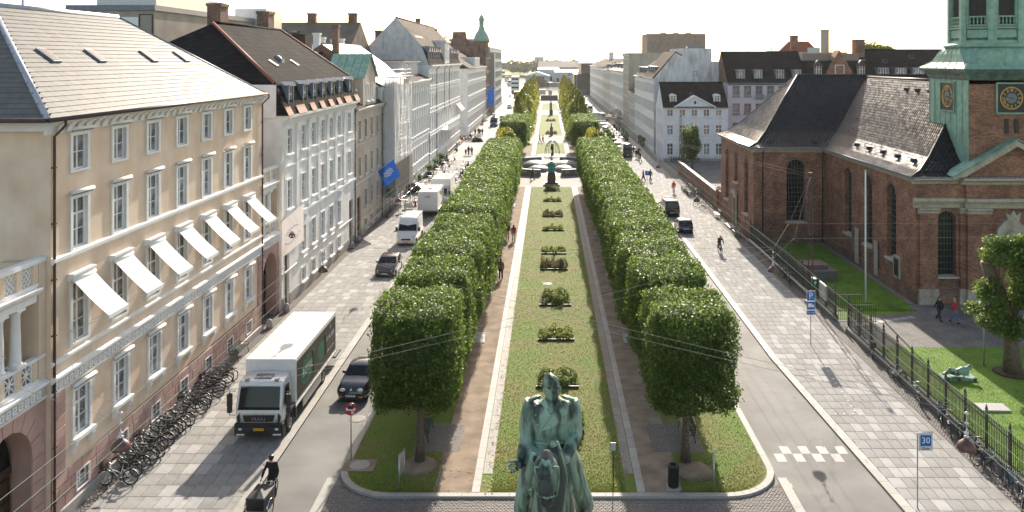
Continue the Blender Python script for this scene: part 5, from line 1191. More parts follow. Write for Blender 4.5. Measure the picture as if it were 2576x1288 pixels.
dh_ = house('dark_roof_house', 'brick house with long dark tiled roof and dormer row left of the tower', 'F', 155, 60.02, 82, 12, 14.3, [(10.6, 2, (.5,))], [2 + 2.6 * k for k in range(8)], M_brickd, 1.3, corn=(.4, .3))
roof(dh_, 22, 12, 14.3, 6, 20.3, M_blacktile, .3, 0, 0)
for k in range(6): dormer(dh_, 3.0 + 3.3 * k, .5, 15.1, 1.9, 1.7, 2.2, M_lead, M_lead, 'flat', 4, (.5,))
for x, t in ((4.5, .55), (10, .7)): skylight(dh_, x, 6 * t, 14.4 + 6 * t, .78, .8, .9)
def stack(X, Y, z0, z1, sx, m, label, pots=0):
    r = thing('chimney_stack', label, 'chimney', (X, Y, z0), group='chimney stacks on the far right roofs'); q = MB(); q.box(-sx / 2, sx / 2, -.5, .5, -3, z1 - z0 - .25, m); q.box(-sx / 2 - .1, sx / 2 + .1, -.6, .6, z1 - z0 - .25, z1 - z0, m); q.build('shaft', r)
    p = MB(); p.lathe([(.16, 0), (.12, .5), (.15, .55), (.1, .55)], M_red_tile, 8)
    for k in range(pots): p2 = link(p.mesh('chimney_pot'), 'chimney_pot', r, (-sx / 2 + sx * (k + .5) / pots, 0, z1 - z0))
bk = thing('red_roof_house', 'house with orange roof and chimneys rising behind the pink house', 'building', (47, 172, 0)); q = MB(); q.box(0, 10, 0, 10, 0, 19, M_brick); q.build('wall', bk); q = MB(); q.prism([(-.3, 19), (10.3, 19), (7, 22.2), (3, 22.2)], 'y', -.2, 10, M_red_tile); q.build('roof', bk)
stack(49, 165, 19, 23.2, 1.4, M_brick, 'brick chimney stack at the left end of the orange roof', 0); stack(53.5, 160, 19, 24.2, 1.3, M_sandstone, 'tall pale chimney stack at the ridge end of the pink house', 0)
stack(60.2, 160, 19, 22.3, 1.7, M_brickd, 'wide dark chimney stack between brick gable and dark roof', 0); stack(64, 172, 19, 22.5, 1.4, M_red_tile, 'reddish chimney stack right of the wide dark stack', 0)
q = MB(); q.box(0, 9, 0, 5, 0, 19.9, M_sandstone); q.box(1, 3.5, -.2, 0, 18.2, 20.8, mat('bluish_glass', (.4, .5, .5), .1, spec=.8)); q = q.build('roof_pavilion', None, (51, 166, 0), label='small glass fronted roof pavilion above the brick gable house', cat='building')
# the theatre: brown stage tower far behind, dark boxes by the water
M_thbrick = brickmat('theatre_brick', (.16, .115, .09), (.22, .165, .13), (.1, .08, .07), 1.2, .35, .03, bump=.8, noise=.15)
q = MB(); q.box(54, 86, 452, 478, 0, 32.4, M_thbrick); t_ = thing('theatre', 'theatre with brown brick stage tower above the right roofs and dark waterside boxes', 'theatre', (0, 0, 0)); q.build('stage_tower', t_)
q = MB()
for k in range(3): q.box(62 + k * 7, 65 + k * 7, 456, 462, 32.4, 33.4, M_steel)
q.build('roof_unit', t_)
q = MB(); q.box(13.6, 40, 432, 470, -1, 10.6, M_iron); q.build('foyer', t_); q = MB(); q.box(17, 44, 428, 470, 10.7, 16.2, M_iron); q.box(16.6, 44, 427, 470, 16.2, 16.6, M_white); q.build('upper_box', t_)
# brick garden wall, gate posts
gw = thing('garden_wall', 'brick garden wall running from the transept towards the small tree', 'wall', (20.75, 101.5, 0)); q = MB(); q.box(0, .35, 0, 31, 0, 2.1, M_brickd); q.build('brick_wall', gw); q = MB(); q.box(-.08, .43, 0, 31, 2.1, 2.22, M_granite); q.build('coping', gw)
for y in (98.9, 101.2):
    q = MB(); q.box(-.35, .35, -.35, .35, 0, 2.6, M_brickd); r = thing('gate_post', 'brick gate post with stone cap, ' + ('nearest the transept' if y < 100 else 'at the end of the garden wall'), 'gate post', (20.9, y, 0), group='brick gate posts'); q.build('shaft', r); q = MB(); q.box(-.45, .45, -.45, .45, 2.6, 2.75, M_sandstone); q.lathe([(.4, 2.75), (.1, 2.95)], M_sandstone, 4); q.build('cap', r)
mb = MB(); mb.prism([(21.1, 98.5), (60, 98.5), (60, 149.9), (21.1, 149.9)], 'z', -.01, .05, M_court); mb.build('yard', kind='structure')
# ================================================================ TREES
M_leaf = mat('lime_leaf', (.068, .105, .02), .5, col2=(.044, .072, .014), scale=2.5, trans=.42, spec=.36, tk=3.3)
M_leaf2 = mat('lime_leaf_light', (.15, .20, .05), .46, col2=(.095, .14, .03), scale=2.5, trans=.45, spec=.38, tk=2.6)
M_yleaf = mat('autumn_leaf', (.46, .42, .04), .5, col2=(.27, .31, .035), scale=1.2, trans=.5)
M_yleaf2 = mat('autumn_leaf_yellow', (.55, .46, .04), .5, col2=(.36, .36, .04), scale=1.2, trans=.5)
M_ash = mat('ash_leaf', (.20, .27, .06), .45, col2=(.11, .17, .03), scale=1.5, trans=.4)
M_bark = mat('bark', (.16, .125, .09), .9, col2=(.08, .06, .045), scale=9, bump=.9, bscale=18)
M_fbark = mat('pale_bark', (.20, .15, .10), .9, col2=(.11, .085, .06), scale=7, bump=.8, bscale=15)
def leaf_mesh(name, pts, nrm, size, mats, seed, aspect=.8, share=.3):
    """one leaf sized, slightly folded face pair per point; nrm biases where the leaf looks"""
    g = np.random.default_rng(seed); n = len(pts)
    d = nrm + g.normal(0, .75, (n, 3)); d /= np.linalg.norm(d, axis=1)[:, None] + 1e-9
    a = np.cross(d, g.normal(0, 1, (n, 3))); a /= np.linalg.norm(a, axis=1)[:, None] + 1e-9; b = np.cross(d, a)
    s = size * g.uniform(.6, 1.25, n)[:, None] * .5
    v = np.stack([pts - a * s, pts - b * s * aspect + d * s * .25, pts + a * s, pts + b * s * aspect + d * s * .25], 1).reshape(-1, 3)
    me = bpy.data.meshes.new(name); me.vertices.add(n * 4); me.vertices.foreach_set('co', v.reshape(-1)); me.loops.add(n * 4)
    me.loops.foreach_set('vertex_index', np.arange(n * 4)); me.polygons.add(n); me.polygons.foreach_set('loop_start', np.arange(n) * 4); me.polygons.foreach_set('loop_total', np.full(n, 4))
    for m in mats: me.materials.append(m)
    me.polygons.foreach_set('material_index', (g.random(n) < share).astype(np.int32) if len(mats) > 1 else np.zeros(n, np.int32)); me.update(); me.validate(); return me
def box_points(n, hw, hl, hh, seed, p=8., depth=.25, lump=.09):
    """points under the surface of a clipped, slightly lumpy box crown"""
    g = np.random.default_rng(seed); d = g.normal(0, 1, (n, 3)); 
    f = g.integers(0, 3, n); d = g.uniform(-1, 1, (n, 3)); d[np.arange(n), f] = np.sign(g.uniform(-1, 1, n))
    ar = np.array([hl * hh, hw * hh, hw * hl]); pick = g.choice(3, n, p=ar / ar.sum()); d = g.uniform(-1, 1, (n, 3)); d[np.arange(n), pick] = np.where(g.random(n) < .5, -1, 1)
    r = 1 / ((np.abs(d) ** p).sum(1) ** (1 / p)); q = d * r[:, None]
    nr = np.sign(q) * np.abs(q) ** (p - 1) / np.array([hw, hl, hh]); nr /= np.linalg.norm(nr, axis=1)[:, None]
    P = q * np.array([hw, hl, hh]); ph = g.uniform(0, 6.28, 6)
    bump = lump * (np.sin(P[:, 0] * 2.1 + ph[0]) + np.sin(P[:, 1] * 1.9 + ph[1]) + np.sin(P[:, 2] * 2.3 + ph[2]) + np.sin((P[:, 0] + P[:, 1] - P[:, 2]) * 3.7 + ph[3]) * .6)
    P = P + nr * bump[:, None] - nr * np.abs(g.exponential(depth, n))[:, None] + nr * np.maximum(0, g.normal(0, .1, n))[:, None]
    return P, nr
def lime(name, hw, hl, hh, n, size, seed):
    P, nr = box_points(n, hw, hl, hh, seed); me = leaf_mesh(name, P, nr, size, [M_leaf, M_leaf2], seed, share=.38); return me
CROWN = {'n': [lime('crown', 2.0, 2.35, 2.35, 30000, .135, 11), lime('crown', 2.0, 2.35, 2.35, 30000, .135, 12)],
         'm': [lime('crown', 2.1, 3.0, 2.35, 32000, .14, 13), lime('crown', 2.1, 3.0, 2.35, 32000, .14, 14)],
         'f': [lime('crown', 2.1, 3.4, 2.35, 26000, .17, 15), lime('crown', 2.1, 3.4, 2.35, 26000, .17, 16)]}
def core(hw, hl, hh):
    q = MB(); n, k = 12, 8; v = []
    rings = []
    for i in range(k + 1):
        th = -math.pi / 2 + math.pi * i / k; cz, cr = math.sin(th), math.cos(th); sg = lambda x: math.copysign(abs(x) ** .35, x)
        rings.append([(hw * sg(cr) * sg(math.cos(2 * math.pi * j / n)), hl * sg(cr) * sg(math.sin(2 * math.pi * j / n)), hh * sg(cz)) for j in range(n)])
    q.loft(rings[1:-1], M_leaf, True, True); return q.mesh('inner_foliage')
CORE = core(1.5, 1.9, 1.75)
def limbs(h0, h1, r, spread, seed, bark=M_bark):
    g = random.Random(seed); q = MB(); q.tube([(0, 0, 0), (.05, .02, h0 * .35), (.0, .05, h0), (.02, 0, h1)], [r * 1.5, r, r * .85, r * .4], bark, 9)
    for k in range(6):
        a = k * 1.05 + g.random() * .6; L_ = spread * g.uniform(.7, 1); q.tube([(0, .03, h0 * g.uniform(.8, 1.1)), (math.cos(a) * L_ * .5, math.sin(a) * L_ * .5, h0 + (h1 - h0) * .35), (math.cos(a) * L_, math.sin(a) * L_, h0 + (h1 - h0) * g.uniform(.6, .9))], [r * .5, r * .3, r * .1], bark, 6)
    return q.mesh('trunk')
TRUNK = [limbs(2.9, 5.6, .17, 1.4, s) for s in (1, 2, 3)]
i_front = lambda kd: kd == 'n'
def lime_tree(x, y, kind, k, label, wide=1.0, hl=1.0, ht=5.05):
    t = thing('lime_tree', label, 'tree', (x, y, .1), 0, 'clipped lime trees lining the garden walks')
    link(TRUNK[k % 3], 'trunk', t, rz=k * 1.3)
    c = link(CROWN[kind][k % 2], 'crown', t, (0, 0, ht)); c.scale = (wide, hl, 1.0 + .03 * math.sin(k * 2.1)); c.rotation_euler = (0, 0, math.pi * ((k // 2) % 2))
    if i_front(kind): c.scale.z = .95; c.location.z = 5.22
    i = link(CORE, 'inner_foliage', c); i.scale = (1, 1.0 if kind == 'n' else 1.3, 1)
    return t
N20 = 'first second third fourth fifth sixth seventh eighth ninth tenth eleventh twelfth thirteenth fourteenth fifteenth sixteenth seventeenth eighteenth nineteenth twentieth'.split()
ORD = ['first', 'second', 'third', 'fourth', 'fifth', 'sixth', 'seventh', 'eighth', 'ninth', 'tenth', 'eleventh', 'twelfth', 'thirteenth']
for s_, X0, side in ((-1, -5.9, 'left'), (1, 6.3, 'right')):
    for i in range(13):
        kd = 'n' if i < 2 else 'm' if i < 6 else 'f'
        lime_tree(X0 + s_ * .02 * i, 37.9 + 6.4 * i, kd, i + (3 if s_ > 0 else 0), f'clipped box shaped lime tree, {ORD[i]} from the front in the {side} row of the garden', .93 + .016 * i, 1.0)
    for i in range(3):
        lime_tree(X0 + s_ * .4, 151 + 6.8 * i, 'f', i, f'clipped lime tree beyond the sculpture circle in the {side} row, {ORD[i]} of three', 1.15, 1.1)
def blob_points(n, R_, seed, lumps=14, fill=.8, cone=False):
    g = np.random.default_rng(seed); P = []; N_ = []
    for k in range(lumps):
        if cone: t = k / lumps; c = np.array([g.normal(0, .25), g.normal(0, .25), -1 + 2 * t]) ; rad = max(.12, .62 * (1 - t) ** .8 + .06); c[:2] *= (1 - t) * 1.1
        else: c = g.normal(0, 1, 3); c /= np.linalg.norm(c); c *= g.uniform(.25, .75); rad = g.uniform(.32, .5)
        m = n // lumps; d = g.normal(0, 1, (m, 3)); d /= np.linalg.norm(d, axis=1)[:, None]; r = rad * g.uniform(.55, 1.05, m) ** .6
        P.append((c + d * r[:, None]) * np.array(R_)); N_.append(d)
    return np.concatenate(P), np.concatenate(N_)
def loose(name, R_, n, size, seed, mats, cone=False, share=.4, lumps=14): P, N_ = blob_points(n, R_, seed, lumps, cone=cone); return leaf_mesh(name, P, N_, size, mats, seed, share=share)
YC = [loose('crown', (2.3, 2.6, 3.2), 5200, .34, 21, [M_yleaf, M_yleaf2]), loose('crown', (2.3, 2.6, 3.2), 5200, .34, 22, [M_yleaf, M_yleaf2])]
CC = [loose('crown', (3.1, 3.1, 5.6), 4200, .55, 23, [M_yleaf, M_yleaf2], True, .3), loose('crown', (3.1, 3.1, 5.6), 4200, .55, 24, [M_leaf2, M_yleaf], True, .55)]
T2 = limbs(2.6, 8, .16, 1.3, 9)
def tree(name, label, x, y, zc, mesh, trunk=T2, sc=1.0, group=None, rz=0):
    t = thing(name, label, 'tree', (x, y, 0), 0, group); link(trunk, 'trunk', t); c = link(mesh, 'crown', t, (0, 0, zc), rz); c.scale = (sc,) * 3; return t
for s_, side in ((-1, 'left'), (1, 'right')):
    for i, y in enumerate((121.5, 128, 135.5)):
        tree('yellowing_tree', f'loose tree with yellowing leaves beside the sculpture circle, {ORD[i]} of three in the {side} row', (-6.6 if s_ < 0 else 7.4) , y, 4.6, YC[i % 2], rz=i, sc=.95 if i else .8, group='yellowing trees by the sculpture circle')
    for i in range(20):
        y = 178 + i * 10.6; tree('young_tree', f'{N20[i]} tall yellow green tree beyond the clipped limes of the {side} row', -6.6 + (i % 3) * .15 if s_ < 0 else 7.2 - (i % 3) * .15, y, 5.7 + .35 * (i / 20), CC[1 if i < 5 else 0] if i % 3 else CC[1], rz=i * 1.7, sc=.92 + .1 * ((i * 7) % 5) / 5, group=f'yellow green trees of the far {side} row')
# small dark tree by the white house, broken tree in the churchyard, crown above a roof
DT = loose('crown', (2.1, 2.1, 3.3), 9000, .24, 31, [M_leaf, M_leaf2], lumps=22)
tree('small_tree', 'small dense dark green tree in front of the small white house', 23.8, 137, 4.2, DT, sc=1.0)
at = thing('ash_tree', 'tree with thick leaning lopped trunk and light foliage in front of the church', 'tree', (27.3, 48.6, 0))
q = MB(); q.tube([(0, 0, 0), (-.05, 0, 1.5), (-.25, .1, 3.2), (-.7, .2, 4.8), (-1.15, .3, 5.8), (-1.35, .3, 6.5)], [.55, .42, .38, .36, .36, .38], M_fbark, 12); q.tube([(-.2, .1, 3.0), (.5, 0, 4.6), (1.1, -.2, 6.4)], [.28, .2, .12], M_fbark, 8); q.tube([(-.7, .2, 4.8), (-.9, -.4, 5.6), (-.7, -.7, 6.8)], [.16, .1, .05], M_fbark, 6); q.build('trunk', at)
q = MB(); q.lathe([(.36, 0), (.33, .05), (0, .02)], mat('cut_wood', (.45, .33, .2), .8), 12); s0 = q.build('cut_face', at, (-1.36, .3, 6.48))
g = np.random.default_rng(5); P, N_ = [], []
for c0, r0, kk in (((-.6, -.3, 7.0), (1.1, 1.0, .9), 14), ((.5, -.5, 7.4), (1.5, 1.2, 1.2), 22), ((1.3, -.3, 6.2), (1.3, 1.1, 1.2), 18), ((.4, -.8, 5.0), (1.1, .9, 1.2), 14), ((-1.4, -.3, 4.6), (.7, .7, 1.1), 10), ((-.6, -.5, 3.2), (.9, .6, .7), 9), ((1.3, -.5, 4.3), (1.0, .8, 1.0), 10)):
    for k in range(kk):
        n = 240; c = np.array(c0) + g.normal(0, .48, 3) * np.array(r0); d = g.normal(0, 1, (n, 3)); d /= np.linalg.norm(d, axis=1)[:, None]; P.append(c + d * np.array((.62, .6, .42)) * (g.uniform(0, 1.15, n) ** .5)[:, None]); N_.append(d * .5 + np.array((0, 0, .6)))
link(leaf_mesh('crown', np.concatenate(P), np.concatenate(N_), .19, [M_ash, M_leaf2], 8, share=.35), 'crown', at)
q = MB(); q.lathe([(1.1, .05), (.7, .1), (0, .16)], M_soil, 14); q.build('bare_earth', at)
tree('garden_tree', 'leafy crown rising behind the ridge of the dark roofed house', 70, 178, 19.3, loose('crown', (4.2, 3, 3.6), 2600, .6, 33, [M_ash, M_leaf2]), limbs(12, 20, .4, 2, 4))
# far wood across the harbour
P, N_ = [], []; g = np.random.default_rng(3)
for k in range(330):
    if k < 220: X, Y = g.uniform(-330, 40), g.uniform(1190, 1330)
    else: X, Y = g.uniform(-45, 420), g.uniform(930, 1080)
    r = g.uniform(6, 11); H = g.uniform(9, 16) * (1.05 if k < 220 else .9); n = 170; d = g.normal(0, 1, (n, 3)); d /= np.linalg.norm(d, axis=1)[:, None]; d[:, 2] = np.abs(d[:, 2]) * 1.2 - .35
    P.append(np.array((X, Y, H * .55)) + d * np.array((r, r, H * .55)) * g.uniform(.8, 1.05, (n, 1))); N_.append(d)
M_wood_far = mat('far_wood', (.075, .105, .03), .7, col2=(.04, .065, .02), scale=.02, trans=.2)
link(leaf_mesh('far_wood', np.concatenate(P), np.concatenate(N_), 3.4, [M_wood_far], 9), 'far_wood', kind='stuff')

# ---- flower beds in the middle lawn: edging, soil and leafy plants
M_sage = mat('sage_leaf', (.22, .26, .11), .7, col2=(.28, .23, .14), scale=3, trans=.45); M_rust = mat('rusty_flower', (.38, .26, .17), .8, col2=(.24, .24, .10), scale=3, trans=.45); M_lemon = mat('lemon_flower', (.42, .42, .07), .7, var=.3, trans=.45)
def bed_plants(seed, hgt, mats, n, L_=1.5):
    g = np.random.default_rng(seed); P, N_ = [], []
    for k in range(40):
        c = np.array((g.uniform(-.95, .95), g.uniform(-L_ * .5, L_ * .5), 0)); h = hgt * g.uniform(.25, 1.1) ** 1.3; m = n // 40
        u = g.random(m); rad = .22 * (1 - .5 * u); a = g.uniform(0, 6.28, m); P.append(c + np.stack([np.cos(a) * rad, np.sin(a) * rad, u * h], 1)); N_.append(np.stack([np.cos(a), np.sin(a), np.full(m, .6)], 1))
    return leaf_mesh('plants', np.concatenate(P), np.concatenate(N_), .11, mats, seed, share=.35)
BED = [bed_plants(41, .6, [M_leaf2, M_sage], 4000), bed_plants(42, .65, [M_sage, M_rust], 4000), bed_plants(43, .45, [M_leaf2, M_lemon], 4000)]
BL = ['low flower bed nearest the red granite pedestal', 'narrow yellow green flower bed, second from the red granite pedestal', 'rusty flower bed, third from the red granite pedestal', 'yellow green flower bed in the middle of the row',
      'mixed yellow flower bed just beyond the tall rusty one', 'tall rusty brown flower bed halfway along the lawn', 'bushy grey green flower bed crossed by lamp wires', 'green flower bed with front edging, second from the rider', 'flower bed hidden behind the head of the bronze rider']
for i, (y, k, L_) in enumerate(((116.0, 0, 1.1), (107.5, 2, 1.0), (97.5, 1, 1.3), (89.5, 2, 1.2), (79.0, 2, 1.3), (73.3, 1, 1.5), (63.0, 0, 1.7), (55.2, 2, 1.5), (47.2, 0, 1.2))):
    b = thing('flower_bed', BL[i], 'flower bed', (.5, y, .1), 0, 'flower beds along the middle lawn'); q = MB(); q.box(-1.15, 1.15, -.8 * L_, .8 * L_, .0, .05, M_soil); q.build('soil', b)
    q = MB(); q.box(-1.2, 1.2, -.8 * L_ - .06, -.8 * L_, 0, .14, M_wood); q.build('edging', b)
    p = link(BED[k], 'plants', b, (0, 0, .03)); p.scale = (1 + .04 * (i % 3), L_, 1.15 if i in (5, 6) else .9)
    if i % 2: p.rotation_euler = (0, 0, math.pi)
iv = thing('shrub', 'dark leafy shrub on the lawn just right behind the bronze rider', 'shrub', (1.35, 41.0, .1)); link(loose('foliage', (.45, 1.6, .45), 1500, .14, 51, [M_leaf, M_leaf2]), 'foliage', iv, (0, 0, .4))
hp = thing('hedge_planter', 'low dark hedge planter standing on the left pavement', 'planter', (*G(1201, 357.5), 0)); q = MB(); q.box(-1.3, 1.3, -.4, .4, 0, .45, M_iron); q.build('trough', hp); link(loose('foliage', (1.25, .42, .4), 1500, .2, 52, [M_leaf]), 'foliage', hp, (0, 0, .65))
# ================================================================ VEHICLES (local: nose towards -y, x across, z up)
def paint(name, c, rough=.25): return mat(name, c, rough, var=.03, coat=.8, spec=.5)
P_white = paint('white_van_paint', (.84, .83, .81), .3); P_brown = paint('brown_car_paint', (.10, .075, .065)); P_navy = paint('navy_car_paint', (.012, .016, .035)); P_silver = paint('silver_car_paint', (.42, .42, .43)); P_bluegrey = paint('blue_grey_paint', (.06, .10, .15))
P_orange = paint('orange_bus_paint', (.75, .28, .02)); M_dkplast = mat('dark_plastic', (.03, .031, .033), .6, var=.1); M_headl = mat('headlight_glass', (.75, .75, .72), .1, var=.05, spec=.8); M_amber = mat('amber_lens', (.8, .25, .02), .25)
TYRE = MB(); TYRE.ring((0, 0, 0), .25, .085, M_rubber, 'x', 20, 8); TYRE = TYRE.mesh('wheel')
RIM = MB(); RIM.lathe([(.19, -.05), (.19, .07), (.16, .075), (.06, .05), (0, .06)], M_steel, 14)
for k in range(5): a = k * 1.257; RIM.box(.1 * math.cos(a) - .03, .1 * math.cos(a) + .03, .1 * math.sin(a) - .03, .1 * math.sin(a) + .03, .06, .068, M_dkplast)
RIM = RIM.mesh('rim')
def wheel(parent, x, y, r, name='wheel', wide=1.):
    o = link(TYRE, name, parent, (x, y, r)); o.scale = (wide * r / .335, r / .335, r / .335)
    i = link(RIM, 'rim', o, (.0, 0, 0)); i.rotation_euler = (0, R(90 if x > 0 else -90), 0); return o
def prof_body(q, prof, hw, L, zb, tum, m, nose=.10, s=(.0, .05, .12)):
    cy, cz = sum(p[0] for p in prof) / len(prof), sum(p[1] for p in prof) / len(prof)
    def f(y, z): return hw * (1 - nose * abs((y - L / 2) / (L / 2)) ** 5) - tum * max(0, z - zb)
    rings = []
    for side, shrink, dx in ((-1, .10, 0), (-1, .03, .0), (-1, .0, .09), (0, 0, 0), (1, 0, .09), (1, .03, 0), (1, .10, 0)):
        ring = []
        for y, z in prof:
            yy, zz = y + (cy - y) * shrink, z + (cz - z) * shrink; w_ = f(y, z); x = side * (w_ - dx - (.04 if shrink > .05 else 0) * 0) if side else 0
            ring.append((x if shrink < .05 else side * (w_ + .004), yy, zz + (.025 if side == 0 and z > zb * .9 else 0)))
        rings.append(ring)
    q.loft(rings, m, True, True); return f
def car(name, label, cat, pos, rz, L, hw, prof, zb, tum, pm, ws, rw, sides, wy, wr, front=None, plate='', group=None, face=(.62, .5), tail=True, pmat=None, rearplate=False, roofm=None):
    t = thing(name, label, cat, (pos[0], pos[1], 0), rz, group); q = MB(); f = prof_body(q, prof, hw, L, zb, tum, pm); b = q.build('body', t)
    g = MB(); (ya, za), (yb, zb2) = ws; n = Vector((0, -(zb2 - za), yb - ya)).normalized() * .03
    g.add([(-f(ya, za) + .08, ya + n.y, za + n.z), (f(ya, za) - .08, ya + n.y, za + n.z), (f(yb, zb2) - .09, yb + n.y, zb2 + n.z), (-f(yb, zb2) + .09, yb + n.y, zb2 + n.z)], [(0, 1, 2, 3)], M_glassd); g.build('windscreen', t)
    if rw:
        g = MB(); (ya, za), (yb, zb2) = rw; n = Vector((0, (zb2 - za), -(yb - ya))).normalized() * .03
        if n.y < 0: n = -n
        g.add([(-f(ya, za) + .1, ya + n.y, za + n.z), (f(ya, za) - .1, ya + n.y, za + n.z), (f(yb, zb2) - .12, yb + n.y, zb2 + n.z), (-f(yb, zb2) + .12, yb + n.y, zb2 + n.z)], [(0, 1, 2, 3)], M_glassd); g.build('rear_window', t)
    for poly in sides:
        for s_ in (-1, 1):
            g = MB(); g.poly([(s_ * (f(y, z) + .015), y, z) for y, z in poly], M_glassd); g.build('side_window', t)
    for y in wy:
        for s_ in (-1, 1):
            a = MB(); a.lathe([(wr * 1.12, 0), (wr * 1.12, .02), (0, .02)], M_dkplast, 16); ao = a.build('wheel_arch', t, (s_ * (hw - .055), y, wr * 1.02)); ao.rotation_euler = (0, R(90) * s_, 0); wheel(t, s_ * (hw - .09), y, wr)
    lz = face[0]
    for s_ in (-1, 1):
        q = MB(); q.ell((0, 0, 0), (.19, .12, .10), M_headl, 10, 6); q.build('headlight', t, (s_ * (hw - .3), .14, lz))
        q = MB(); q.box(-.06, .06, -.03, .05, -.12, .12, M_red); q.build('tail_light', t, (s_ * (hw - .14), L - .06, lz + .22))
        q = MB(); q.ell((s_ * .1, 0, 0), (.12, .07, .08), pm, 8, 6); q.build('wing_mirror', t, (s_ * (hw - .02), ws[0][0] + .35, zb + .08))
    q = MB(); q.box(-.45, .45, -.02, .04, face[1] - .08, face[1] + .08, M_dkplast); q.box(-hw * .8, hw * .8, .0, .1, .22, .34, M_dkplast); q.build('grille', t)
    for y, r in ((-.035, 0), (L + .02, 1)):
        q = MB(); q.box(-.26, .26, -.012, .0, -.055, .055, pmat or M_plate); o = q.build('number_plate', t, (0, y, .42 if not r else .62), R(180) if r else 0)
        if plate: put_text(plate, .1, M_iron, o, (0, -.014, 0), FACE_CAM)
    return t
# hatchback: dark brown
HB = [(.0, .3), (.02, .62), (.12, .76), (1.15, .98), (1.95, 1.42), (2.4, 1.5), (3.3, 1.47), (3.75, 1.3), (3.98, 1.0), (4.1, .85), (4.1, .35), (3.8, .2), (.25, .2)]
car('parked_car', 'brown hatchback parked on the left pavement in front of the white van', 'car', (-13.8, 69.6), 0, 4.1, .89, HB, .98, .34, P_brown, ((1.2, 1.0), (1.93, 1.41)), ((3.95, 1.04), (3.6, 1.38)), [[(1.5, 1.02), (2.02, 1.36), (2.6, 1.4), (2.6, 1.02)], [(2.68, 1.02), (2.68, 1.4), (3.35, 1.36), (3.65, 1.06)]], (.78, 3.3), .32, plate='BK 82 396')
# round black car with headlights on
BT = [(.0, .34), (.03, .6), (.2, .78), (.7, .92), (1.3, 1.0), (1.85, 1.34), (2.3, 1.47), (2.8, 1.46), (3.4, 1.26), (3.9, .95), (4.22, .7), (4.27, .4), (4.0, .2), (.25, .2)]
bt = car('beetle_car', 'round backed black car driving beside the first tree, behind the truck', 'car', (-10.62, 44.4), R(-3), 4.27, .78, BT, .98, .32, M_blackpaint, ((1.32, 1.03), (1.86, 1.35)), ((3.75, 1.06), (3.3, 1.3)), [[(1.6, 1.03), (2.0, 1.32), (2.4, 1.4), (3.0, 1.34), (3.2, 1.03)]], (.82, 3.35), .33, face=(.66, .42), plate='BH 35 393')
q = MB()
for s_ in (-1, 1):
    for y_ in (.78, 3.4): q = MB(); q.ell((s_ * .68, y_, .5), (.23, .67, .35), M_blackpaint, 14, 10); q.build('fender', bt)
q = MB(); q.lathe([(.075, 0), (.07, .012), (0, .014)], M_chrome, 14); o = q.build('badge', bt, (0, .04, .70)); o.rotation_euler = (R(75), 0, 0)
for s_ in (-1, 1): q = MB(); q.box(-.1, .1, -.02, .03, -.04, .04, M_amber); q.build('indicator', bt, (s_ * .55, .01, .36))
# high roof van
VN = [(.0, .3), (.0, .75), (.12, 1.0), (.75, 1.22), (1.0, 1.36), (1.55, 2.25), (1.9, 2.5), (2.4, 2.58), (5.55, 2.56), (5.65, 2.4), (5.65, .45), (5.5, .3)]
def van(label, pos, rz, pm=None, plate='', kind='white_van', L=5.65, prof=VN, group=None, pmat=None):
    v = car(kind, label, 'van', pos, rz, L, 1.0, prof, 1.3, .09, pm or P_white, ((.98, 1.38), (1.58, 2.2)), ((5.66, 1.4), (5.66, 2.1)) if prof is VN else None, [[(1.35, 1.4), (1.75, 2.0), (2.3, 2.02), (2.3, 1.4)]], (.95, 4.6), .35, plate=plate, face=(.95, .72), group=group, pmat=pmat); return v
v1 = van('white high roofed van parked between the brown car and the white box trailer', (-14.05, 81.4), 0, plate='AE 97 371', pmat=M_yplate)
q = MB(); 
for k in range(7): q.box(-.82 + k * .27, -.74 + k * .27, 2.2, 5.4, 2.575, 2.605, P_white)
q.build('roof_rib', v1)
for s_ in (-1, 1): q = MB(); q.box(-.1, .1, -.05, .08, -.2, .2, M_dkplast); q.build('door_mirror', v1, (s_ * 1.12, 1.25, 1.5))
# box trailer with lettering, box lorry behind it
tr = thing('box_trailer', 'white box trailer with small dark lettering, parked behind the white van', 'trailer', (-14.1, 96.5, 0)); q = MB(); q.box(-1.15, 1.15, 0, 6, .85, 2.95, P_white); q.build('box', tr)
q = MB(); q.box(-1.18, 1.18, -.03, 6.03, .72, .85, M_steel)
for x in (-1.16, 1.13): q.box(x, x + .03, -.02, .02, .85, 2.97, M_steel)
q.box(-1.16, 1.16, -.02, .02, 2.95, 2.98, M_steel); q.build('frame', tr); q = MB(); q.box(-.2, .2, 2.4, 2.8, 2.95, 3.05, P_white); q.build('roof_vent', tr)
q = MB(); q.box(-.32, .32, -.02, -.005, 2.32, 2.36, M_red); q.build('stripe', tr); put_text('LOHRE', .2, M_iron, tr, (0, -.015, 2.48), FACE_CAM)
q = MB(); q.tube([(-.4, 0, .7), (0, -1.3, .5)], .05, M_iron, 6); q.tube([(.4, 0, .7), (0, -1.3, .5)], .05, M_iron, 6); q.tube([(0, -1.2, .5), (0, -1.2, 0)], .04, M_iron, 6); q.build('drawbar', tr)
for y in (2.9, 3.7):
    for s_ in (-1, 1): wheel(tr, s_ * 1.0, y, .33)
bl = thing('box_lorry', 'white box lorry half hidden behind the white trailer', 'truck', (-13.6, 103.2, 0)); q = MB(); q.box(-1.2, 1.2, 1.6, 7, 1.0, 3.3, P_white); q.build('box', bl)
q = MB(); prof_body(q, [(.0, .4), (0, 1.1), (.5, 1.35), (.95, 2.3), (1.6, 2.4), (1.6, .4)], 1.0, 1.6, 1.2, .08, P_white, .03); q.build('cab', bl)
g = MB(); g.add([(-.9, .48, 1.4), (.9, .48, 1.4), (.82, .9, 2.24), (-.82, .9, 2.24)], [(0, 1, 2, 3)], M_glassd); g.build('windscreen', bl)
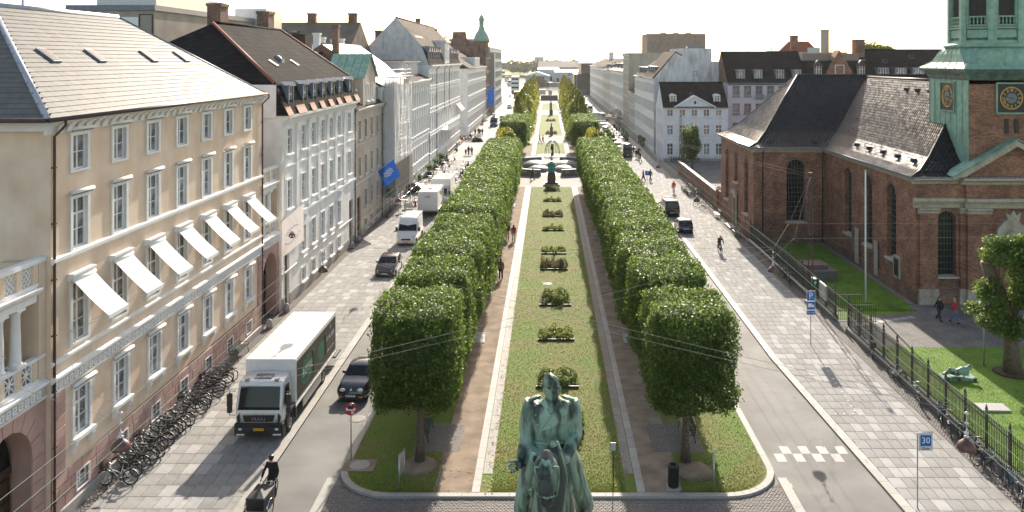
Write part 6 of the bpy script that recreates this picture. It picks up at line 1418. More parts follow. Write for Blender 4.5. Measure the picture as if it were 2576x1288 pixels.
for y in (.6, 5.4):
    for s_ in (-1, 1): wheel(bl, s_ * 1.0, y, .4)
for s_ in (-1, 1): q = MB(); q.box(-.1, .1, -.05, .08, -.25, .25, M_dkplast); q.build('door_mirror', bl, (s_ * 1.2, .55, 1.75))
# saloon standing crosswise behind the scaffold fence
car('parked_car', 'black saloon car parked crosswise behind the scaffold barriers', 'car', (-16.2, 113.5), R(78), 4.4, .88, HB[:6] + [(3.2, 1.45), (3.7, 1.15), (4.3, .98), (4.4, .8), (4.4, .35), (4.1, .2), (.25, .2)], .98, .34, M_blackpaint, ((1.2, 1.0), (1.93, 1.41)), ((3.65, 1.1), (3.25, 1.4)), [[(1.5, 1.02), (2.02, 1.36), (3.1, 1.38), (3.5, 1.06)]], (.8, 3.5), .32)
# the brewery truck
tk = thing('delivery_truck', 'large white delivery truck with dark bottle printed side, front facing the camera', 'truck', (-13.93, 39.75, 0)); W = 1.14
q = MB(); cabp = [(.12, .95), (.04, 1.5), (.06, 1.75), (.32, 2.72), (.5, 2.86), (1.5, 2.92), (1.55, 2.6), (1.55, .95)]; prof_body(q, cabp, W, 1.6, 1.7, .06, P_white, .03); cab = q.build('cab', tk)
g = MB(); g.add([(-1.02, .0, 1.62), (1.02, .0, 1.62), (.99, .02, 1.75), (.95, .265, 2.66), (-.95, .265, 2.66), (-.99, .02, 1.75)], [(0, 1, 2, 3, 4, 5)], M_glassd); g.build('windscreen', tk)
for s_ in (-1, 1):
    g = MB(); g.poly([(s_ * (W + .012), .3, 1.72), (s_ * (W - .03), .55, 2.55), (s_ * (W - .03), 1.15, 2.55), (s_ * (W + .012), 1.15, 1.72)], M_glassd); g.build('side_window', tk)
    q = MB(); q.box(-.11, .11, -.06, .1, -.32, .28, M_dkplast); q.box(-.1, .1, -.06, .1, -.62, -.36, M_dkplast); q.tube([(-s_ * .25, .15, .35), (0, .02, .4), (0, .02, -.75), (-s_ * .22, .15, -.8)], .02, M_dkplast, 5); q.build('door_mirror', tk, (s_ * 1.42, .05, 2.1))
    q = MB(); q.ell((0, 0, 0), (.2, .06, .11), M_headl, 10, 6); q.box(-.18, .2, -.04, .02, -.3, -.2, M_headl); q.build('headlight', tk, (s_ * .88, .0, .72))
    q = MB(); q.prism([(s_ * .93, 1.45), (s_ * 1.06, 1.3), (s_ * 1.0, 1.0), (s_ * .9, 1.02)], 'y', -.01, .05, M_dkplast); q.build('air_vane', tk)
    q = MB(); q.box(-.09, .09, -.1, .1, 0, .08, M_dkplast); q.build('roof_light', tk, (s_ * .72, .5, 2.86))
q = MB(); q.box(-1.17, 1.17, .0, .5, .38, .95, M_dkplast); q.box(-1.1, 1.1, -.05, .3, .5, .85, M_dkplast); q.box(-.5, .5, -.07, -.05, .42, .62, M_iron)
for s_ in (-1, 1): q.prism([(.45, .95), (.45, .6), (.75, .6), (.8, .95), (1.0, 1.15), (1.7, 1.15), (1.8, .9), (1.85, .5), (2.0, .5), (2.0, 1.1), (1.75, 1.3), (.9, 1.3)], 'x', s_ * 1.18 - .06, s_ * 1.18 + .06, M_dkplast)
q.build('bumper', tk)
q = MB(); q.prism([(-.78, 1.4), (.78, 1.4), (.68, 1.06), (-.68, 1.06)], 'y', -.02, .06, M_iron); q.prism([(-.78, 1.42), (.78, 1.42), (.78, 1.38), (-.78, 1.38)], 'y', -.03, .05, M_chrome); q.build('grille', tk); put_text('MAN', .24, M_chrome, tk, (0, -.035, 1.18), FACE_CAM, squeeze=1.25)
q = MB(); q.box(-.27, .27, -.09, -.075, .66, .78, M_yplate); o = q.build('number_plate', tk); q = MB(); q.box(-.27, -.22, -.093, -.09, .66, .78, mat('blue_band', (.02, .06, .4), .5)); q.build('country_band', o); put_text('AZ 22 427', .105, M_iron, o, (.03, -.095, .72), FACE_CAM)
q = MB(); q.box(-.42, .42, .62, 1.15, 2.9, 2.95, mat('smoked_hatch', (.13, .13, .13), .3)); q.build('roof_hatch', tk)
q = MB()
for s_ in (-1, 1):
    q.tube([(s_ * .55, .02, 1.66), (s_ * .1, -.01, 1.72)], .015, M_iron, 4)
q.build('wiper', tk)
bx = MB(); bx.box(-1.25, 1.25, 1.75, 9.6, 1.08, 3.42, P_white); bx = bx.build('cargo_box', tk)
M_side = mat('dark_print', (.045, .042, .038), .5, var=.05); q = MB(); q.box(1.251, 1.262, 1.95, 9.45, 1.28, 3.25, M_side); sp = q.build('printed_side', tk)
q = MB()
for x in (-1.26, 1.2): q.box(x, x + .06, 1.74, 9.62, 1.0, 1.1, M_steel); q.box(x, x + .06, 1.74, 9.62, 3.36, 3.44, P_white)
q.box(-1.2, 1.2, 1.74, 1.8, 3.38, 3.44, P_white); q.build('box_rail', bx)
M_green = mat('green_bottle_print', (.03, .22, .13), .5, col2=(.01, .09, .05), scale=2.5); M_lime = mat('lime_print', (.25, .36, .04), .5)
def xpoly(q, pts, x, m): q.add([(x, p[0], p[1]) for p in pts], [tuple(range(len(pts)))], m)
for y0, sc_ in ((3.7, 1.), (6.4, .75)):
    q = MB(); xpoly(q, [(y0 + 1.1 * sc_ * math.cos(k * .2618) * (1 + .25 * (k % 2) * 0), 2.25 + .72 * sc_ * math.sin(k * .2618)) for k in range(24)], 1.266, M_green); q.build('bottle_print', sp)
    q = MB(); q.tube([(1.268, y0 + 1.15 * sc_, 1.7), (1.268, y0 + 1.22 * sc_, 2.3), (1.268, y0 + 1.05 * sc_, 2.9)], .03, M_lime, 4); q.build('bottle_edge', sp)
SIDE = (R(90), 0, R(90))
put_text('ROYAL', .62, M_plate, sp, (1.27, 3.75, 2.25), SIDE, squeeze=.9); put_text('ROYAL BEER', .36, M_plate, sp, (1.27, 8.25, 2.45), SIDE, squeeze=.85); put_text('ØSTER 100% ØKO', .2, M_plate, sp, (1.27, 8.25, 1.75), SIDE)
q = MB()
for a in range(6): c, s_ = math.cos(a * 1.047), math.sin(a * 1.047); xpoly(q, [(8.3 + .05 * s_, 2.98 + .05 * -c), (8.3 + .22 * c, 2.98 + .22 * s_), (8.3 - .05 * s_, 2.98 + .05 * c)], 1.27, M_plate)
q.build('star_print', sp); q = MB(); q.box(1.264, 1.268, 7.1, 9.3, 2.12, 2.14, M_red); q.build('stripe', sp)
q = MB(); q.box(-.5, .5, 1.6, 9.6, .75, 1.05, M_iron)
for x in (-1.2, 1.14): q.box(x, x + .06, 3.2, 6.6, .45, 1.0, M_steel)
q.build('chassis', tk)
for y, s2 in ((1.3, 1), (7.3, 1)):
    for s_ in (-1, 1): wheel(tk, s_ * 1.02, y, .46, wide=1.1)
q = MB(); q.box(-1.2, 1.2, 9.65, 11.0, .62, .72, M_dkplast); q.box(-.3, .3, 9.4, 9.7, .5, .9, M_iron); q.build('tail_lift', tk)
# right hand side: people carrier, small convertible
MV = [(.0, .3), (.0, .8), (.15, .98), (.95, 1.12), (1.75, 1.78), (2.2, 1.92), (4.6, 1.9), (4.82, 1.7), (4.9, 1.1), (4.9, .4), (4.7, .25), (.2, .25)]
mv = car('people_carrier', 'black people carrier parked on the right pavement, rear towards the camera', 'van', (14.45, 101.1), R(180), 4.9, .95, MV, 1.1, .22, M_blackpaint, ((1.0, 1.16), (1.72, 1.74)), ((4.88, 1.2), (4.8, 1.72)), [[(1.7, 1.16), (2.05, 1.7), (3.0, 1.76), (3.0, 1.16)], [(3.1, 1.16), (3.1, 1.76), (4.4, 1.74), (4.55, 1.2)]], (.9, 3.95), .34, plate='AP 41 207')
FC = [(.0, .3), (.02, .65), (.25, .85), (.9, .97), (1.4, 1.36), (1.8, 1.48), (2.6, 1.46), (3.1, 1.25), (3.4, .95), (3.55, .75), (3.55, .35), (3.3, .2), (.2, .2)]
car('small_car', 'small dark blue convertible with black folding roof parked behind the people carrier', 'car', (14.5, 90.5), R(180), 3.55, .82, FC, .97, .3, P_navy, ((.95, 1.0), (1.38, 1.34)), ((3.3, 1.05), (2.95, 1.34)), [[(1.2, 1.0), (1.5, 1.33), (2.3, 1.38), (2.6, 1.0)]], (.65, 2.9), .3, plate='AT 59 812')
van('black van with rear windows parked far right, beside the group of people in dark clothes', (14.75, 159.5), R(180), M_blackpaint, kind='black_van')
# far traffic
car('parked_car', 'white car driving on the far left road behind the blue grey pickup', 'car', (-13.7, 246), 0, 4.1, .89, HB, .98, .34, P_silver, ((1.2, 1.0), (1.93, 1.41)), None, [[(1.5, 1.02), (2.02, 1.36), (3.3, 1.38), (3.6, 1.06)]], (.78, 3.3), .32)
car('parked_car', 'small white car farthest up the left road, near the orange bus', 'car', (-14.4, 306), 0, 4.1, .89, HB, .98, .34, P_white, ((1.2, 1.0), (1.93, 1.41)), None, [[(1.5, 1.02), (2.02, 1.36), (3.3, 1.38), (3.6, 1.06)]], (.78, 3.3), .32)
pk = van('blue grey utility van with a box on its roof on the left pavement', (-14.9, 224), 0, P_bluegrey, kind='utility_van'); q = MB(); q.box(-.35, .35, 1.6, 2.4, 2.6, 3.7, M_steel); q.build('roof_box', pk)
bs = thing('bus', 'orange bus at the far end of the left road', 'bus', (-15.0, 387, 0)); q = MB(); prof_body(q, [(0, .3), (0, 1.2), (.15, 2.9), (.4, 3.1), (10, 3.1), (10, .3)], 1.27, 10, 3, 0, P_orange, .01); q.build('body', bs); g = MB(); g.quad((-1.15, -.05, 1.3), (1.15, -.05, 1.3), (1.1, .05, 2.5), (-1.1, .05, 2.5), M_glassd); g.build('windscreen', bs); q = MB(); q.box(-1.2, 1.2, .2, 9.8, 3.1, 3.3, P_white); q.build('roof', bs)
for y in (2, 8):
    for s_ in (-1, 1): wheel(bs, s_ * 1.1, y, .48)
FW = (('white van parked crosswise outside the long white row house', (18.5, 246), R(80), P_white), ('white van standing far up the right road', (14.4, 290), R(180), P_white), ('pale grey van on the right road near the dark theatre', (14.6, 352), R(180), P_silver), ('white van at the very end of the right road', (13.8, 385), R(180), P_white))
for lb, p, r, m in FW: van(lb, p, r, m, group='vans far up the right road')
for i, (x, y, m, lb) in enumerate(((14.3, 164.8, P_white, 'white car parked just beyond the black van on the right'), (14.2, 172.5, P_silver, 'silver car parked beyond the white car on the right'), (14.4, 212, P_silver, 'silver car parked beside the far cafe parasols'), (14.5, 224, P_white, 'white car parked past the far cafe'), (13.9, 262, M_blackpaint, 'black car far up the right road'), (14.4, 322, P_navy, 'dark blue car far up the right road'))):
    car('parked_car', lb, 'car', (x, y), R(180), 4.1, .89, HB, .98, .34, m, ((1.2, 1.0), (1.93, 1.41)), ((3.95, 1.04), (3.6, 1.38)), [[(1.5, 1.02), (2.02, 1.36), (3.3, 1.38), (3.6, 1.06)]], (.78, 3.3), .32, group='cars parked along the right road')

# ================================================================ BICYCLES (front wheel towards -y)
M_bk = mat('black_bike_paint', (.018, .018, .02), .35, var=.1, rnd=.3); M_wbk = mat('white_bike_paint', (.62, .60, .56), .4); M_blbk = mat('blue_bike_paint', (.03, .12, .2), .4); M_redbk = mat('red_bike_paint', (.3, .04, .03), .4); M_grbk = mat('green_bike_paint', (.15, .22, .19), .4); M_basket = mat('wicker', (.05, .04, .035), .8)
M_dkrim = mat('dull_rim', (.13, .13, .13), .5, metal=.5)
def bike_wheel():
    q = MB(); q.ring((0, 0, 0), .325, .02, M_rubber, 'x', 22, 5); q.ring((0, 0, 0), .30, .012, M_dkrim, 'x', 22, 4)
    for k in range(12): a = k * .5236; q.tube([(.02 if k % 2 else -.02, .02 * math.cos(a), .02 * math.sin(a)), (0, .3 * math.cos(a + .15), .3 * math.sin(a + .15))], .003, M_chrome, 3, False)
    q.tube([(-.05, 0, 0), (.05, 0, 0)], .022, M_chrome, 6); return q.mesh('wheel')
BW = bike_wheel()
def bike_frame(step):
    q = MB(); bb, hd, st, rh, fh = (0, .05, .28), (0, -.36, .80), (0, .22, .82), (0, .53, .34), (0, -.55, .34)
    q.tube([hd, bb], .018, M_bk, 6); q.tube([st, bb], .016, M_bk, 6)
    q.tube([(0, -.37, .74), (0, .12, .52)] if step else [(0, -.36, .78), (0, .19, .75)], .016, M_bk, 6)
    for x in (-.05, .05): q.tube([bb, (x, .53, .34)], .01, M_bk, 5); q.tube([(0, .18, .7), (x, .53, .34)], .009, M_bk, 5); q.tube([(0, -.4, .66), (x, -.44, .62), (x, -.55, .34)], .011, M_bk, 5)
    q.tube([(0, -.4, .66), (0, -.33, .95)], .014, M_chrome, 6); q.tube([st, (0, .25, .93)], .012, M_chrome, 6); return q.mesh('frame')
BF = [bike_frame(0), bike_frame(1)]
q = MB(); q.tube([(-.28, -.12, 1.02), (-.22, -.24, 1.0), (0, -.33, .97), (.22, -.24, 1.0), (.28, -.12, 1.02)], .012, M_chrome, 6)
for s_ in (-1, 1): q.tube([(s_ * .28, -.14, 1.02), (s_ * .285, -.02, 1.02)], .018, M_rubber, 6)
BH = q.mesh('handlebar')
q = MB(); q.loft([[(.02 * c, -.02, .945), (.02, 0, .94)] + [(.0, .0, .96)] for c in (1,)] * 2, M_rubber) if 0 else q.ell((0, .26, .95), (.085, .15, .035), M_rubber, 10, 6); q.ell((0, .12, .945), (.03, .09, .025), M_rubber, 8, 5); BS = q.mesh('saddle')
q = MB()
pts = [(0, .355 * math.cos(a), .355 * math.sin(a)) for a in (R(k) for k in range(20, 175, 22))]; q.tube(pts, [(.028, .006)] * len(pts), M_bk, 6); BM = q.mesh('mudguard'); q = MB()
q.box(-.06, .06, .36, .78, .72, .735, M_bk); q.tube([(.05, .75, .72), (.05, .53, .36)], .007, M_bk, 4); q.tube([(-.05, .75, .72), (-.05, .53, .36)], .007, M_bk, 4); BK = q.mesh('luggage_rack')
q = MB(); q.ring((.06, .05, .28), .085, .008, M_bk, 'x', 14, 4); q.box(.07, .09, .04, .06, .12, .28, M_chrome); q.box(-.09, -.07, .04, .06, .28, .44, M_chrome); q.box(.06, .16, .02, .09, .11, .13, M_rubber); q.box(-.16, -.06, .02, .09, .43, .45, M_rubber); q.tube([(.05, .09, .28), (.055, .5, .36)], .025, M_bk, 5); BP = q.mesh('crankset')
q = MB()
for z in np.linspace(.74, .98, 5): 
    s_ = .13 + (z - .74) * .2; q.tube([(-s_, -.72, z), (s_, -.72, z), (s_, -.44, z), (-s_, -.44, z), (-s_, -.72, z)], .009, M_basket, 4)
for k in range(5):
    x = -.12 + .06 * k
    for y in (-.71, -.45): q.box(x - .012, x + .012, y - .006, y + .006, .72, .99, M_basket)
q.box(-.12, .12, -.7, -.46, .72, .73, M_basket); BB = q.mesh('basket')
q = MB(); q.box(-.02, .02, .74, .76, .55, .6, M_red); BR = q.mesh('reflector')
def bicycle(pos, rz, lean, step, basket, label, m=None, group=None, z=.08, turn=0.):
    t = thing('bicycle', label, 'bicycle', (pos[0], pos[1], z), 0, group); t.rotation_euler = (0, lean, rz)
    f = link(BF[step], 'frame', t); 
    if m: f.material_slots[0].link = 'OBJECT'; f.material_slots[0].material = m
    for y in (-.55, .53): link(BW, 'wheel', t, (0, y, .34))
    h = link(BH, 'handlebar', t); h.rotation_euler = (0, 0, 0); link(BS, 'saddle', t); g_ = link(BM, 'mudguard', t, (0, .53, .34)); link(BM, 'mudguard', t, (0, -.55, .34)); link(BK, 'luggage_rack', t); link(BP, 'crankset', t); link(BR, 'reflector', t)
    if m is M_wbk: g_.material_slots[0].link = 'OBJECT'; g_.material_slots[0].material = m
    if basket: link(BB, 'basket', t)
    return t
rb_ = random.Random(12)
LB = ['white step through bicycle with black basket, nearest under the yellow house', 'black bicycle right behind the white one', 'dark bicycle below the brown hanging lamp', 'black bicycle with grey frame leaning by the second basement window', 'bicycle with pale crossbar in the near half of the left rack', 'dark bicycle with a low step between two upright ones', 'black bicycle with basket beside the pale saddle bike', 'bicycle with a pale grey frame in the left rack', 'black bicycle with a bright blue frame', 'dark bicycle under the third ground floor window', 'black bicycle next to the white framed one', 'white framed bicycle in the middle of the left rack', 'black bicycle beyond the white framed bike', 'old black bicycle with front basket standing apart', 'dark upright bicycle with wide basket', 'black bicycle with child seat frame', 'black bicycle in front of the fourth basement window', 'dark bicycle in the tight far bunch of the left rack', 'black bicycle with basket in the far bunch of the left rack', 'green grey bicycle in the far bunch of the left rack', 'black bicycle next to the red one', 'red bicycle farthest up the left rack, by the bench']
for i, y in enumerate((35.75, 36.55, 36.95, 37.5, 37.95, 38.3, 38.8, 39.2, 39.9, 40.3, 40.75, 41.1, 41.6, 42.9, 43.4, 43.9, 44.9, 45.4, 45.9, 46.4, 46.9, 47.4)):
    m = {0: M_wbk, 3: M_grbk, 4: M_wbk, 7: M_wbk, 8: M_blbk, 11: M_wbk, 19: M_grbk, 21: M_redbk}.get(i)
    bicycle((-18.62 + rb_.uniform(-.12, .15), y), R(-90 + rb_.uniform(-14, 12)), rb_.uniform(-.12, .06), i % 2 if i else 1, i in (0, 6, 13, 14, 18), LB[i], m, 'bicycles parked along the yellow house')
bicycle(G(774, 714), R(8), .1, 1, False, 'single dark bicycle leaning at the white house by its basement window', M_blbk)
RB = [((20.0, 51.4), 'black bicycle with basket leaning at the fence, farthest of the near group', 1, None), ((19.9, 47.3), 'pale grey bicycle leaning at the fence below the reclining bronze', 0, M_wbk), ((19.85, 44.4), 'dark green bicycle at the fence just beyond the basket bike', 0, M_grbk), ((19.85, 42.0), 'bicycle with a wicker basket and blue saddle at the fence', 1, M_blbk), ((19.8, 40.8), 'dark bicycle with red frame at the fence near the hanging lamp', 0, M_redbk), ((19.8, 39.6), 'black bicycle half hidden by the right hanging lamp', 0, None), ((19.75, 37.9), 'black bicycle with basket nearest behind the right lamp', 1, None), ((19.55, 37.0), 'silver green bicycle leaning on the fence below the lamp', 0, M_grbk), ((19.6, 35.2), 'blue bicycle with pink saddle cover at the fence', 0, M_blbk), ((19.5, 34.1), 'chrome bicycle with red reflectors at the right edge of the photo', 0, None), ((20.0, 33.3), 'dark bicycle cut by the right edge of the photo', 0, None)]
for i, (p, lb, bk_, m) in enumerate(RB): bicycle(p, R((-14, 12, 168, -20, 160, -12, 170, 22, -8, -30, 5)[i] ), .13, i % 2, bk_, lb, m, 'bicycles leaning at the church fence')
for i, (p, lb) in enumerate((((19.7, 69.0), 'dark bicycle by the fence next to the lattice mast'), ((19.6, 67.2), 'black bicycle leaning at the fence below the mast wires'), ((19.75, 70.2), 'bicycle with red light leaning at the fence under the far right lamp'))): bicycle(p, R(10 + 160 * (i % 2)), .12, i % 2, False, lb, None, 'bicycles leaning at the church fence')
for i in range(12): bicycle((19.3 + .25 * (i % 2), 110 + i * .55), R(75 + rb_.uniform(-20, 20)), .05, i % 2, i % 3 == 0, f'bicycle in the packed row along the brick garden wall, {N20[i]} from the gate post', (None, M_redbk, M_wbk, None)[i % 4], 'bicycles along the brick garden wall')
bicycle((18.9, 103.3), R(100), .05, 1, False, 'single green grey bicycle standing by the brick gate post', M_grbk); bicycle((19.2, 100.2), R(70), .05, 0, False, 'single dark bicycle near the transept bench', None)
for i in range(18): bicycle((-18.6 + (i % 3) * 1.0 + .2 * (i // 3 % 2), 183.5 + (i // 3) * 2.1), R(-70 + rb_.uniform(-25, 25)), .05, i % 2, False, 'bicycle in the crowded rack at the side street corner', (None, None, M_wbk)[i % 3], 'bicycles at the far left street corner')
for i in range(10): bicycle((22.0 + i * .55, 148.4), R(rb_.uniform(-20, 20)), .05, i % 2, False, f'bicycle before the small white house, {N20[i]} from the left', (None, M_redbk)[i % 5 == 0], 'bicycles before the small white house')
# ================================================================ STREET FURNITURE
# ---- church fence: every bar its own
FX = 20.25
bar = MB(); bar.box(-.014, .014, -.014, .014, .5, 2.0, M_fence); bar.loft([[(-.026, -.012, 2.0), (.026, -.012, 2.0), (.026, .012, 2.0), (-.026, .012, 2.0)], [(-.004, -.004, 2.14), (.004, -.004, 2.14), (.004, .004, 2.14), (-.004, .004, 2.14)]], M_fence, True, False); bar = bar.mesh('bar')
post = MB(); post.box(-.06, .06, -.06, .06, .45, 2.15, M_fence); post.lathe([(.08, 2.15), (.06, 2.22), (.03, 2.25), (.075, 2.32), (.05, 2.42), (.012, 2.55)], M_fence, 8); post = post.mesh('post')
def fence(ya, yb, label):
    f = thing('iron_fence', label, 'fence', (FX, ya, 0)); L_ = yb - ya; q = MB(); q.prism([(-.22, 0), (.22, 0), (.2, .42), (.12, .5), (-.12, .5), (-.2, .42)], 'y', 0, L_, M_dkgranite); q.build('base_wall', f)
    for z in (.72, 1.82): q = MB(); q.box(-.03, .03, 0, L_, z, z + .045, M_fence); q.build('rail', f)
    n = round(L_ / 1.95); sp = L_ / n
    for k in range(n + 1): link(post, 'post', f, (0, k * sp, 0))
    for k in range(n):
        for j in range(1, 14): link(bar, 'bar', f, (0, k * sp + sp * j / 14, 0))
    return f
fence(30.4, 55.8, 'black iron spear fence along the sunny church lawn, with bicycles leaning on it'); fence(58.4, 82.8, 'black iron spear fence along the shaded lawn between gate and transept')
def gate(y, rz, label):
    g_ = thing('iron_gate', label, 'gate', (FX, y, 0), rz, 'leaves of the churchyard gate')
    for z in (.15, .75, 1.85): q = MB(); q.box(0, 1.9, -.02, .02, z, z + .045, M_fence); q.build('rail', g_)
    for k in range(14): link(bar, 'bar', g_, (.07 + k * .136, 0, -.12))
    for k in range(14): q = MB() if k == 0 else q; (q.box(-.012, .012, -.012, .012, .1, .75, M_fence), None) if k == 0 else None; o = link(q.mesh('lower_bar') if k == 0 else o.data, 'lower_bar', g_, (.07 + k * .136, 0, 0))
gate(58.3, R(2), 'open gate leaf beside the shaded church lawn'); gate(55.9, R(-3), 'open gate leaf beside the sunny fence, nearer the camera')
nb = thing('notice_board', 'grey notice board on the inside of the church fence by the gate', 'notice board', (FX - .1, 60.6, 0)); q = MB(); q.box(-.06, .06, -.75, .75, .95, 2.05, M_steel); q.build('frame', nb); q = MB(); q.box(-.08, -.06, -.66, .66, 1.03, 1.97, mat('paper', (.55, .55, .52), .6, col2=(.25, .25, .25), scale=4)); q.build('poster', nb)
df = thing('defibrillator_box', 'small green defibrillator box on the church fence', 'box', (FX - .16, 62.5, 1.6)); q = MB(); q.box(-.12, .1, -.25, .25, -.3, .3, mat('green_box', (.02, .25, .12), .4)); q.build('case', df); q = MB(); q.prism([(-.1, .1), (0, .18), (.1, .1), (0, -.12)], 'y', -.262, -.255, M_white); q.build('heart_sign', df); q = MB(); q.box(-.14, .12, -.27, .27, .3, .36, M_white); q.build('lid', df)

# ---- hanging lamps and their wires
M_shade = mat('brown_lamp_shade', (.13, .055, .04), .35, var=.15, spec=.6); M_wire = mat('wire', (.42, .40, .35), .9, var=.05, spec=.05); M_gwire = mat('green_wire', (.28, .36, .28), .9, var=.05, spec=.05)
lm = MB(); lm.lathe([(.29, 0), (.285, .06), (.27, .13), (.22, .22), (.13, .29), (.07, .32), (.07, .36)], M_shade, 22); lm.lathe([(.27, 0), (.2, .15), (0, .2)], M_white, 16); lm = lm.mesh('shade')
ls = MB(); ls.lathe([(.03, .34), (.08, .38), (.08, .42), (.03, .44), (.02, .46), (.07, .49), (.07, .53), (.02, .55), (.012, .78), (.06, .8), (.06, .85), (.012, .88), (.012, 1.1), (.06, 1.12), (.06, 1.17), (.01, 1.2)], M_lamp, 10); ls = ls.mesh('insulator_stem')
LY = [26.5, 48.6, 72.5, 95, 113, 134, 156]
LN = ['nearest', 'second', 'third', 'fourth', 'fifth', 'sixth', 'seventh']
LX = {}
for s_, side in ((-1, 'left'), (1, 'right')):
    for i, y in enumerate(LY):
        x = s_ * (13.7, 13.25, 13.2, 12.9, 12.6, 12.6, 12.6)[i] if s_ < 0 else (13.4, 13.2, 13.0, 12.6, 12.4, 12.4, 12.4)[i]
        t = thing('street_lamp', f'brown domed lamp hanging on wires over the {side} pavement, {LN[i]} from the camera', 'street lamp', (x, y, 6.0), 0, 'hanging street lamps'); link(lm, 'shade', t); link(ls, 'insulator_stem', t)
def wire(pts, name_label, m=None, r=.007, sag=.0):
    q = MB(); P = []
    for a, b in zip(pts, pts[1:]):
        for k in range(9): u = k / 8; P.append((a[0] + (b[0] - a[0]) * u, a[1] + (b[1] - a[1]) * u, a[2] + (b[2] - a[2]) * u - sag * 4 * u * (1 - u)))
    q.tube([p for i, p in enumerate(P) if i == 0 or math.dist(p, P[i - 1]) > 1e-4], r, m or M_wire, 4); return q.build('wire', None, label=name_label, cat='wire')
for s_, side in ((-1, 'left'), (1, 'right')):
    for k, dx in enumerate((-.75, .0, .75)):
        wire([((s_ * 13.5 + dx), 12, 7.2), (s_ * 13.3 + dx * .9, 48.6, 7.15), (s_ * 12.6 + dx * .8, 113, 7.15), (s_ * 12.6 + dx * .8, 200, 7.15)], f'long pale green wire above the {side} pavement, {("outermost", "middle", "innermost")[k if s_ < 0 else 2 - k]} of three', M_gwire, .009, .12)
for i in range(2):
    z = 7.35 - .5 * i; nm = 'upper' if i == 0 else 'lower'
    wire([(-13.5, 26.5 + i, z), (13.2, 48.6, z)], f'{nm} diagonal wire over the garden from near left to far right', sag=.25); wire([(13.4, 26.5 + i, z), (-13.25, 48.6, z)], f'{nm} diagonal wire over the garden from near right to far left', sag=.25)
    wire([(-13.25, 48.6, z + .1), (13.2, 48.6, z + .1)], f'{nm} straight wire crossing the garden level with the second lamps', sag=.15, r=.006)
    wire([(-13.6, 26.5, z), (-19.65, 29.6 + .4 * i, 7.9 - 1.2 * i)], f'{nm} wire from the nearest left lamp to the yellow house'); wire([(-13.25, 48.6, z), (-19.5, 57.5 - i, 9.6)], f'{nm} wire from the second left lamp to the gateway balcony')
    wire([(-13.2, 72.5, z), (-19.5, 78 + 3 * i, 9.6)], f'{nm} wire from the third left lamp to the white pilastered house')
def lattice(x, y, h, label):
    t = thing('lattice_mast', label, 'mast', (x, y, 0), 0, 'lattice wire masts'); q = MB()
    for sx in (-1, 1): q.tube([(sx * .2, 0, 0), (sx * .1, 0, h)], .04, M_pipe, 5)
    q.build('leg', t); q = MB(); z = .5; k = 0
    while z < h - .5:
        a = .2 - .1 * z / h; s2 = 1 if k % 2 else -1; q.tube([(-s2 * a, 0, z), (s2 * a, 0, z + .45)], .018, M_pipe, 4); z += .5; k += 1
    q.build('bracing', t); q = MB(); q.box(-.14, .14, -.06, .06, h - .25, h, M_pipe); q.build('cap', t); q = MB(); q.box(-.35, .35, -.3, .3, 0, .3, M_dkgranite); q.build('foot', t)
lattice(19.75, 62.3, 9.95, 'brown lattice mast standing at the church fence, carrying lamp wires'); lattice(21.1, 132, 9.6, 'brown lattice mast at the far end of the brick garden wall')
T_ = (19.75, 62.3, 9.6); A1, A2 = (17.4, 61.5, 4.9 + 1.2), (17.4, 57.0, 4.6 + 1.0)
wire([T_, (16.9, 58.2, 6.9)], 'pale stay from the near lattice mast top down to the upper wire knot'); wire([T_, (16.7, 56.2, 6.3)], 'pale stay from the near lattice mast top down to the lower wire knot')
for i, (z, y) in enumerate(((6.9, 58.2), (6.3, 56.2))):
    n_ = ('upper', 'lower')[i]; wire([(16.9 - .2 * i, y, z), (33, y + 2, z - .35)], f'{n_} wire running right from the knot towards the churchyard tree'); wire([(16.9 - .2 * i, y, z), (13.2, 48.6, 7.3 - .5 * i)], f'{n_} wire from the knot to the second right lamp')
    wire([(19.75, 62.3, 9.8 - .25 * i), (15.2, 108, 7.2), (21, 132, 9.4 - .3 * i)][::1] if 0 else [(19.75, 62.3, 9.8 - .25 * i), (17.2, 117 - 3 * i, 6.9)], f'{n_} far wire from the near mast to the second wire knot'); wire([(17.2, 117 - 3 * i, 6.9), (12.9, 128 + 10 * i, 7.2)], f'{n_} pale wire beyond the second knot'); wire([(21.1, 132, 9.4), (17.2 - .8 * i, 117 - 3 * i + 6, 6.9)], f'{n_} stay from the far lattice mast')
# ---- poles, flags
q = MB(); q.tube([(0, 0, 0), (0, 0, 10)], [.075, .05], M_white, 10); fp = thing('flagpole', 'tall bare white flagpole on the shaded church lawn', 'flagpole', (24.05, 62.7, 0)); q.build('pole', fp); q = MB(); q.lathe([(.09, 10), (.09, 10.08), (0, 10.12)], M_copper, 8); q.build('cap', fp)
def flag(label, a, b, drop, m, print_fn=None):
    t = thing('flag', label, 'flag', a); A, B = Vector((0, 0, 0)), Vector(b) - Vector(a); q = MB(); q.tube([A, B], .03, M_white, 6); q.lathe([(.05, 0), (.05, .08), (0, .1)], M_gold, 8, tuple(B)); q.build('pole', t); q = MB(); nx, nz = 12, 12
    def pt(u, v): p = A.lerp(B, .12 + .86 * u); return (p.x + drop[0] * v + .03 * math.sin(4 * v + 3 * u), p.y + .1 * math.sin(7 * u + 2.5 * v) * v + drop[1] * v, p.z + drop[2] * v)
    for i in range(nx):
        for j in range(nz): q.add([pt(i / nx, j / nz), pt((i + 1) / nx, j / nz), pt((i + 1) / nx, (j + 1) / nz), pt(i / nx, (j + 1) / nz)], [(0, 1, 2, 3)], m, True)
    c = q.build('cloth', t); 
    if print_fn: print_fn(c, pt)
    return t
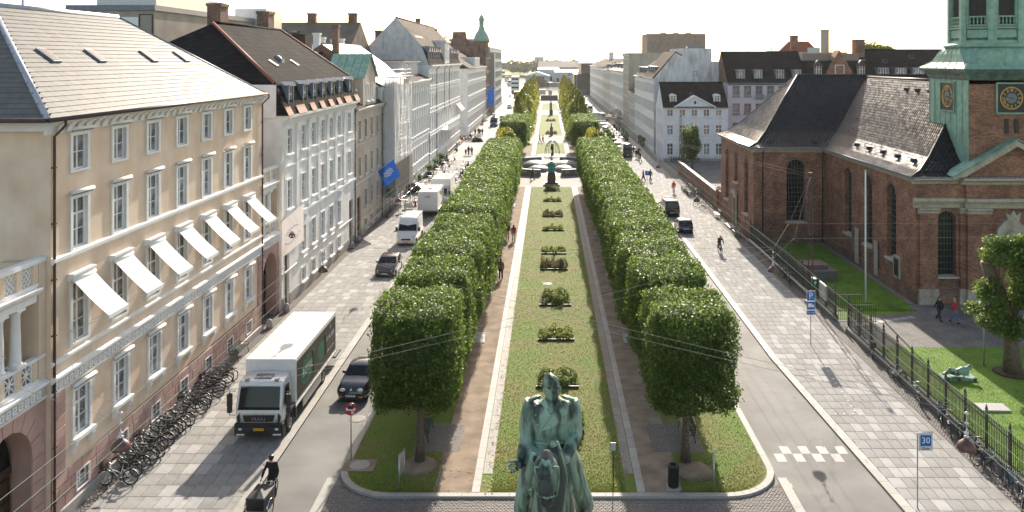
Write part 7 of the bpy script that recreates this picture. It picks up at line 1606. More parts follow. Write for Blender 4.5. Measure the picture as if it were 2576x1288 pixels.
M_flagw = mat('white_flag', (.62, .59, .58), .85, var=.03, trans=.3); M_navy = mat('navy_print', (.06, .05, .13), .7)
def skib(c, pt):
    cx, cz = .5, .60
    for w_, txt, a0, st in ((1, 'DANMARKS', 140, -14), (2, 'SKIBSKREDIT', 205, 13)):
        for i, l in enumerate(txt):
            a = R(a0 + st * i); p = Vector(pt(cx + .36 * math.cos(a), cz - .19 * math.sin(a))); o = link(text_mesh(l, .17, M_navy), 'letter', c, (p.x, p.y - .03, p.z)); o.rotation_euler = (Matrix.Rotation((math.pi / 2 - a) if w_ == 1 else (-math.pi / 2 - a), 4, 'Y') @ Matrix.Rotation(R(90), 4, 'X')).to_euler()
    q = MB(); p = Vector(pt(cx, cz)); x, y, z = p.x, p.y - .05, p.z
    for a in ((-.24, .24, -.05, .05), (-.05, .05, -.24, .26), (-.24, -.14, -.16, -.05), (.14, .24, -.16, -.05), (-.14, .14, -.24, -.14), (-.16, -.08, .05, .17), (.08, .16, .05, .17)): q.box(x + a[0], x + a[1], y - .01, y + .0 + random.uniform(0, .004), z + a[2], z + a[3], M_navy)
    q.build('emblem', c)
flag('white flag with a round dark emblem and lettering on the white pilastered house', (-19.45, 59.6, 6.6), (-17.5, 59.3, 8.25), (.0, 0, -2.7), M_flagw, skib)
M_flagb = mat('blue_flag', (.015, .09, .38), .8, var=.1, trans=.25)
def blot(c, pt):
    g = random.Random(4)
    for k in range(34):
        u, v = .5 + .3 * math.cos(k * 2.4) * math.sqrt(k / 34), .45 + .2 * math.sin(k * 2.4) * math.sqrt(k / 34); p = pt(u, v); q = MB(); q.box(p[0] - .07, p[0] + .06, p[1] - .035 - .001 * k, p[1] - .02, p[2] - .05, p[2] + .05, M_white); o = q.build('emblem_fleck', c)
flag('blue flag with a pale oval emblem hanging from the beige house', (-19.45, 93, 5.7), (-17.3, 92.6, 7.35), (.75, 0, -1.9), M_flagb, blot)
flag('dark blue flag hanging at the red brick house far up the left row', (-19.4, 258, 8.5), (-16.9, 258, 10), (0, 0, -5.2), M_flagb)
mast(13.5, 392, 0, 32, 'thin tall flagpole beyond the right roofs, left of the theatre tower', 'tall_pole', False, .12)
for x, y, z0, z1, l in ((-26, 130, 20, 29, 'thin antenna mast above the scaffolded house roof'), (-22, 150, 24, 31, 'antenna on the corner block roof'), (44, 163, 19, 25.5, 'roof antenna on the left half of the pink house'), (39.5, 163, 19, 26.5, 'roof antenna near the left end of the pink house'), (55, 170, 20, 28, 'roof antenna above the orange roof'), (-37.4, 80, 22, 27.5, 'dark lattice antenna beside the brick chimney')): mast(x, y, z0, z1, l)
mast(-41, 58, 17, 30, 'thick white pole behind the yellow house roof, left one', 'white_pole', False, .2); mast(-35.6, 56, 17, 26, 'thinner white pole with a camera behind the yellow house roof', 'white_pole', False, .1)
q = MB(); q.tube([(0, 0, 0), (0, 0, 3.6)], .05, M_steel, 8); lp = thing('park_lamp', 'slim post lamp with flat round green hood in the churchyard', 'lamp', (*G(2475, 922), 0)); q.build('post', lp); q = MB(); q.lathe([(.1, 3.4), (.1, 3.7), (.02, 3.75)], M_white, 10); q.lathe([(.42, 3.78), (.4, 3.84), (.05, 3.92), (0, 3.93)], M_copper, 16); q.build('hood', lp)

# ---- signs
M_blue = mat('sign_blue', (.01, .12, .42), .4, var=.03); M_signred = mat('sign_red', (.5, .015, .02), .4, col2=(.38, .02, .03), scale=4); M_sgrey = mat('sign_grey', (.55, .55, .54), .5, var=.03)
ps = thing('parking_sign', 'blue P sign with lorry plate on a post beside the church gate', 'sign', (*G(2039.5, 871), .08)); q = MB(); q.tube([(0, 0, 0), (0, 0, 3.5)], .03, M_steel, 7); q.build('post', ps)
for z0, z1 in ((2.86, 3.5), (2.28, 2.84), (1.96, 2.26)): q = MB(); q.box(-.55 + .27, .27, -.06, -.035, z0, z1, M_sgrey); q.box(-.25, .24, -.068, -.06, z0 + .03, z1 - .03, M_blue); q.build('plate', ps)
put_text('P', .58, M_white, ps, (0, -.07, 3.17), FACE_CAM); put_text('15 min', .16, M_white, ps, (0, -.07, 2.11), FACE_CAM)
q = MB(); q.box(-.2, .06, -.075, -.068, 2.46, 2.7, M_white); q.prism([(.08, 2.46), (.2, 2.46), (.2, 2.56), (.14, 2.63), (.08, 2.63)], 'y', -.075, -.068, M_white)
for x in (-.12, .12): q.lathe([(.045, 0), (.045, .01)], M_white, 8, (x, -.072, 2.44))
q.build('lorry_symbol', ps)
zs = thing('zone_sign', 'blue 30 zone sign on a grey post in the right foreground', 'sign', (*G(2308, 1283), .09)); q = MB(); q.tube([(0, 0, 0), (0, 0, 3.02), (.04, 0, 3.08), (.62, 0, 3.08)], .028, M_steel, 7); q.build('post', zs); q = MB(); q.box(.04, .6, -.05, -.03, 2.37, 3.05, M_sgrey); q.build('plate', zs); q = MB(); q.box(.1, .54, -.058, -.05, 2.56, 3.0, M_blue); q.build('blue_panel', zs)
put_text('30', .36, M_white, zs, (.32, -.062, 2.78), FACE_CAM); put_text('Zone', .14, M_iron, zs, (.32, -.055, 2.45), FACE_CAM)
ne = thing('no_entry_sign', 'round red no entry sign covered with stickers at the garden corner', 'sign', (*G(883, 1163), .1)); q = MB(); q.tube([(0, 0, 0), (0, 0, 2.6)], .03, M_steel, 7); q.build('post', ne); q = MB(); q.prism([(.29 * math.cos(k * .2244), 2.36 + .29 * math.sin(k * .2244)) for k in range(28)], 'y', -.06, -.04, M_signred); q.build('disc', ne)
q = MB(); q.box(-.22, .22, -.067, -.06, 2.3, 2.42, M_white); q.build('bar', ne); q = MB(); q.box(-.13, .12, -.07, -.067, 2.36, 2.5, M_iron); q.build('sticker', ne); q = MB(); q.box(.02, .16, -.072, -.067, 2.14, 2.28, M_sgrey); q.build('sticker', ne); q = MB(); q.box(-.04, .05, -.07, -.06, 2.54, 2.62, M_sgrey); q.build('sticker', ne)
i_ = thing('info_sign', 'small framed text sign on a thin dark post behind the bronze rider', 'sign', (.0 + G(1545, 1252)[0], 35.4, .1)); q = MB(); q.tube([(0, 0, 0), (0, 0, 1.95)], .022, M_iron, 6); q.build('post', i_); q = MB(); q.box(-.12, .12, -.03, .0, 1.62, 1.98, M_iron); q.build('frame', i_); q = MB(); q.box(-.1, .1, -.036, -.03, 1.65, 1.95, M_sgrey)
for k in range(6): q.box(-.08, .08 - .02 * (k % 2), -.038, -.036, 1.69 + k * .042, 1.7 + k * .042, M_iron)
q.build('text_panel', i_)
for x, l in ((G(1008, 1240)[0], 'edge on grey tubular notice stand in the left front grass'), (G(1800, 1243)[0], 'edge on grey tubular notice stand in the right front grass')):
    t = thing('notice_stand', l, 'sign', (x, 35.5, .1), R(78)); q = MB(); q.tube([(-.3, 0, 0), (-.3, 0, 1.55), (.3, 0, 1.55), (.3, 0, 0)], .03, M_steel, 7); q.build('frame', t); q = MB(); q.box(-.27, .27, -.01, .01, .6, 1.5, M_steel); q.build('panel', t)
bn = thing('litter_bin', 'dark cylindrical litter bin on the right front walk', 'litter bin', (*G(1694, 1232), .1)); q = MB(); q.box(-.3, .3, -.3, .3, 0, .06, M_granite); q.build('base', bn); q = MB(); q.lathe([(.22, .06), (.24, .12), (.24, .88), (.26, .9), (.26, .96), (.15, .99), (.14, .8), (0, .8)], M_iron, 16); q.build('drum', bn)
bn2 = lambda x, y, l: (lambda t: (link(bpy.data.objects['drum'].data, 'drum', t)))(thing('litter_bin', l, 'litter bin', (x, y, .05)))
for x, y, l in ((-4.4, 121.8, 'litter bin at the end of the left hedge row'), (5.2, 129, 'litter bin by the right curved bench'), (-4.8, 182.5, 'litter bin at the left end of the far cross path'), (5.9, 182.5, 'litter bin at the right end of the far cross path')): bn2(x, y, l)
def bench(pos, rz, label):
    t = thing('bench', label, 'bench', pos, rz, 'dark green park benches'); 
    for k in range(4): q = MB(); q.box(-.95, .95, -.24 + k * .12, -.14 + k * .12, .43, .465, M_bench); q.build('slat', t)
    for k in range(3): q = MB(); q.box(-.95, .95, .25 + k * .025, .28 + k * .025, .52 + k * .13, .62 + k * .13, M_bench); q.build('slat', t)
    for s_ in (-1, 1): q = MB(); q.tube([(s_ * .85, -.28, 0), (s_ * .85, -.2, .42), (s_ * .85, .22, .42), (s_ * .85, .33, .9)], .025, M_iron, 6); q.tube([(s_ * .85, .3, 0), (s_ * .85, .2, .42)], .025, M_iron, 6); q.tube([(s_ * .88, .26, .64), (s_ * .88, -.2, .66), (s_ * .88, -.3, .6), (s_ * .88, -.22, .42)], .02, M_iron, 6); q.build('cast_iron_end', t)
M_bench = mat('bench_green', (.045, .075, .06), .35, var=.1)
bench((-6.0, 40.4, .1), R(90), 'dark green bench under the first left tree'); bench((6.75, 40.4, .1), R(-90), 'dark green bench under the first right tree'); bench((-19.15, 51.2, .08), R(90), 'dark green bench against the yellow house beyond the bicycles'); bench((19.6, 86.3, .08), R(-90), 'dark bench against the transept beside the church door'); bench((19.6, 96.2, .08), R(-90), 'dark bench at the far end of the transept wall')
# reclining bronze on the church lawn, stone slab, tomb
rc = thing('reclining_bronze', 'small green bronze of a reclining figure on the sunny church lawn', 'sculpture', (*G(2408, 955), .05)); q = MB(); q.box(-1.0, .95, -.35, .4, 0, .16, M_bronze); q.build('base', rc); q = MB()
q.tube([(-.85, 0, .25), (-.45, -.02, .42), (-.05, -.05, .38), (.3, 0, .48), (.6, 0, .55)], [.08, .15, .2, .23, .16], M_bronze, 10); q.tube([(-.1, -.1, .4), (-.5, -.18, .62), (-.8, -.12, .28)], [.16, .12, .07], M_bronze, 8); q.ell((.72, 0, .66), (.15, .14, .17), M_bronze); q.tube([(.55, -.1, .6), (.5, -.28, .35), (.2, -.25, .24)], [.09, .07, .05], M_bronze, 7); link(remesh(q, 'figure', .035, 3), 'figure', rc)
q = MB(); q.prism([(-.75, -.45), (.75, -.5), (.8, .45), (-.75, .5)], 'z', 0, .1, M_kerb); q.build('grave_slab', None, (*G(2495, 1030), .05), label='flat pale stone slab in the sunny church lawn', cat='grave slab')
tm = thing('tomb', 'low brown stepped tomb on the shaded lawn by the lattice mast', 'tomb', (22.6, 70.5, .05)); q = MB(); q.box(-1.5, 1.5, -1.5, 1.5, 0, .75, M_dkgranite); q.build('base', tm); q = MB(); q.box(-.95, .95, -.9, .9, .75, 1.1, mat('porphyry', (.19, .12, .10), .6)); q.build('slab', tm)
# guard stones, scaffold barriers
gs = MB(); gs.lathe([(.24, 0), (.2, .5), (.13, .62), (0, .66)], M_granite, 10); gs = gs.mesh('guard_stone')
for x, y, l in ((-19.1, 60.3, 'granite guard stone at the start of the white pilastered house'), (-19.1, 80.5, 'granite guard stone left of the arched passage'), (-19.1, 83.3, 'granite guard stone right of the arched passage'), (-19.1, 56.6, 'granite guard stone at the gateway beyond the yellow house')): link(gs, 'guard_stone', None, (x, y, .05), label=l, cat='guard stone', group='guard stones at the gateways')
for i, (x, y, rz) in enumerate(((-17.4, 98.5, 80), (-17.3, 101.5, 88), (-17.3, 104.5, 92), (-17.2, 107.5, 88), (-17.6, 96.4, 10))):
    t = thing('barrier', f'steel tube barrier before the scaffold, {ORD[i]} from the camera', 'barrier', (x, y, .08), R(rz), 'barriers around the scaffold'); q = MB(); q.tube([(-1.2, 0, .1), (-1.2, 0, 2.0), (1.2, 0, 2.0), (1.2, 0, .1), (-1.2, 0, .1)], .03, M_steel, 5); q.tube([(-1.2, 0, 1.1), (1.2, 0, 1.1)], .02, M_steel, 5); q.build('frame', t)
    for s_ in (-1, 1): q = MB(); q.box(s_ * 1.2 - .12, s_ * 1.2 + .12, -.4, .4, 0, .1, M_rubber); q.build('foot', t)
q = MB(); q.box(-.2, .2, -.2, .2, 0, .04, M_red); q.lathe([(.16, .04), (.12, .3), (.12, .301), (.09, .5), (.09, .501), (.04, .75)], M_red, 10); q.lathe([(.125, .25), (.10, .42)], M_white, 10, cap=False); q.build('traffic_cone', None, (-16.6, 103.2, .08), label='red and white traffic cone among the scaffold barriers', cat='traffic cone')
q = MB(); q.box(-.45, .45, -.02, .02, 1.0, 1.7, M_steel); q.box(-.45, .45, -.02, .02, 1.75, 2.3, M_steel); q.box(-.45, .45, -.02, .02, .7, .95, M_steel); q.tube([(-.47, 0, 0), (-.47, 0, 2.35)], .03, M_steel, 6); q.build('back_of_sign', None, (-15.65, 92.5, .08), label='grey backs of three stacked road signs beside the box trailer', cat='sign')
q = MB(); q.tube([(0, 0, 0), (0, 0, 2.6)], .03, M_steel, 6); s2 = thing('parking_sign', 'small blue P sign on the far right pavement beside two walkers', 'sign', (*G(1628, 478), .08)); q.build('post', s2); q = MB(); q.box(-.3, .4, -.05, -.03, 2.0, 2.65, M_blue); q.build('plate', s2); put_text('P', .5, M_white, s2, (.05, -.06, 2.33), FACE_CAM)
# ---- cafe tables, chairs, planters, parasols
tb1 = MB(); tb1.lathe([(.42, .72), (.42, .75), (0, .75)], M_steel, 14); tb1 = tb1.mesh('table_top'); tb2 = MB(); tb2.tube([(0, 0, .02), (0, 0, .72)], .03, M_iron, 6); tb2.lathe([(.25, 0), (.22, .03), (.03, .05)], M_iron, 10); tb2 = tb2.mesh('pedestal_leg')
c1 = MB(); c1.box(-.2, .2, -.2, .2, .43, .46, M_iron); c1 = c1.mesh('seat'); c2 = MB(); c2.box(-.2, .2, .17, .2, .5, .86, M_iron); c2 = c2.mesh('backrest'); c3 = MB(); c3.tube([(0, 0, 0), (0, 0, .44)], .014, M_steel, 5); c3 = c3.mesh('leg')
def cafe_set(x, y, lab, grp, i, nchairs=2):
    t = thing('cafe_table', f'round metal cafe table {lab}, {N20[i]} from the camera', 'table', (x, y, .08), 0, 'tables ' + grp); link(tb1, 'table_top', t); link(tb2, 'pedestal_leg', t)
    for k in range(nchairs):
        a = k * math.pi * 2 / nchairs + .6 * y; c = thing('cafe_chair', f'dark cafe chair {lab}, {("first", "second")[k]} seat at the {N20[i]} table', 'chair', (x + .75 * math.sin(a), y - .75 * math.cos(a), .08), a + math.pi, 'chairs ' + grp); link(c1, 'seat', c); link(c2, 'backrest', c)
        for sx in (-.17, .17):
            for sy in (-.17, .17): link(c3, 'leg', c, (sx, sy, 0))
for i in range(9): cafe_set(-18.0 + .9 * (i % 2), 117 + 4.1 * i, 'by the white attic house', 'on the left pavement', i)
for i in range(5): cafe_set(-13.9 - .7 * (i % 2), 124 + 5 * i, 'by the left hedge', 'beside the left hedge', i)
for i in range(10): cafe_set(14.9 + 1.7 * (i % 2), 183 + 3.6 * i, 'by the far right planters', 'of the far right cafe', i)
for i, (x, y) in enumerate(((-18.9, 120), (-18.9, 131), (-18.9, 139), (-18.9, 146), (14.3, 184), (14.1, 190), (17.6, 186), (17.8, 193), (14.2, 197), (18, 200), (20, 181), (20.1, 176))):
    t = thing('planter', 'square tub with a leafy bush ' + ('along the white house cafe, ' if i < 4 else 'at the far right cafe, ') + ORD[i if i < 4 else i - 4] + ' from the camera', 'planter', (x, y, .08), 0, 'leafy planter tubs'); q = MB(); q.box(-.4, .4, -.4, .4, 0, .6, M_dkplast); q.build('tub', t); link(PLM := (bpy.data.meshes.get('planter_bush') or loose('planter_bush', (.7, .8, .75), 500, .25, 61, [M_leaf, M_leaf2])), 'bush', t, (0, 0, 1.15))
pm1 = MB(); pm1.lathe([(1.7, 2.3), (.9, 2.65), (.05, 3.0)], mat('taupe_canvas', (.30, .26, .22), .8, trans=.2), 8); pm1 = pm1.mesh('canopy'); pm2 = MB(); pm2.tube([(0, 0, 0), (0, 0, 3.0)], .03, M_oak, 6); pm2 = pm2.mesh('pole')
for i, (x, y) in enumerate(((16.5, 226), (17.0, 232), (15.6, 238), (18.5, 222))): t = thing('parasol', 'taupe cafe parasol outside the long white row house, ' + ORD[i] + ' of four', 'parasol', (x, y, .08), 0, 'cafe parasols'); link(pm1, 'canopy', t); link(pm2, 'pole', t)
q = MB(); q.lathe([(.5, .3), (.16, 1.2), (.12, 2.9), (.05, 3.1)], M_canvas, 8); fp2 = thing('parasol', 'closed pale parasol on the left pavement beyond the box lorry', 'parasol', (-18.3, 114.8, .08)); q.build('canopy', fp2); link(pm2, 'pole', fp2)
for i in range(3): q = MB(); q.quad((20.7, 234 + i * 5, 3.6), (20.7, 238.5 + i * 5, 3.6), (18.6, 238.5 + i * 5, 2.7), (18.6, 234 + i * 5, 2.7), mat('dark_awning', (.06, .05, .045), .8)); q.box(18.58, 18.62, 234 + i * 5, 238.5 + i * 5, 2.45, 2.7, MATS['dark_awning']); q.build('awning', None, label=f'dark shop awning on the long white row house, {ORD[i]} of three', cat='awning', group='dark shop awnings')
q = MB(); q.box(-.25, .25, -.2, .2, .7, 1.5, M_red); q.tube([(0, .1, 0), (0, .1, .7)], .05, M_iron, 6); q.build('post_box', None, (-18.9, 180.5, .08), label='red post box at the corner of the tall white block', cat='post box')

# ================================================================ SCULPTURE CIRCLE AND THE FAR END
def arc_wall(a0, a1, label):
    t = thing('curved_bench', label, 'bench', (.4, 138, .1), 0, 'curved stone benches'); n = 12; rr = ((8.4, 8.95, 0, 1.0, M_dkgranite), (7.9, 8.4, 0, .45, M_granite), (8.3, 9.05, 1.0, 1.1, M_granite))
    for (r0, r1, z0, z1, m), nm in zip(rr, ('back_wall', 'seat', 'coping')):
        q = MB(); pts = [(r1 * math.cos(R(a0 + (a1 - a0) * k / n)), r1 * math.sin(R(a0 + (a1 - a0) * k / n))) for k in range(n + 1)] + [(r0 * math.cos(R(a1 - (a1 - a0) * k / n)), r0 * math.sin(R(a1 - (a1 - a0) * k / n))) for k in range(n + 1)]
        q.prism(pts, 'z', z0, z1, m); q.build(nm, t)
    for k in range(5): a = R(a0 + (a1 - a0) * (k + .5) / 5); q = MB(); q.box(-.35, .35, -.02, .02, .55, .8, M_kerb); q.build('relief_panel', t, (9.0 * math.cos(a), 9.0 * math.sin(a), 0), a + R(90))
for a0, a1, l in ((205, 259, 'curved dark stone bench, near left quarter of the circle'), (281, 335, 'curved dark stone bench, near right quarter of the circle'), (25, 79, 'curved dark stone bench, far right quarter of the circle'), (101, 155, 'curved dark stone bench, far left quarter of the circle')): arc_wall(a0, a1, l)
q = MB(); q.lathe([(7.8, .115), (7.8, .14), (0, .14)], M_granite, 40, (.4, 138, 0), False); q.build('circle_floor', kind='structure')
M_pebble = mat('dark_pebble', (.10, .11, .12), .45, var=.3, scale=12, spec=.6)
for x, y, rx, l in ((-2.2, 140.2, 2.6, 'large dark dome, far left of the circle'), (3.1, 140.2, 2.6, 'large dark dome, far right of the circle'), (-1.6, 135.6, 2.1, 'small dark dome, near left of the circle'), (2.5, 135.6, 2.1, 'small dark dome, near right of the circle')):
    q = MB(); q.lathe([(rx, .1), (rx * .93, .35 * rx / 2), (rx * .75, .62 * rx / 2), (rx * .45, .86 * rx / 2), (0, .95 * rx / 2)], M_pebble, 24); q.build('dome_sculpture', None, (x, y, .1), label=l, cat='sculpture', group='domes of the sculpture circle')
sm = thing('seated_monument', 'green bronze seated monument on a red granite pedestal in the lawn', 'monument', (.46, 120.5, .1)); M_rgran = mat('red_granite', (.14, .07, .055), .5, var=.2, scale=30)
q = MB(); q.box(-1.2, 1.2, -.9, .9, 0, .25, M_kerb); q.box(-.95, .95, -.75, .75, .25, .5, M_rgran); q.build('step', sm); q = MB(); q.loft([[(-.62, -.6, .5), (.62, -.6, .5), (.62, .6, .5), (-.62, .6, .5)], [(-.55, -.52, 1.75), (.55, -.52, 1.75), (.55, .52, 1.75), (-.55, .52, 1.75)], [(-.68, -.65, 1.85), (.68, -.65, 1.85), (.68, .65, 1.85), (-.68, .65, 1.85)]], M_rgran, True, False); q.build('pedestal', sm)
M_vbr = mat('bright_verdigris', (.10, .38, .34), .6, var=.25, scale=4); q = MB(); q.box(-.5, .5, -.45, .5, 1.85, 2.1, M_vbr); q.box(-.52, .52, .1, .5, 2.1, 3.2, M_vbr); q.box(-.6, -.42, -.4, .5, 2.7, 2.85, M_vbr); q.box(.42, .6, -.4, .5, 2.7, 2.85, M_vbr); q.tube([(0, .15, 2.5), (0, .15, 3.1), (0, .1, 3.45)], [(.34, .24), (.42, .26), (.15, .14)], M_vbr, 10); q.ell((0, .05, 3.85), (.19, .22, .26), M_vbr); q.tube([(-.2, .1, 2.5), (-.22, -.4, 2.55), (-.22, -.42, 2.1)], .16, M_vbr, 8); q.tube([(.2, .1, 2.5), (.22, -.4, 2.55), (.22, -.42, 2.1)], .16, M_vbr, 8)
for s_ in (-1, 1): q.tube([(s_ * .38, .12, 3.25), (s_ * .55, 0, 2.95), (s_ * .5, -.35, 2.9)], .11, M_vbr, 7)
link(remesh(q, 'bronze_figure', .05, 2), 'bronze_figure', sm)
cg = thing('cage_sculpture', 'domed wire cage sculpture on a round stone disc', 'sculpture', (.75, 157.8, .1)); q = MB()
for k in range(9): a = k * math.pi / 9; q.tube([(1.45 * math.cos(a) * c, 1.45 * math.sin(a) * c, 2.9 * s2) for c, s2 in ((math.cos(R(t)), math.sin(R(t)) ** .8 if t > 0 and t < 180 else 0) for t in range(0, 181, 15))], .03, M_iron, 5)
for z in (.5, 1.2, 1.9, 2.5): r = 1.45 * math.sqrt(max(.02, 1 - (z / 2.9) ** 2.4)); q.ring((0, 0, z), r, .025, M_iron, 'z', 24, 4)
q.build('cage', cg); q = MB(); q.tube([(0, 0, 0), (.05, 0, .9), (-.05, 0, 1.4), (0, 0, 2.2)], [.25, .12, .35, .12], M_iron, 9); q.build('core', cg); q = MB(); q.lathe([(2.9, 0), (2.9, .03), (0, .03)], M_kerb, 30, sm=False); q.build('disc', cg)
bu = thing('bust_column', 'slim dark column with a small bronze bust among low beds', 'monument', (.72, 198.8, .1)); q = MB(); q.box(-.36, .36, -.36, .36, 0, 2.2, M_dkgranite); q.build('column', bu); q = MB(); q.ell((0, 0, 2.75), (.18, .2, .25), M_vbr); q.tube([(0, 0, 2.2), (0, 0, 2.55)], [.25, .1], M_vbr, 8); q.build('bust', bu)
st = thing('standing_bronze', 'standing green bronze on a grey plinth at the far cross path', 'monument', (.9, 271, .1)); q = MB(); q.box(-.55, .55, -.55, .55, 0, 2.0, M_dkgranite); q.build('plinth', st); q = MB(); q.tube([(0, 0, 2), (0, 0, 3.2), (0, 0, 4.0), (0, 0, 4.3)], [.3, .35, .4, .15], M_vbr, 9); q.ell((0, 0, 4.6), (.2, .2, .28), M_vbr); q.tube([(-.45, 0, 2.0), (-.45, 0, 4.9)], .06, M_vbr, 6); q.build('figure', st)
for x, y, l in ((.7, 204, 'low bed of bushes around the bust column'), (.7, 246, 'rusty bed in the far lawn before the standing bronze')): b = thing('flower_bed', l, 'flower bed', (x, y, .1), 0); q = MB(); q.box(-1.3, 1.3, -2, 2, 0, .06, M_soil); q.build('soil', b); p = link(BED[1], 'plants', b); p.scale = (1.3, 2.4, 1)
dw = thing('ramp_wall', 'long dark low wall closing the garden at the harbour end', 'wall', (.6, 368, .1)); q = MB(); q.box(-4, 3.6, 0, 1, 0, 2.2, M_dkgranite); q.build('wall', dw); q = MB(); q.box(-4.1, 3.7, -.1, 1.1, 2.2, 2.35, M_granite); q.build('coping', dw)
for i, (x, w_, m, l) in enumerate(((-13.5, 7.5, M_wood, 'brown shipping container on the quay behind the left trees'), (-4.6, 3.2, M_steel, 'grey container end at the quay right of the brown one'), (.0, 1.8, M_sandstone, 'small brown kiosk at the middle of the quay'), (10.4, 9, P_bluegrey, 'dark blue container on the right quay'))): q = MB(); q.box(0, w_, 0, 2.5, .2, 2.9, m); t = thing('container', l, 'container', (x, 424 - 8 * (i == 2), 0)); q.build('shell', t); q = MB(); [q.box(k * .5, k * .5 + .06, -.05, 0, .3, 2.8, m) for k in range(int(w_ / .5))]; q.build('rib', t)
sh_ = thing('harbour_boat', 'tall white ferry moored beyond the left end of the street', 'boat', (-19, 470, -1.8)); q = MB(); q.loft([[(-2, 0, 0), (2, 0, 0), (2.4, 0, 2.4), (-2.4, 0, 2.4)], [(-2, 14, 0), (2, 14, 0), (2.4, 14, 2.4), (-2.4, 14, 2.4)]], P_bluegrey, True, False); q.build('hull', sh_); q = MB(); q.box(-2.2, 2.2, .5, 12, 2.4, 10.5, P_white); q.build('superstructure', sh_)
for k in range(3): q = MB(); q.box(-2.0, 2.0, .44, .5, 3.6 + 2.4 * k, 4.6 + 2.4 * k, M_glassd); q.build('window_band', sh_)
for i, (x, y, s2, l) in enumerate(((-53, 950, 1.6, 'white motor yacht far out on the left water'), (-38, 760, 1.0, 'small white boat on the water, left of the quay halls'), (-30, 640, .9, 'small boat moored by the quay halls'))):
    t = thing('motor_boat', l, 'boat', (x, y, -1.8)); q = MB(); q.loft([[(-2.4 * s2, 0, 0), (2.4 * s2, 0, 0), (2.8 * s2, -.5, 2 * s2), (-2.8 * s2, -.5, 2 * s2)], [(-2.2 * s2, 9 * s2, 0), (2.2 * s2, 9 * s2, 0), (2.6 * s2, 9 * s2, 2 * s2), (-2.6 * s2, 9 * s2, 2 * s2)], [(-.1, 13 * s2, .4), (.1, 13 * s2, .4), (.1, 14 * s2, 2.2 * s2), (-.1, 14 * s2, 2.2 * s2)]], P_white, True, False); q.build('hull', t); q = MB(); q.box(-2 * s2, 2 * s2, 1, 7 * s2, 2 * s2, 4.4 * s2, P_white); q.build('cabin', t); q = MB(); q.box(-1.8 * s2, 1.8 * s2, .9, 1, 2.6 * s2, 3.6 * s2, M_glassd); q.build('window_band', t)
def hall(name, label, x0, x1, y0, y1, ze, zr, mw, mr, ridge='x'):
    t = thing(name, label, 'hall', (x0, y0, 0)); q = MB(); W_ = x1 - x0; D_ = y1 - y0; q.box(0, W_, 0, D_, 0, ze, mw); q.build('wall', t); q = MB()
    q.prism([(-.8, ze), (D_ + .8, ze), (D_ / 2, zr)], 'x', -.5, W_ + .5, mr) if ridge == 'x' else q.prism([(-.8, ze), (W_ + .8, ze), (W_ / 2, zr)], 'y', -.8, D_, mr); q.build('roof', t)
    n = max(2, int(W_ / 4))
    for k in range(n): q = MB(); q.box(W_ * (k + .3) / n, W_ * (k + .75) / n, -.1, 0, 1, ze * .45, M_glassd); q.build('window', t)
    return t
M_paleblue = mat('pale_blue_sheet', (.36, .42, .45), .7, var=.05); M_grroof = mat('dark_hall_roof', (.12, .11, .10), .8, var=.1)
hall('warehouse', 'long dark roofed warehouse behind the quay halls', -8, 62, 700, 730, 11.5, 16.8, M_dkgranite, M_grroof); hall('warehouse', 'pale blue hall with a flat white roof in the middle of the quay', -8, 8, 655, 690, 10.2, 11.8, M_paleblue, M_white)
pp = hall('warehouse', 'pale blue hall with dark lettering on the quay', 5, 34, 628, 650, 8.6, 10.6, M_paleblue, M_white); put_text('PAPIRØEN', 3.2, M_iron, pp, (17.5, -.15, 6.6), FACE_CAM)
fh_ = hall('warehouse', 'low gabled grey hall with red brown front at the quay edge', -17, 0, 610, 632, 6.2, 9.2, M_paleblue, M_white, 'y'); q = MB(); q.box(5, 14, -.3, 0, 0, 5.6, mat('rust_red', (.20, .09, .06), .8)); q.build('front_panel', fh_)
q = MB(); q.box(-13, 160, 603, 604.5, -2, 1.3, M_iron); q.build('quay_edge', kind='structure')
q = MB(); q.box(18, 33, 1350, 1370, 0, 22, M_conc); t = thing('tower_block', 'pale high block above the far trees', 'building', (-40, -60, 0)); q.build('wall', t)
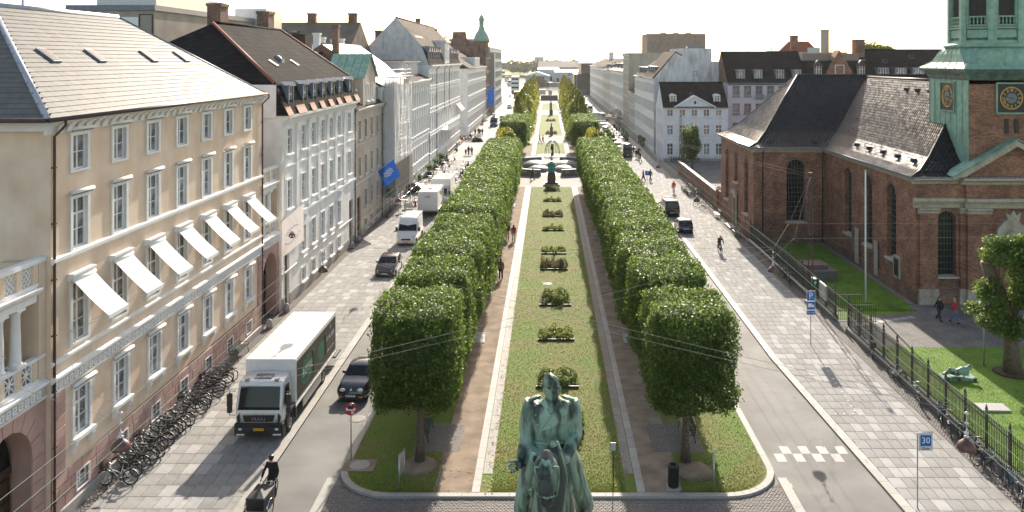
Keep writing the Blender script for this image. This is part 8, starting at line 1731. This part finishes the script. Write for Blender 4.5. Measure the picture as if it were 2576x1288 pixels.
# ================================================================ PEOPLE (local: facing -y)
CLOTH = {}
def cloth(c): 
    k = 'cloth_%d_%d_%d' % tuple(int(255 * x) for x in c); return mat(k, c, .85, var=.12, scale=14, bump=.15, bscale=60)
M_hair = [mat('dark_hair', (.03, .02, .015), .5, var=.2), mat('fair_hair', (.35, .24, .12), .5, var=.2), mat('grey_hair', (.4, .38, .36), .6)]
POSE = {}
def limb(q, a, b, c, r, m, n=8): q.tube([a, ((a[0] + b[0]) / 2, (a[1] + b[1]) / 2, (a[2] + b[2]) / 2), b, ((b[0] + c[0]) / 2, (b[1] + c[1]) / 2, (b[2] + c[2]) / 2), c], [r[0], (r[0] + r[1]) / 2, r[1], (r[1] + r[2]) / 2 * 1.06, r[2]], m, n)
def pose_meshes(key):
    """key: walk, walk2, stand, sit, ride, push -> body, top, trousers, hair short, hair long, shoes"""
    if key in POSE: return POSE[key]
    P = dict(hip=(0, 0, .93), chest=(0, 0, 1.36), head=(0, -.02, 1.62), K=((-.1, -.12, .5), (.1, .06, .5)), A=((-.1, -.24, .1), (.1, .34, .16)), E=((-.25, .1, 1.14), (.25, -.08, 1.14)), W=((-.24, .16, .9), (.23, -.2, .92)))
    if key == 'walk2': P.update(K=((-.1, .05, .5), (.1, -.14, .5)), A=((-.1, .3, .14), (.1, -.2, .1)), E=((-.25, -.08, 1.14), (.25, .1, 1.14)), W=((-.23, -.2, .93), (.24, .14, .9)))
    if key == 'stand': P.update(K=((-.1, -.01, .5), (.1, -.01, .5)), A=((-.12, .02, .08), (.11, .0, .08)), E=((-.26, .03, 1.14), (.26, .03, 1.14)), W=((-.25, -.02, .9), (.24, -.04, .9)))
    if key == 'sit': P.update(hip=(0, .0, .5), chest=(0, .03, .94), head=(0, -.02, 1.2), K=((-.11, -.42, .5), (.11, -.42, .5)), A=((-.11, -.42, .1), (.11, -.5, .1)), E=((-.26, -.02, .72), (.26, -.02, .72)), W=((-.16, -.26, .68), (.16, -.26, .68)))
    if key == 'ride': P.update(hip=(0, .24, 1.0), chest=(0, -.12, 1.36), head=(0, -.26, 1.56), K=((-.11, -.1, .74), (.11, -.02, .62)), A=((-.1, .06, .5), (.1, .05, .2)), E=((-.24, -.3, 1.12), (.24, -.3, 1.12)), W=((-.24, -.42, .98), (.24, -.42, .98)))
    if key == 'push': P.update(hip=(0, .1, .95), chest=(0, .02, 1.38), head=(0, -.04, 1.64), K=((-.12, -.12, .56), (.12, .0, .5)), A=((-.12, -.02, .32), (.12, .06, .12)), E=((-.29, -.06, 1.14), (.29, -.06, 1.14)), W=((-.3, -.26, .97), (.3, -.26, .97)))
    hip, chest, head = Vector(P['hip']), Vector(P['chest']), Vector(P['head']); up = (chest - hip).normalized(); neck = chest + up * .13; mid = (hip + chest) / 2
    def torso(q, m, e=0.): q.tube([hip - up * .06, hip + up * .06, mid, chest - up * .05, chest + up * .07, neck - up * .02], [(.15 + e, .11 + e), (.165 + e, .115 + e), (.14 + e, .10 + e), (.175 + e, .115 + e), (.15 + e, .09 + e), (.055 + e, .055 + e)], m, 12)
    def arms(q, m, e=0., hands=False):
        for i, s_ in enumerate((-1, 1)):
            sh = chest + Vector((s_ * .172, 0, .045)); q.ell(tuple(sh), (.058 + e, .06 + e, .058 + e), m, 8, 6); limb(q, sh, Vector(P['E'][i]), Vector(P['W'][i]), (.055 + e, .042 + e, .03 + e), m)
            if hands: w_, el = Vector(P['W'][i]), Vector(P['E'][i]); d_ = (w_ - el).normalized(); q.tube([w_ - d_ * .02, w_ + d_ * .05, w_ + d_ * .09], [(.026, .03), (.024, .042), (.02, .04)], m, 8)
    def legs(q, m, e=0., end=1.):
        for i, s_ in enumerate((-1, 1)):
            h = hip + Vector((s_ * .09, 0, -.03)); k, a = Vector(P['K'][i]), Vector(P['A'][i]); limb(q, h, k, k.lerp(a, end), (.088 + e, .062 + e, .042 + e * 2), m)
    b = MB(); torso(b, M_skin); arms(b, M_skin, 0, True); legs(b, M_skin); b.tube([neck - up * .06, head - Vector((0, 0, .06))], .052, M_skin, 8); b.ell(tuple(head), (.078, .098, .118), M_skin, 12, 10); b.ell(tuple(head + Vector((0, -.05, -.05))), (.058, .06, .06), M_skin, 8, 6); b.ell(tuple(head + Vector((0, -.105, -.012))), (.014, .022, .024), M_skin, 6, 5)
    for s_ in (-1, 1): b.ell(tuple(head + Vector((s_ * .08, .01, -.01))), (.012, .025, .034), M_skin, 6, 5)
    body = remesh(b, 'person', .022, 2); ex = MB()
    for i in (0, 1):
        w_, el = Vector(P['W'][i]), Vector(P['E'][i]); d_ = (w_ - el).normalized(); sd = Vector((0, 1, 0)) - d_ * d_.y; sd.normalize(); cu = d_.cross(sd) * (1 if i else -1)
        for j, (o, L_) in enumerate(((-.03, .06), (-.01, .075), (.011, .07), (.031, .055))): a = w_ + d_ * .075 + sd * o; ex.tube([a, a + d_ * L_ * .5 + cu * .006, a + d_ * L_ * .8 + cu * .03], [.0095, .009, .006], M_skin, 5)
        a = w_ + d_ * .03 + sd * -.035; ex.tube([a, a - sd * .025 + d_ * .03, a - sd * .03 + d_ * .055 + cu * .015], [.012, .010, .007], M_skin, 5)
    for s_ in (-1, 1): ex.ell(tuple(head + Vector((s_ * .032, -.092, .008))), (.012, .008, .008), M_rubber, 6, 4)
    ex.box(head.x - .026, head.x + .026, head.y - .112, head.y - .098, head.z - .06, head.z - .052, mat('lips', (.4, .16, .13), .6))
    t = MB(); torso(t, M_rubber, .016); arms(t, M_rubber, .016); tr_ = MB(); legs(tr_, M_rubber, .016, .96); tr_.tube([hip - up * .08, hip + up * .1], [(.165, .13), (.172, .125)], M_rubber, 12)
    hs = MB(); hs.ell(tuple(head + Vector((0, .018, .03))), (.088, .10, .105), M_rubber, 12, 8); hl = MB(); hl.ell(tuple(head + Vector((0, .018, .03))), (.09, .10, .105), M_rubber, 12, 8); hl.tube([head + Vector((0, .06, .02)), head + Vector((0, .1, -.12)), head + Vector((0, .1, -.3))], [(.085, .06), (.1, .05), (.06, .025)], M_rubber, 8)
    sh = MB()
    for i in (0, 1): a = Vector(P['A'][i]); sh.loft([[tuple(a + Vector((x * s2, y, z))) for x, z in ((-.04, -.08), (.04, -.08), (.045, -.04), (.03, .0 if y > -.1 else -.03), (-.03, .0 if y > -.1 else -.03), (-.045, -.04))] for y, s2 in ((.08, .7), (.04, 1), (-.08, 1.05), (-.17, .6))], M_rubber)
    POSE[key] = (body, remesh(t, 'top', .022, 2), remesh(tr_, 'trousers', .022, 2), hs.mesh('hair'), hl.mesh('hair'), sh.mesh('shoes'), ex.mesh('hands_and_face')); return POSE[key]
SKT = MB(); SKT.tube([(0, 0, 1.2), (0, 0, .95), (0, .02, .55)], [(.16, .12), (.19, .14), (.26, .22)], M_rubber, 12, False); SKT = SKT.mesh('skirt')
BAG = MB(); BAG.loft([[(-.05, -.13, 0), (.05, -.13, 0), (.05, .13, 0), (-.05, .13, 0)], [(-.03, -.1, .24), (.03, -.1, .24), (.03, .1, .24), (-.03, .1, .24)]], M_rubber, True, False); BAG.tube([(0, -.1, .22), (-.05, 0, .6), (0, .1, .22)], .01, M_rubber, 4); BAG = BAG.mesh('shoulder_bag')
def person(label, x, y, pose, rz, top, tro, hair=0, long=False, h=1., z=.08, bag=None, skirt=None, group=None, shoe=(.02, .02, .02)):
    b, t_, tr_, hs, hl, sh, ex = pose_meshes(pose); o = link(b, 'person', None, (x, y, z), rz, label, 'person', group); o.scale = (h, h, h)
    link(t_, 'top', o, m=cloth(top)); link(tr_, 'trousers', o, m=cloth(tro)); link(hl if long else hs, 'hair', o, m=M_hair[hair]); link(sh, 'shoes', o, m=cloth(shoe)); link(ex, 'hands_and_face', o)
    if skirt: link(SKT, 'skirt', o, m=cloth(skirt))
    if bag: link(BAG, 'shoulder_bag', o, (.24, .02, .78), m=cloth(bag))
    return o
DK, NV, GY, WH, RD, JN = (.02, .02, .022), (.03, .035, .05), (.2, .2, .2), (.7, .68, .64), (.55, .03, .025), (.12, .18, .28)
A180 = R(180)
person('woman in brown top and black trousers walking up the left gravel walk', -3.97, 69.0, 'walk', A180, (.22, .11, .06), DK, 0, True, z=.1)
person('man in dark shirt and pale trousers walking beside a woman with red bag', -4.15, 84, 'walk2', A180, (.05, .05, .05), (.55, .5, .44), 0, h=1.03, z=.1)
person('woman with a red bag and pale trousers on the left gravel walk', -3.5, 83.4, 'walk', A180, (.45, .04, .1), (.6, .55, .5), 0, True, .97, .1, bag=RD)
person('woman in long black coat crossing before the curved benches', -2.4, 126, 'walk', R(90), DK, DK, 1, False, 1.02, .1, skirt=DK)
person('walker in black with a backpack on the far cross path', -1.2, 181.5, 'walk', R(90), DK, NV, 0, z=.1); person('walker in a dark jacket just left of the other on the far cross path', -1.9, 182, 'walk2', R(80), NV, GY, 0, True, z=.1)
person('woman in white top and black cardigan walking in the church court', 27.55, 58.3, 'walk', R(20), DK, NV, 0, True, .97, .06, bag=DK); person('bald man in red shirt, dark jacket and jeans in the church court', 28.35, 57.7, 'walk2', R(25), (.5, .03, .02), JN, 2, False, 1.0, .06)
person('person in bright red jacket and white trousers on the right pavement', 17.2, 113.4, 'walk', A180, (.85, .07, .03), WH, 1, True, bag=DK)
person('stooping walker in dark coat on the far right pavement', 14.3, 124.5, 'walk', R(-70), (.07, .06, .05), DK, 2, skirt=(.07, .06, .05)); person('tall walker in dark clothes behind the small blue P sign', 15.4, 124.7, 'walk2', R(-60), (.08, .06, .05), DK, 0, h=1.05)
for i, (x, y, p, l) in enumerate(((16.3, 158.5, 'stand', 'man in dark clothes standing farthest of the group by the black van'), (16.2, 152.8, 'walk', 'person in black jacket in the middle of the group by the black van'), (16.55, 152.4, 'stand', 'companion in black beside the middle person by the black van'), (16.4, 147.6, 'walk2', 'man in black nearest of the group by the black van'))): person(l, x, y, p, A180 + .2 * i, DK, NV, i % 2, h=1.03)
person('person in a green safety vest beyond the black van', 15.4, 165, 'stand', 0, (.25, .75, .1), NV, 0)
person('small child walking beside a man on the left pavement', -15.8, 158, 'walk', A180, (.06, .06, .08), NV, 1, h=.74); person('man walking between a child and a woman on the left pavement', -15.25, 158, 'walk2', A180, NV, (.06, .07, .08), 0, h=1.05); person('long haired woman walking hand in hand on the left pavement', -14.65, 158, 'walk', A180, (.22, .2, .18), (.05, .05, .06), 1, True, .98)
for i, (x, y, l) in enumerate(((-17.6, 199, 'man in black, left of the group at the side street'), (-17.0, 200.5, 'person in dark jacket second in the group at the side street'), (-16.5, 199, 'woman in dark coat third in the group at the side street'), (-15.9, 199, 'lone walker right of the group at the side street'))): person(l, x, y, ('walk', 'walk2')[i % 2], A180, DK, (NV, GY)[i % 2], i % 3, i == 2, 1.02)
person('man in dark coat and flat cap outside the tall white block', -18.2, 164, 'stand', R(60), DK, NV, 0, h=1.02); person('walker in grey far up the left pavement', -18.1, 228, 'walk', 0, (.2, .18, .18), NV, 0); person('walker in pale shirt on the far left road', -14.8, 238, 'walk', 0, (.35, .35, .3), GY, 1)
person('lone walker far up the left road near the bus', -10.9, 300, 'walk', A180, DK, DK, 0); person('person by the bus at the end of the left road', -18, 388, 'stand', 0, DK, NV, 0)
for i, (x, y) in enumerate(((17.2, 214), (18.0, 211), (17.0, 206), (18.6, 217), (19.0, 208))): person(('man in black', 'person in red', 'person in navy', 'woman in dark coat', 'man in grey')[i] + ' in the crowd outside the far right cafe', x, y, ('stand', 'walk')[i % 2], R(70 * i), (DK, RD, NV, DK, GY)[i], NV, i % 3, i % 2 == 1)
for i, (x, y, rz, l) in enumerate(((-14.4, 124.6, R(80), 'man in black seated at the table nearest the left hedge end'), (-13.4, 129.5, R(-100), 'guest in navy seated by the left hedge'), (-13.5, 139, R(-90), 'guest in black seated farther along the left hedge'), (-18.2, 146, R(100), 'guest seated before the white house cafe'), (-18.5, 151, R(60), 'waiter like figure in white shirt by the far cafe tables'))): person(l, x, y, 'sit' if i < 4 else 'stand', rz, (DK, NV, DK, GY, WH)[i], (DK, NV)[i % 2], i % 3)
# racing cyclist on the right pavement
cy = bicycle((16.3, 78.6), R(4), 0, 0, False, 'racing bicycle ridden by the man in black on the right pavement', None)
rd = person('cyclist in black shorts and dark top riding towards the camera', 16.3, 78.6, 'ride', R(4), (.06, .055, .06), DK, 0)
# cargo bike and its rider
M_cbox = mat('black_cargo_box', (.012, .012, .013), .35, var=.1); cbk = thing('cargo_bike', 'three wheeled cargo bike with a black lidded box, ridden on the left road', 'cargo bike', (-11.75, 33.1, 0), R(-4)); q = MB(); q.box(-.36, .36, 0, 1.15, .32, .84, M_cbox); q.build('box', cbk)
q = MB(); q.loft([[(-.39, -.03, .85), (.39, -.03, .85), (.39, 1.18, .85), (-.39, 1.18, .85)], [(-.37, .0, .9), (.37, 0, .9), (.37, 1.16, .9), (-.37, 1.16, .9)], [(-.05, .45, 1.02), (.05, .45, 1.02), (.05, .75, 1.02), (-.05, .75, 1.02)]], mat('dark_lid', (.035, .038, .04), .65), True, False); q.build('lid', cbk)
for s_ in (-1, 1): link(BW, 'wheel', cbk, (s_ * .46, .42, .33)); q = MB(); q.tube([(s_ * .46, .42 + .37 * math.cos(R(a)), .33 + .37 * math.sin(R(a))) for a in range(15, 170, 22)], [(.035, .008)] * 8, M_chrome, 6); q.build('mudguard', cbk)
link(BW, 'wheel', cbk, (0, 2.0, .33)); q = MB(); q.tube([(0, 1.15, .45), (0, 1.5, .4), (0, 2.0, .34)], .03, M_cbox, 7); q.tube([(0, 1.6, .4), (0, 1.72, .92)], .02, M_cbox, 6); q.tube([(-.3, 1.15, .5), (-.3, 1.22, .98), (-.3, 1.45, 1.0)], .016, M_chrome, 6); q.tube([(.3, 1.15, .5), (.3, 1.22, .98), (.3, 1.45, 1.0)], .016, M_chrome, 6); q.tube([(-.3, 1.22, .98), (.3, 1.22, .98)], .016, M_chrome, 6); q.build('frame', cbk); q = MB(); q.ell((0, 1.76, .95), (.09, .15, .04), M_rubber); q.build('saddle', cbk); q = MB(); q.box(-.34, .34, -.06, 0, .3, .4, M_steel); q.build('bumper', cbk)
rr_ = person('man in black sweater, helmet and sunglasses riding the black cargo bike', -11.63, 34.75, 'push', R(-4), (.012, .012, .013), DK, 0, z=.04, h=1.03); rr_.rotation_euler = (0, 0, R(-4))
q = MB(); q.ell((0, -.03, 1.69), (.105, .135, .09), M_cbox, 12, 8); q.build('helmet', rr_); q = MB(); q.box(-.075, .075, -.15, -.125, 1.615, 1.655, M_rubber); q.build('sunglasses', rr_)
# roof of the dark car passing under the lower frame edge
car('passing_car', 'dark car roof just cut by the bottom edge behind the bronze rider', 'car', (-7.4, 30.3), R(-92), 4.1, .89, HB, .98, .34, M_blackpaint, ((1.2, 1.0), (1.93, 1.41)), ((3.95, 1.04), (3.6, 1.38)), [[(1.5, 1.02), (2.02, 1.36), (2.6, 1.4), (2.6, 1.02)]], (.78, 3.3), .32)

# ================================================================ THE BRONZE RIDER
def S(zx, zy, Y): k = Y / 20.0; return ((-1.169 + .002808 * zx) * k, Y, CAMH - (CAMH - 11.16 + .002808 * zy) * k)
es = thing('rider_statue', 'large green bronze statue of a uniformed rider on a horse, in the centre foreground', 'statue', (0, 20, 0))
M = M_bronze
def SV(zx, zy, Y): p = S(zx, zy, Y); return (p[0], p[1] - 20, p[2])
q = MB()
q.tube([SV(440, 760, 20.1), SV(435, 690, 20.05), SV(440, 560, 20), SV(445, 430, 20), SV(448, 345, 20.02), SV(442, 300, 20.02)], [(.36, .30), (.37, .30), (.45, .33), (.52, .34), (.42, .27), (.15, .15)], M, 18)
q.tube([SV(440, 310, 20.0), SV(442, 240, 19.95)], [.155, .14], M, 12)                                         # neck
q.ell(SV(446, 232, 19.93), (.185, .235, .285), M, 16, 12); q.ell(SV(462, 290, 19.82), (.125, .15, .13), M, 12, 8); q.ell(SV(464, 315, 19.76), (.07, .07, .05), M, 8, 6)
q.tube([SV(458, 225, 19.72), SV(464, 262, 19.64)], [.035, .055], M, 8); q.tube([SV(420, 215, 19.74), SV(500, 218, 19.75)], [.045, .045], M, 8); q.tube([SV(436, 292, 19.71), SV(490, 294, 19.72)], [.02, .02], M, 6)
for zx in (378, 517): q.ell(SV(zx, 235, 19.97), (.03, .07, .09), M, 8, 6)
# arms
q.tube([SV(285, 330, 20), SV(262, 400, 20), SV(240, 520, 20.02), SV(232, 620, 20.0), SV(222, 700, 19.9), SV(190, 800, 19.75), SV(178, 838, 19.7)], [.21, .22, .2, .18, .165, .14, .12], M, 12)
q.tube([SV(600, 335, 20), SV(625, 400, 20), SV(640, 520, 20.05), SV(645, 610, 20.0), SV(620, 700, 19.75), SV(585, 780, 19.5), SV(560, 820, 19.35)], [.21, .22, .2, .19, .17, .14, .11], M, 12)
q.ell(SV(560, 832, 19.3), (.13, .12, .12), M, 10, 8)
# coat skirts over the thighs
for a in ((-1, ((320, 720), (270, 860), (235, 1000), (205, 1160), (195, 1225)), (.30, .36, .36, .34, .35)), (1, ((570, 730), (620, 860), (660, 1000), (705, 1130), (725, 1205)), (.30, .36, .37, .36, .37))):
    q.tube([SV(x, y, 19.85 + .12 * i) for i, (x, y) in enumerate(a[1])], [(r * .62, r * 1.25) for r in a[2]], M, 14)
q.tube([SV(215, 1180, 20.2), SV(215, 1400, 20.0)], [.2, .17], M, 10); q.tube([SV(715, 1180, 20.3), SV(712, 1400, 20.0)], [.2, .17], M, 10)
for x, y in ((215, 1560), (712, 1560)): q.tube([SV(x, 1380, 20.0), SV(x, y, 20.05), SV(x, y + 30, 19.75)], [.17, .14, .1], M, 10)
rid = link(remesh(q, 'rider', .028, 3), 'rider', es)
q = MB()                                                                                                   # crisp uniform details
cap = [SV(374, 205, 19.93), SV(446, 212, 19.68), SV(518, 196, 19.93), SV(446, 185, 20.2)]
top_ = [SV(378, 150, 19.93), SV(405, 92, 19.75), SV(510, 140, 19.95), SV(440, 110, 20.18)]
ringb = [tuple(Vector(cap[k // 4]).lerp(Vector(cap[(k // 4 + 1) % 4]), (k % 4) / 4) * 1.0) for k in range(16)]; c0 = sum((Vector(p) for p in cap), Vector()) / 4
rnd_ = lambda ring, cc, f: [tuple(cc + (Vector(p) - cc) * (1 + f * math.sin(math.pi * (k % 4) / 4))) for k, p in enumerate(ring)]
ringt = [tuple(Vector(top_[k // 4]).lerp(Vector(top_[(k // 4 + 1) % 4]), (k % 4) / 4)) for k in range(16)]; c1_ = sum((Vector(p) for p in top_), Vector()) / 4
crest = [tuple(Vector(p).lerp(Vector((c1_.x + (p[0] - c1_.x) * .12, p[1], c1_.z + .05)), .8)) for p in ringt]
q.loft([rnd_(ringb, c0, .35), rnd_(ringt, c1_, .3), crest], M); q.build('field_cap', rid)
for zx, s_ in ((297, -1), (588, 1)):
    q = MB(); p = SV(zx, 306, 20); q.ell(p, (.17, .12, .045), M, 12, 6, Matrix.Rotation(R(16 * s_), 3, 'Y')); 
    for k in range(5): q.ell((p[0] - .12 + .06 * k, p[1] - .08, p[2] + .02 - s_ * (k - 2) * .017), (.035, .05, .04), M, 6, 5)
    q.build('epaulette', rid)
def flap(pts, th, nm): q = MB(); a = [SV(x, y, Y) for x, y, Y in pts]; q.loft([[p for p in a], [(p[0], p[1] + th, p[2]) for p in a]], M, True, False); return q.build(nm, rid)
flap([(388, 375, 19.70), (440, 460, 19.63), (345, 590, 19.66), (352, 540, 19.66), (372, 470, 19.66)], .06, 'lapel'); flap([(478, 400, 19.68), (525, 450, 19.66), (530, 500, 19.65), (440, 570, 19.62), (350, 590, 19.63), (420, 490, 19.60)], .06, 'lapel')
flap([(350, 350, 19.74), (385, 310, 19.75), (425, 395, 19.66), (392, 398, 19.67)], .06, 'collar'); flap([(500, 310, 19.75), (535, 360, 19.74), (478, 425, 19.66), (470, 395, 19.66)], .06, 'collar')
for x, y in ((307, 372), (307, 455), (325, 537), (566, 388), (558, 468), (545, 545)): q = MB(); q.ell(SV(x, y, 19.69), (.03, .02, .03), M, 8, 5); q.build('button', rid)
for pts, r in (([(205, 690, 19.80), (235, 712, 19.74), (270, 690, 19.80)], .02), ([(560, 745, 19.5), (600, 770, 19.45), (640, 735, 19.62)], .02), ([(310, 690, 19.78), (440, 705, 19.70), (565, 690, 19.78)], .03)): q = MB(); q.tube([SV(*p) for p in pts], r, M, 6); q.build('seam', rid)
# left hand with five fingers round the flowers
q = MB(); q.tube([SV(180, 825, 19.72), SV(172, 865, 19.66), SV(168, 885, 19.64)], [(.09, .11), (.08, .13), (.07, .12)], M, 10); q.build('hand', rid)
q = MB()
for k in range(4): y = 862 + 13 * k; q.tube([SV(186, y, 19.62), SV(160, y + 8, 19.52), SV(148, y + 18, 19.56), SV(156, y + 26, 19.64)], [.034, .032, .028, .022], M, 6)
q.tube([SV(170, 838, 19.6), SV(150, 850, 19.54), SV(146, 885, 19.52)], [.04, .035, .026], M, 6); q.build('fingers', rid)
for k in range(4): y = 815 + 9 * k; q = MB(); q.tube([SV(575, y, 19.26), SV(548, y + 10, 19.18), SV(540, y + 22, 19.24)], [.034, .03, .022], M, 6); q.build('finger', rid)
q = MB(); g = random.Random(9)
for k in range(7): q.tube([SV(215, 880 + 2 * k, 19.7), SV(165, 880, 19.58), SV(88 + g.uniform(-8, 50), 845 + 16 * k, 19.5)], .01, M, 4)
for k in range(26): q.ell(SV(80 + g.uniform(0, 65), 842 + g.uniform(0, 115), 19.5 + g.uniform(-.1, .1)), (.035, .03, .03), M_bronze2 if 0 else M, 6, 4)
q.build('flower_bunch', es)
# horse
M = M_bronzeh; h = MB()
def HV(x, y, z): return (x, y - 20, z)
h.tube([HV(.1, 19.0, 6.9), HV(.1, 19.6, 6.75), HV(.1, 20.6, 6.65), HV(.1, 21.8, 6.75), HV(.1, 22.6, 6.85), HV(.1, 23.0, 6.6)], [(.55, .75), (.78, .95), (.86, 1.0), (.8, .95), (.7, .85), (.35, .5)], M, 18)
h.tube([HV(.14, 19.35, 6.9), SV(445, 1120, 18.95), SV(462, 930, 18.75), SV(462, 800, 18.7), SV(440, 760, 18.6)], [(.62, .72), (.46, .60), (.33, .46), (.24, .34), (.18, .2)], M, 16)
h.tube([SV(395, 800, 18.45), SV(394, 880, 18.25), SV(396, 980, 18.1), SV(400, 1090, 17.98), SV(402, 1190, 17.93), SV(402, 1225, 17.95)], [(.17, .2), (.27, .25), (.26, .25), (.19, .2), (.17, .17), (.13, .12)], M, 16)
for s_ in (-1, 1): h.ell(SV(394 + s_ * 80, 985, 18.12), (.06, .07, .07), M, 8, 6); h.ell(SV(402 + s_ * 45, 1205, 17.82), (.05, .05, .07), M, 8, 6); h.ell(SV(394 + s_ * 72, 1030, 18.2), (.12, .13, .22), M, 10, 8)
for x, y, zz, b in ((-.32, 19.3, 6.5, 0), (.5, 19.25, 6.5, .5), (-.3, 22.4, 6.5, 0), (.5, 22.4, 6.5, 0)):
    hind = y > 21
    if hind: h.tube([HV(x, y, 6.6), HV(x, y - .25, 5.9), HV(x, y + .3, 5.15), HV(x, y + .22, 4.6), HV(x, y + .1, 4.4)], [.48, .3, .17, .13, .17], M, 12)
    else: h.tube([HV(x, y, 6.5), HV(x, y - .1 - b * .5, 5.75 + b * .2), HV(x, y - .08 - b * .2, 5.3 + b * .2), HV(x, y - .05, 4.65 + b * .3), HV(x, y - .1, 4.4 + b * .3)], [.4, .23, .17, .13, .17], M, 12)
h.tube([HV(.1, 22.95, 6.9), HV(.1, 23.5, 6.4), HV(.1, 23.6, 5.2)], [.14, .2, .08], M, 8)
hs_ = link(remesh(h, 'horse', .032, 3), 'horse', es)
M = M_bronze
for zx, tip in ((300, 283), (457, 463)): q = MB(); a, b_, c = Vector(SV(zx + 12, 870, 18.5)), Vector(SV(zx, 825, 18.44)), Vector(SV(tip, 778, 18.42)); q.tube([a, b_, (b_ + c) / 2, c], [(.06, .05), (.095, .06), (.07, .04), (.01, .01)], M, 8); q.ell(tuple(b_ + Vector((0, -.055, -.0))), (.05, .02, .09), mat('dark_bronze', (.03, .045, .04), .6), 8, 6); q.build('ear', hs_)
for s_ in (-1, 1): q = MB(); q.ell(SV(394 + s_ * 86, 985, 18.07), (.035, .045, .05), MATS['dark_bronze'], 8, 6); q.build('eye', hs_); q = MB(); q.ell(SV(402 + s_ * 42, 1200, 17.77), (.035, .03, .05), MATS['dark_bronze'], 8, 6); q.build('nostril', hs_)
for zx in (432, 500): q = MB(); q.ell(SV(zx - 8, 222, 19.71), (.04, .03, .025), MATS['dark_bronze'], 8, 5); q.build('eye', rid)
q = MB(); g = random.Random(3)
for k in range(11): x0 = 372 + 5 * k; q.tube([SV(395 + k * 3, 765 + g.uniform(-5, 5), 18.42), SV(x0 - 6 + g.uniform(-5, 5), 850, 18.12), SV(x0 - 26 + k * 4, 920 + g.uniform(-10, 30), 17.92), SV(x0 - 34 + 5 * k, 985 + g.uniform(-20, 45), 17.86)], [.05, .055, .045, .012], M, 6)
q.build('forelock', hs_); q = MB()
for k in range(15): t = k / 14; y = 690 + 330 * t; x = 455 + 100 * t; q.tube([SV(448 + 10 * t, 700 + 40 * t, 19.0 - .35 * (1 - t)), SV(x + 25, y + 10, 18.75), SV(x + 50, y + 60, 18.7), SV(x + 44, y + 120, 18.68)], [.07, .085, .07, .02], M, 6)
q.build('mane', hs_)
for nm, paths, r in (('bridle', (((300, 905, 18.05), (395, 900, 17.95), (500, 900, 18.08)), ((500, 900, 18.08), (508, 1000, 18.1), (485, 1150, 17.95)), ((300, 905, 18.05), (318, 1010, 18.05), (345, 1150, 17.92)), ((335, 1150, 17.88), (402, 1170, 17.72), (475, 1150, 17.9))), .022), ('rein', (((480, 1160, 17.95), (520, 1000, 18.6), (560, 830, 19.2)), ((340, 1150, 17.95), (300, 1100, 18.7), (310, 950, 19.3))), .02), ('breast_strap', (((262, 1110, 19.3), (300, 1200, 18.75), (430, 1225, 18.5), (560, 1200, 18.65), (615, 1120, 19.2)),), .05), ('ribbon', (((330, 1040, 19.0), (270, 1100, 18.9), (250, 1110, 18.9), (290, 1060, 18.9), (265, 1250, 19.0)),), .035)):
    for p in paths: q = MB(); q.tube([SV(*a) for a in p], r, M, 6); q.build(nm, hs_)
q = MB(); q.box(-1.2, 1.4, -2.3, 4.2, 0, 4.1, M_granite); q.box(-1.4, 1.6, -2.5, 4.4, 0, .6, M_granite); q.box(-1.3, 1.5, -2.4, 4.3, 4.1, 4.4, M_granite); q.build('pedestal', es)
# ================================================================ AIR
mh_ = bpy.data.materials.new('haze_air'); mh_.use_nodes = True; nh = mh_.node_tree; nh.nodes.remove(nh.nodes['Principled BSDF'])
pv = nh.nodes.new('ShaderNodeVolumePrincipled'); pv.inputs['Color'].default_value = (.95, .95, .94, 1); pv.inputs['Density'].default_value = .00006; pv.inputs['Anisotropy'].default_value = .6
nh.links.new(pv.outputs[0], nh.nodes['Material Output'].inputs['Volume'])
mb = MB(); mb.box(-1600, 1600, -95, 2600, -4.2, 42, mh_); mb.build('haze', kind='stuff')
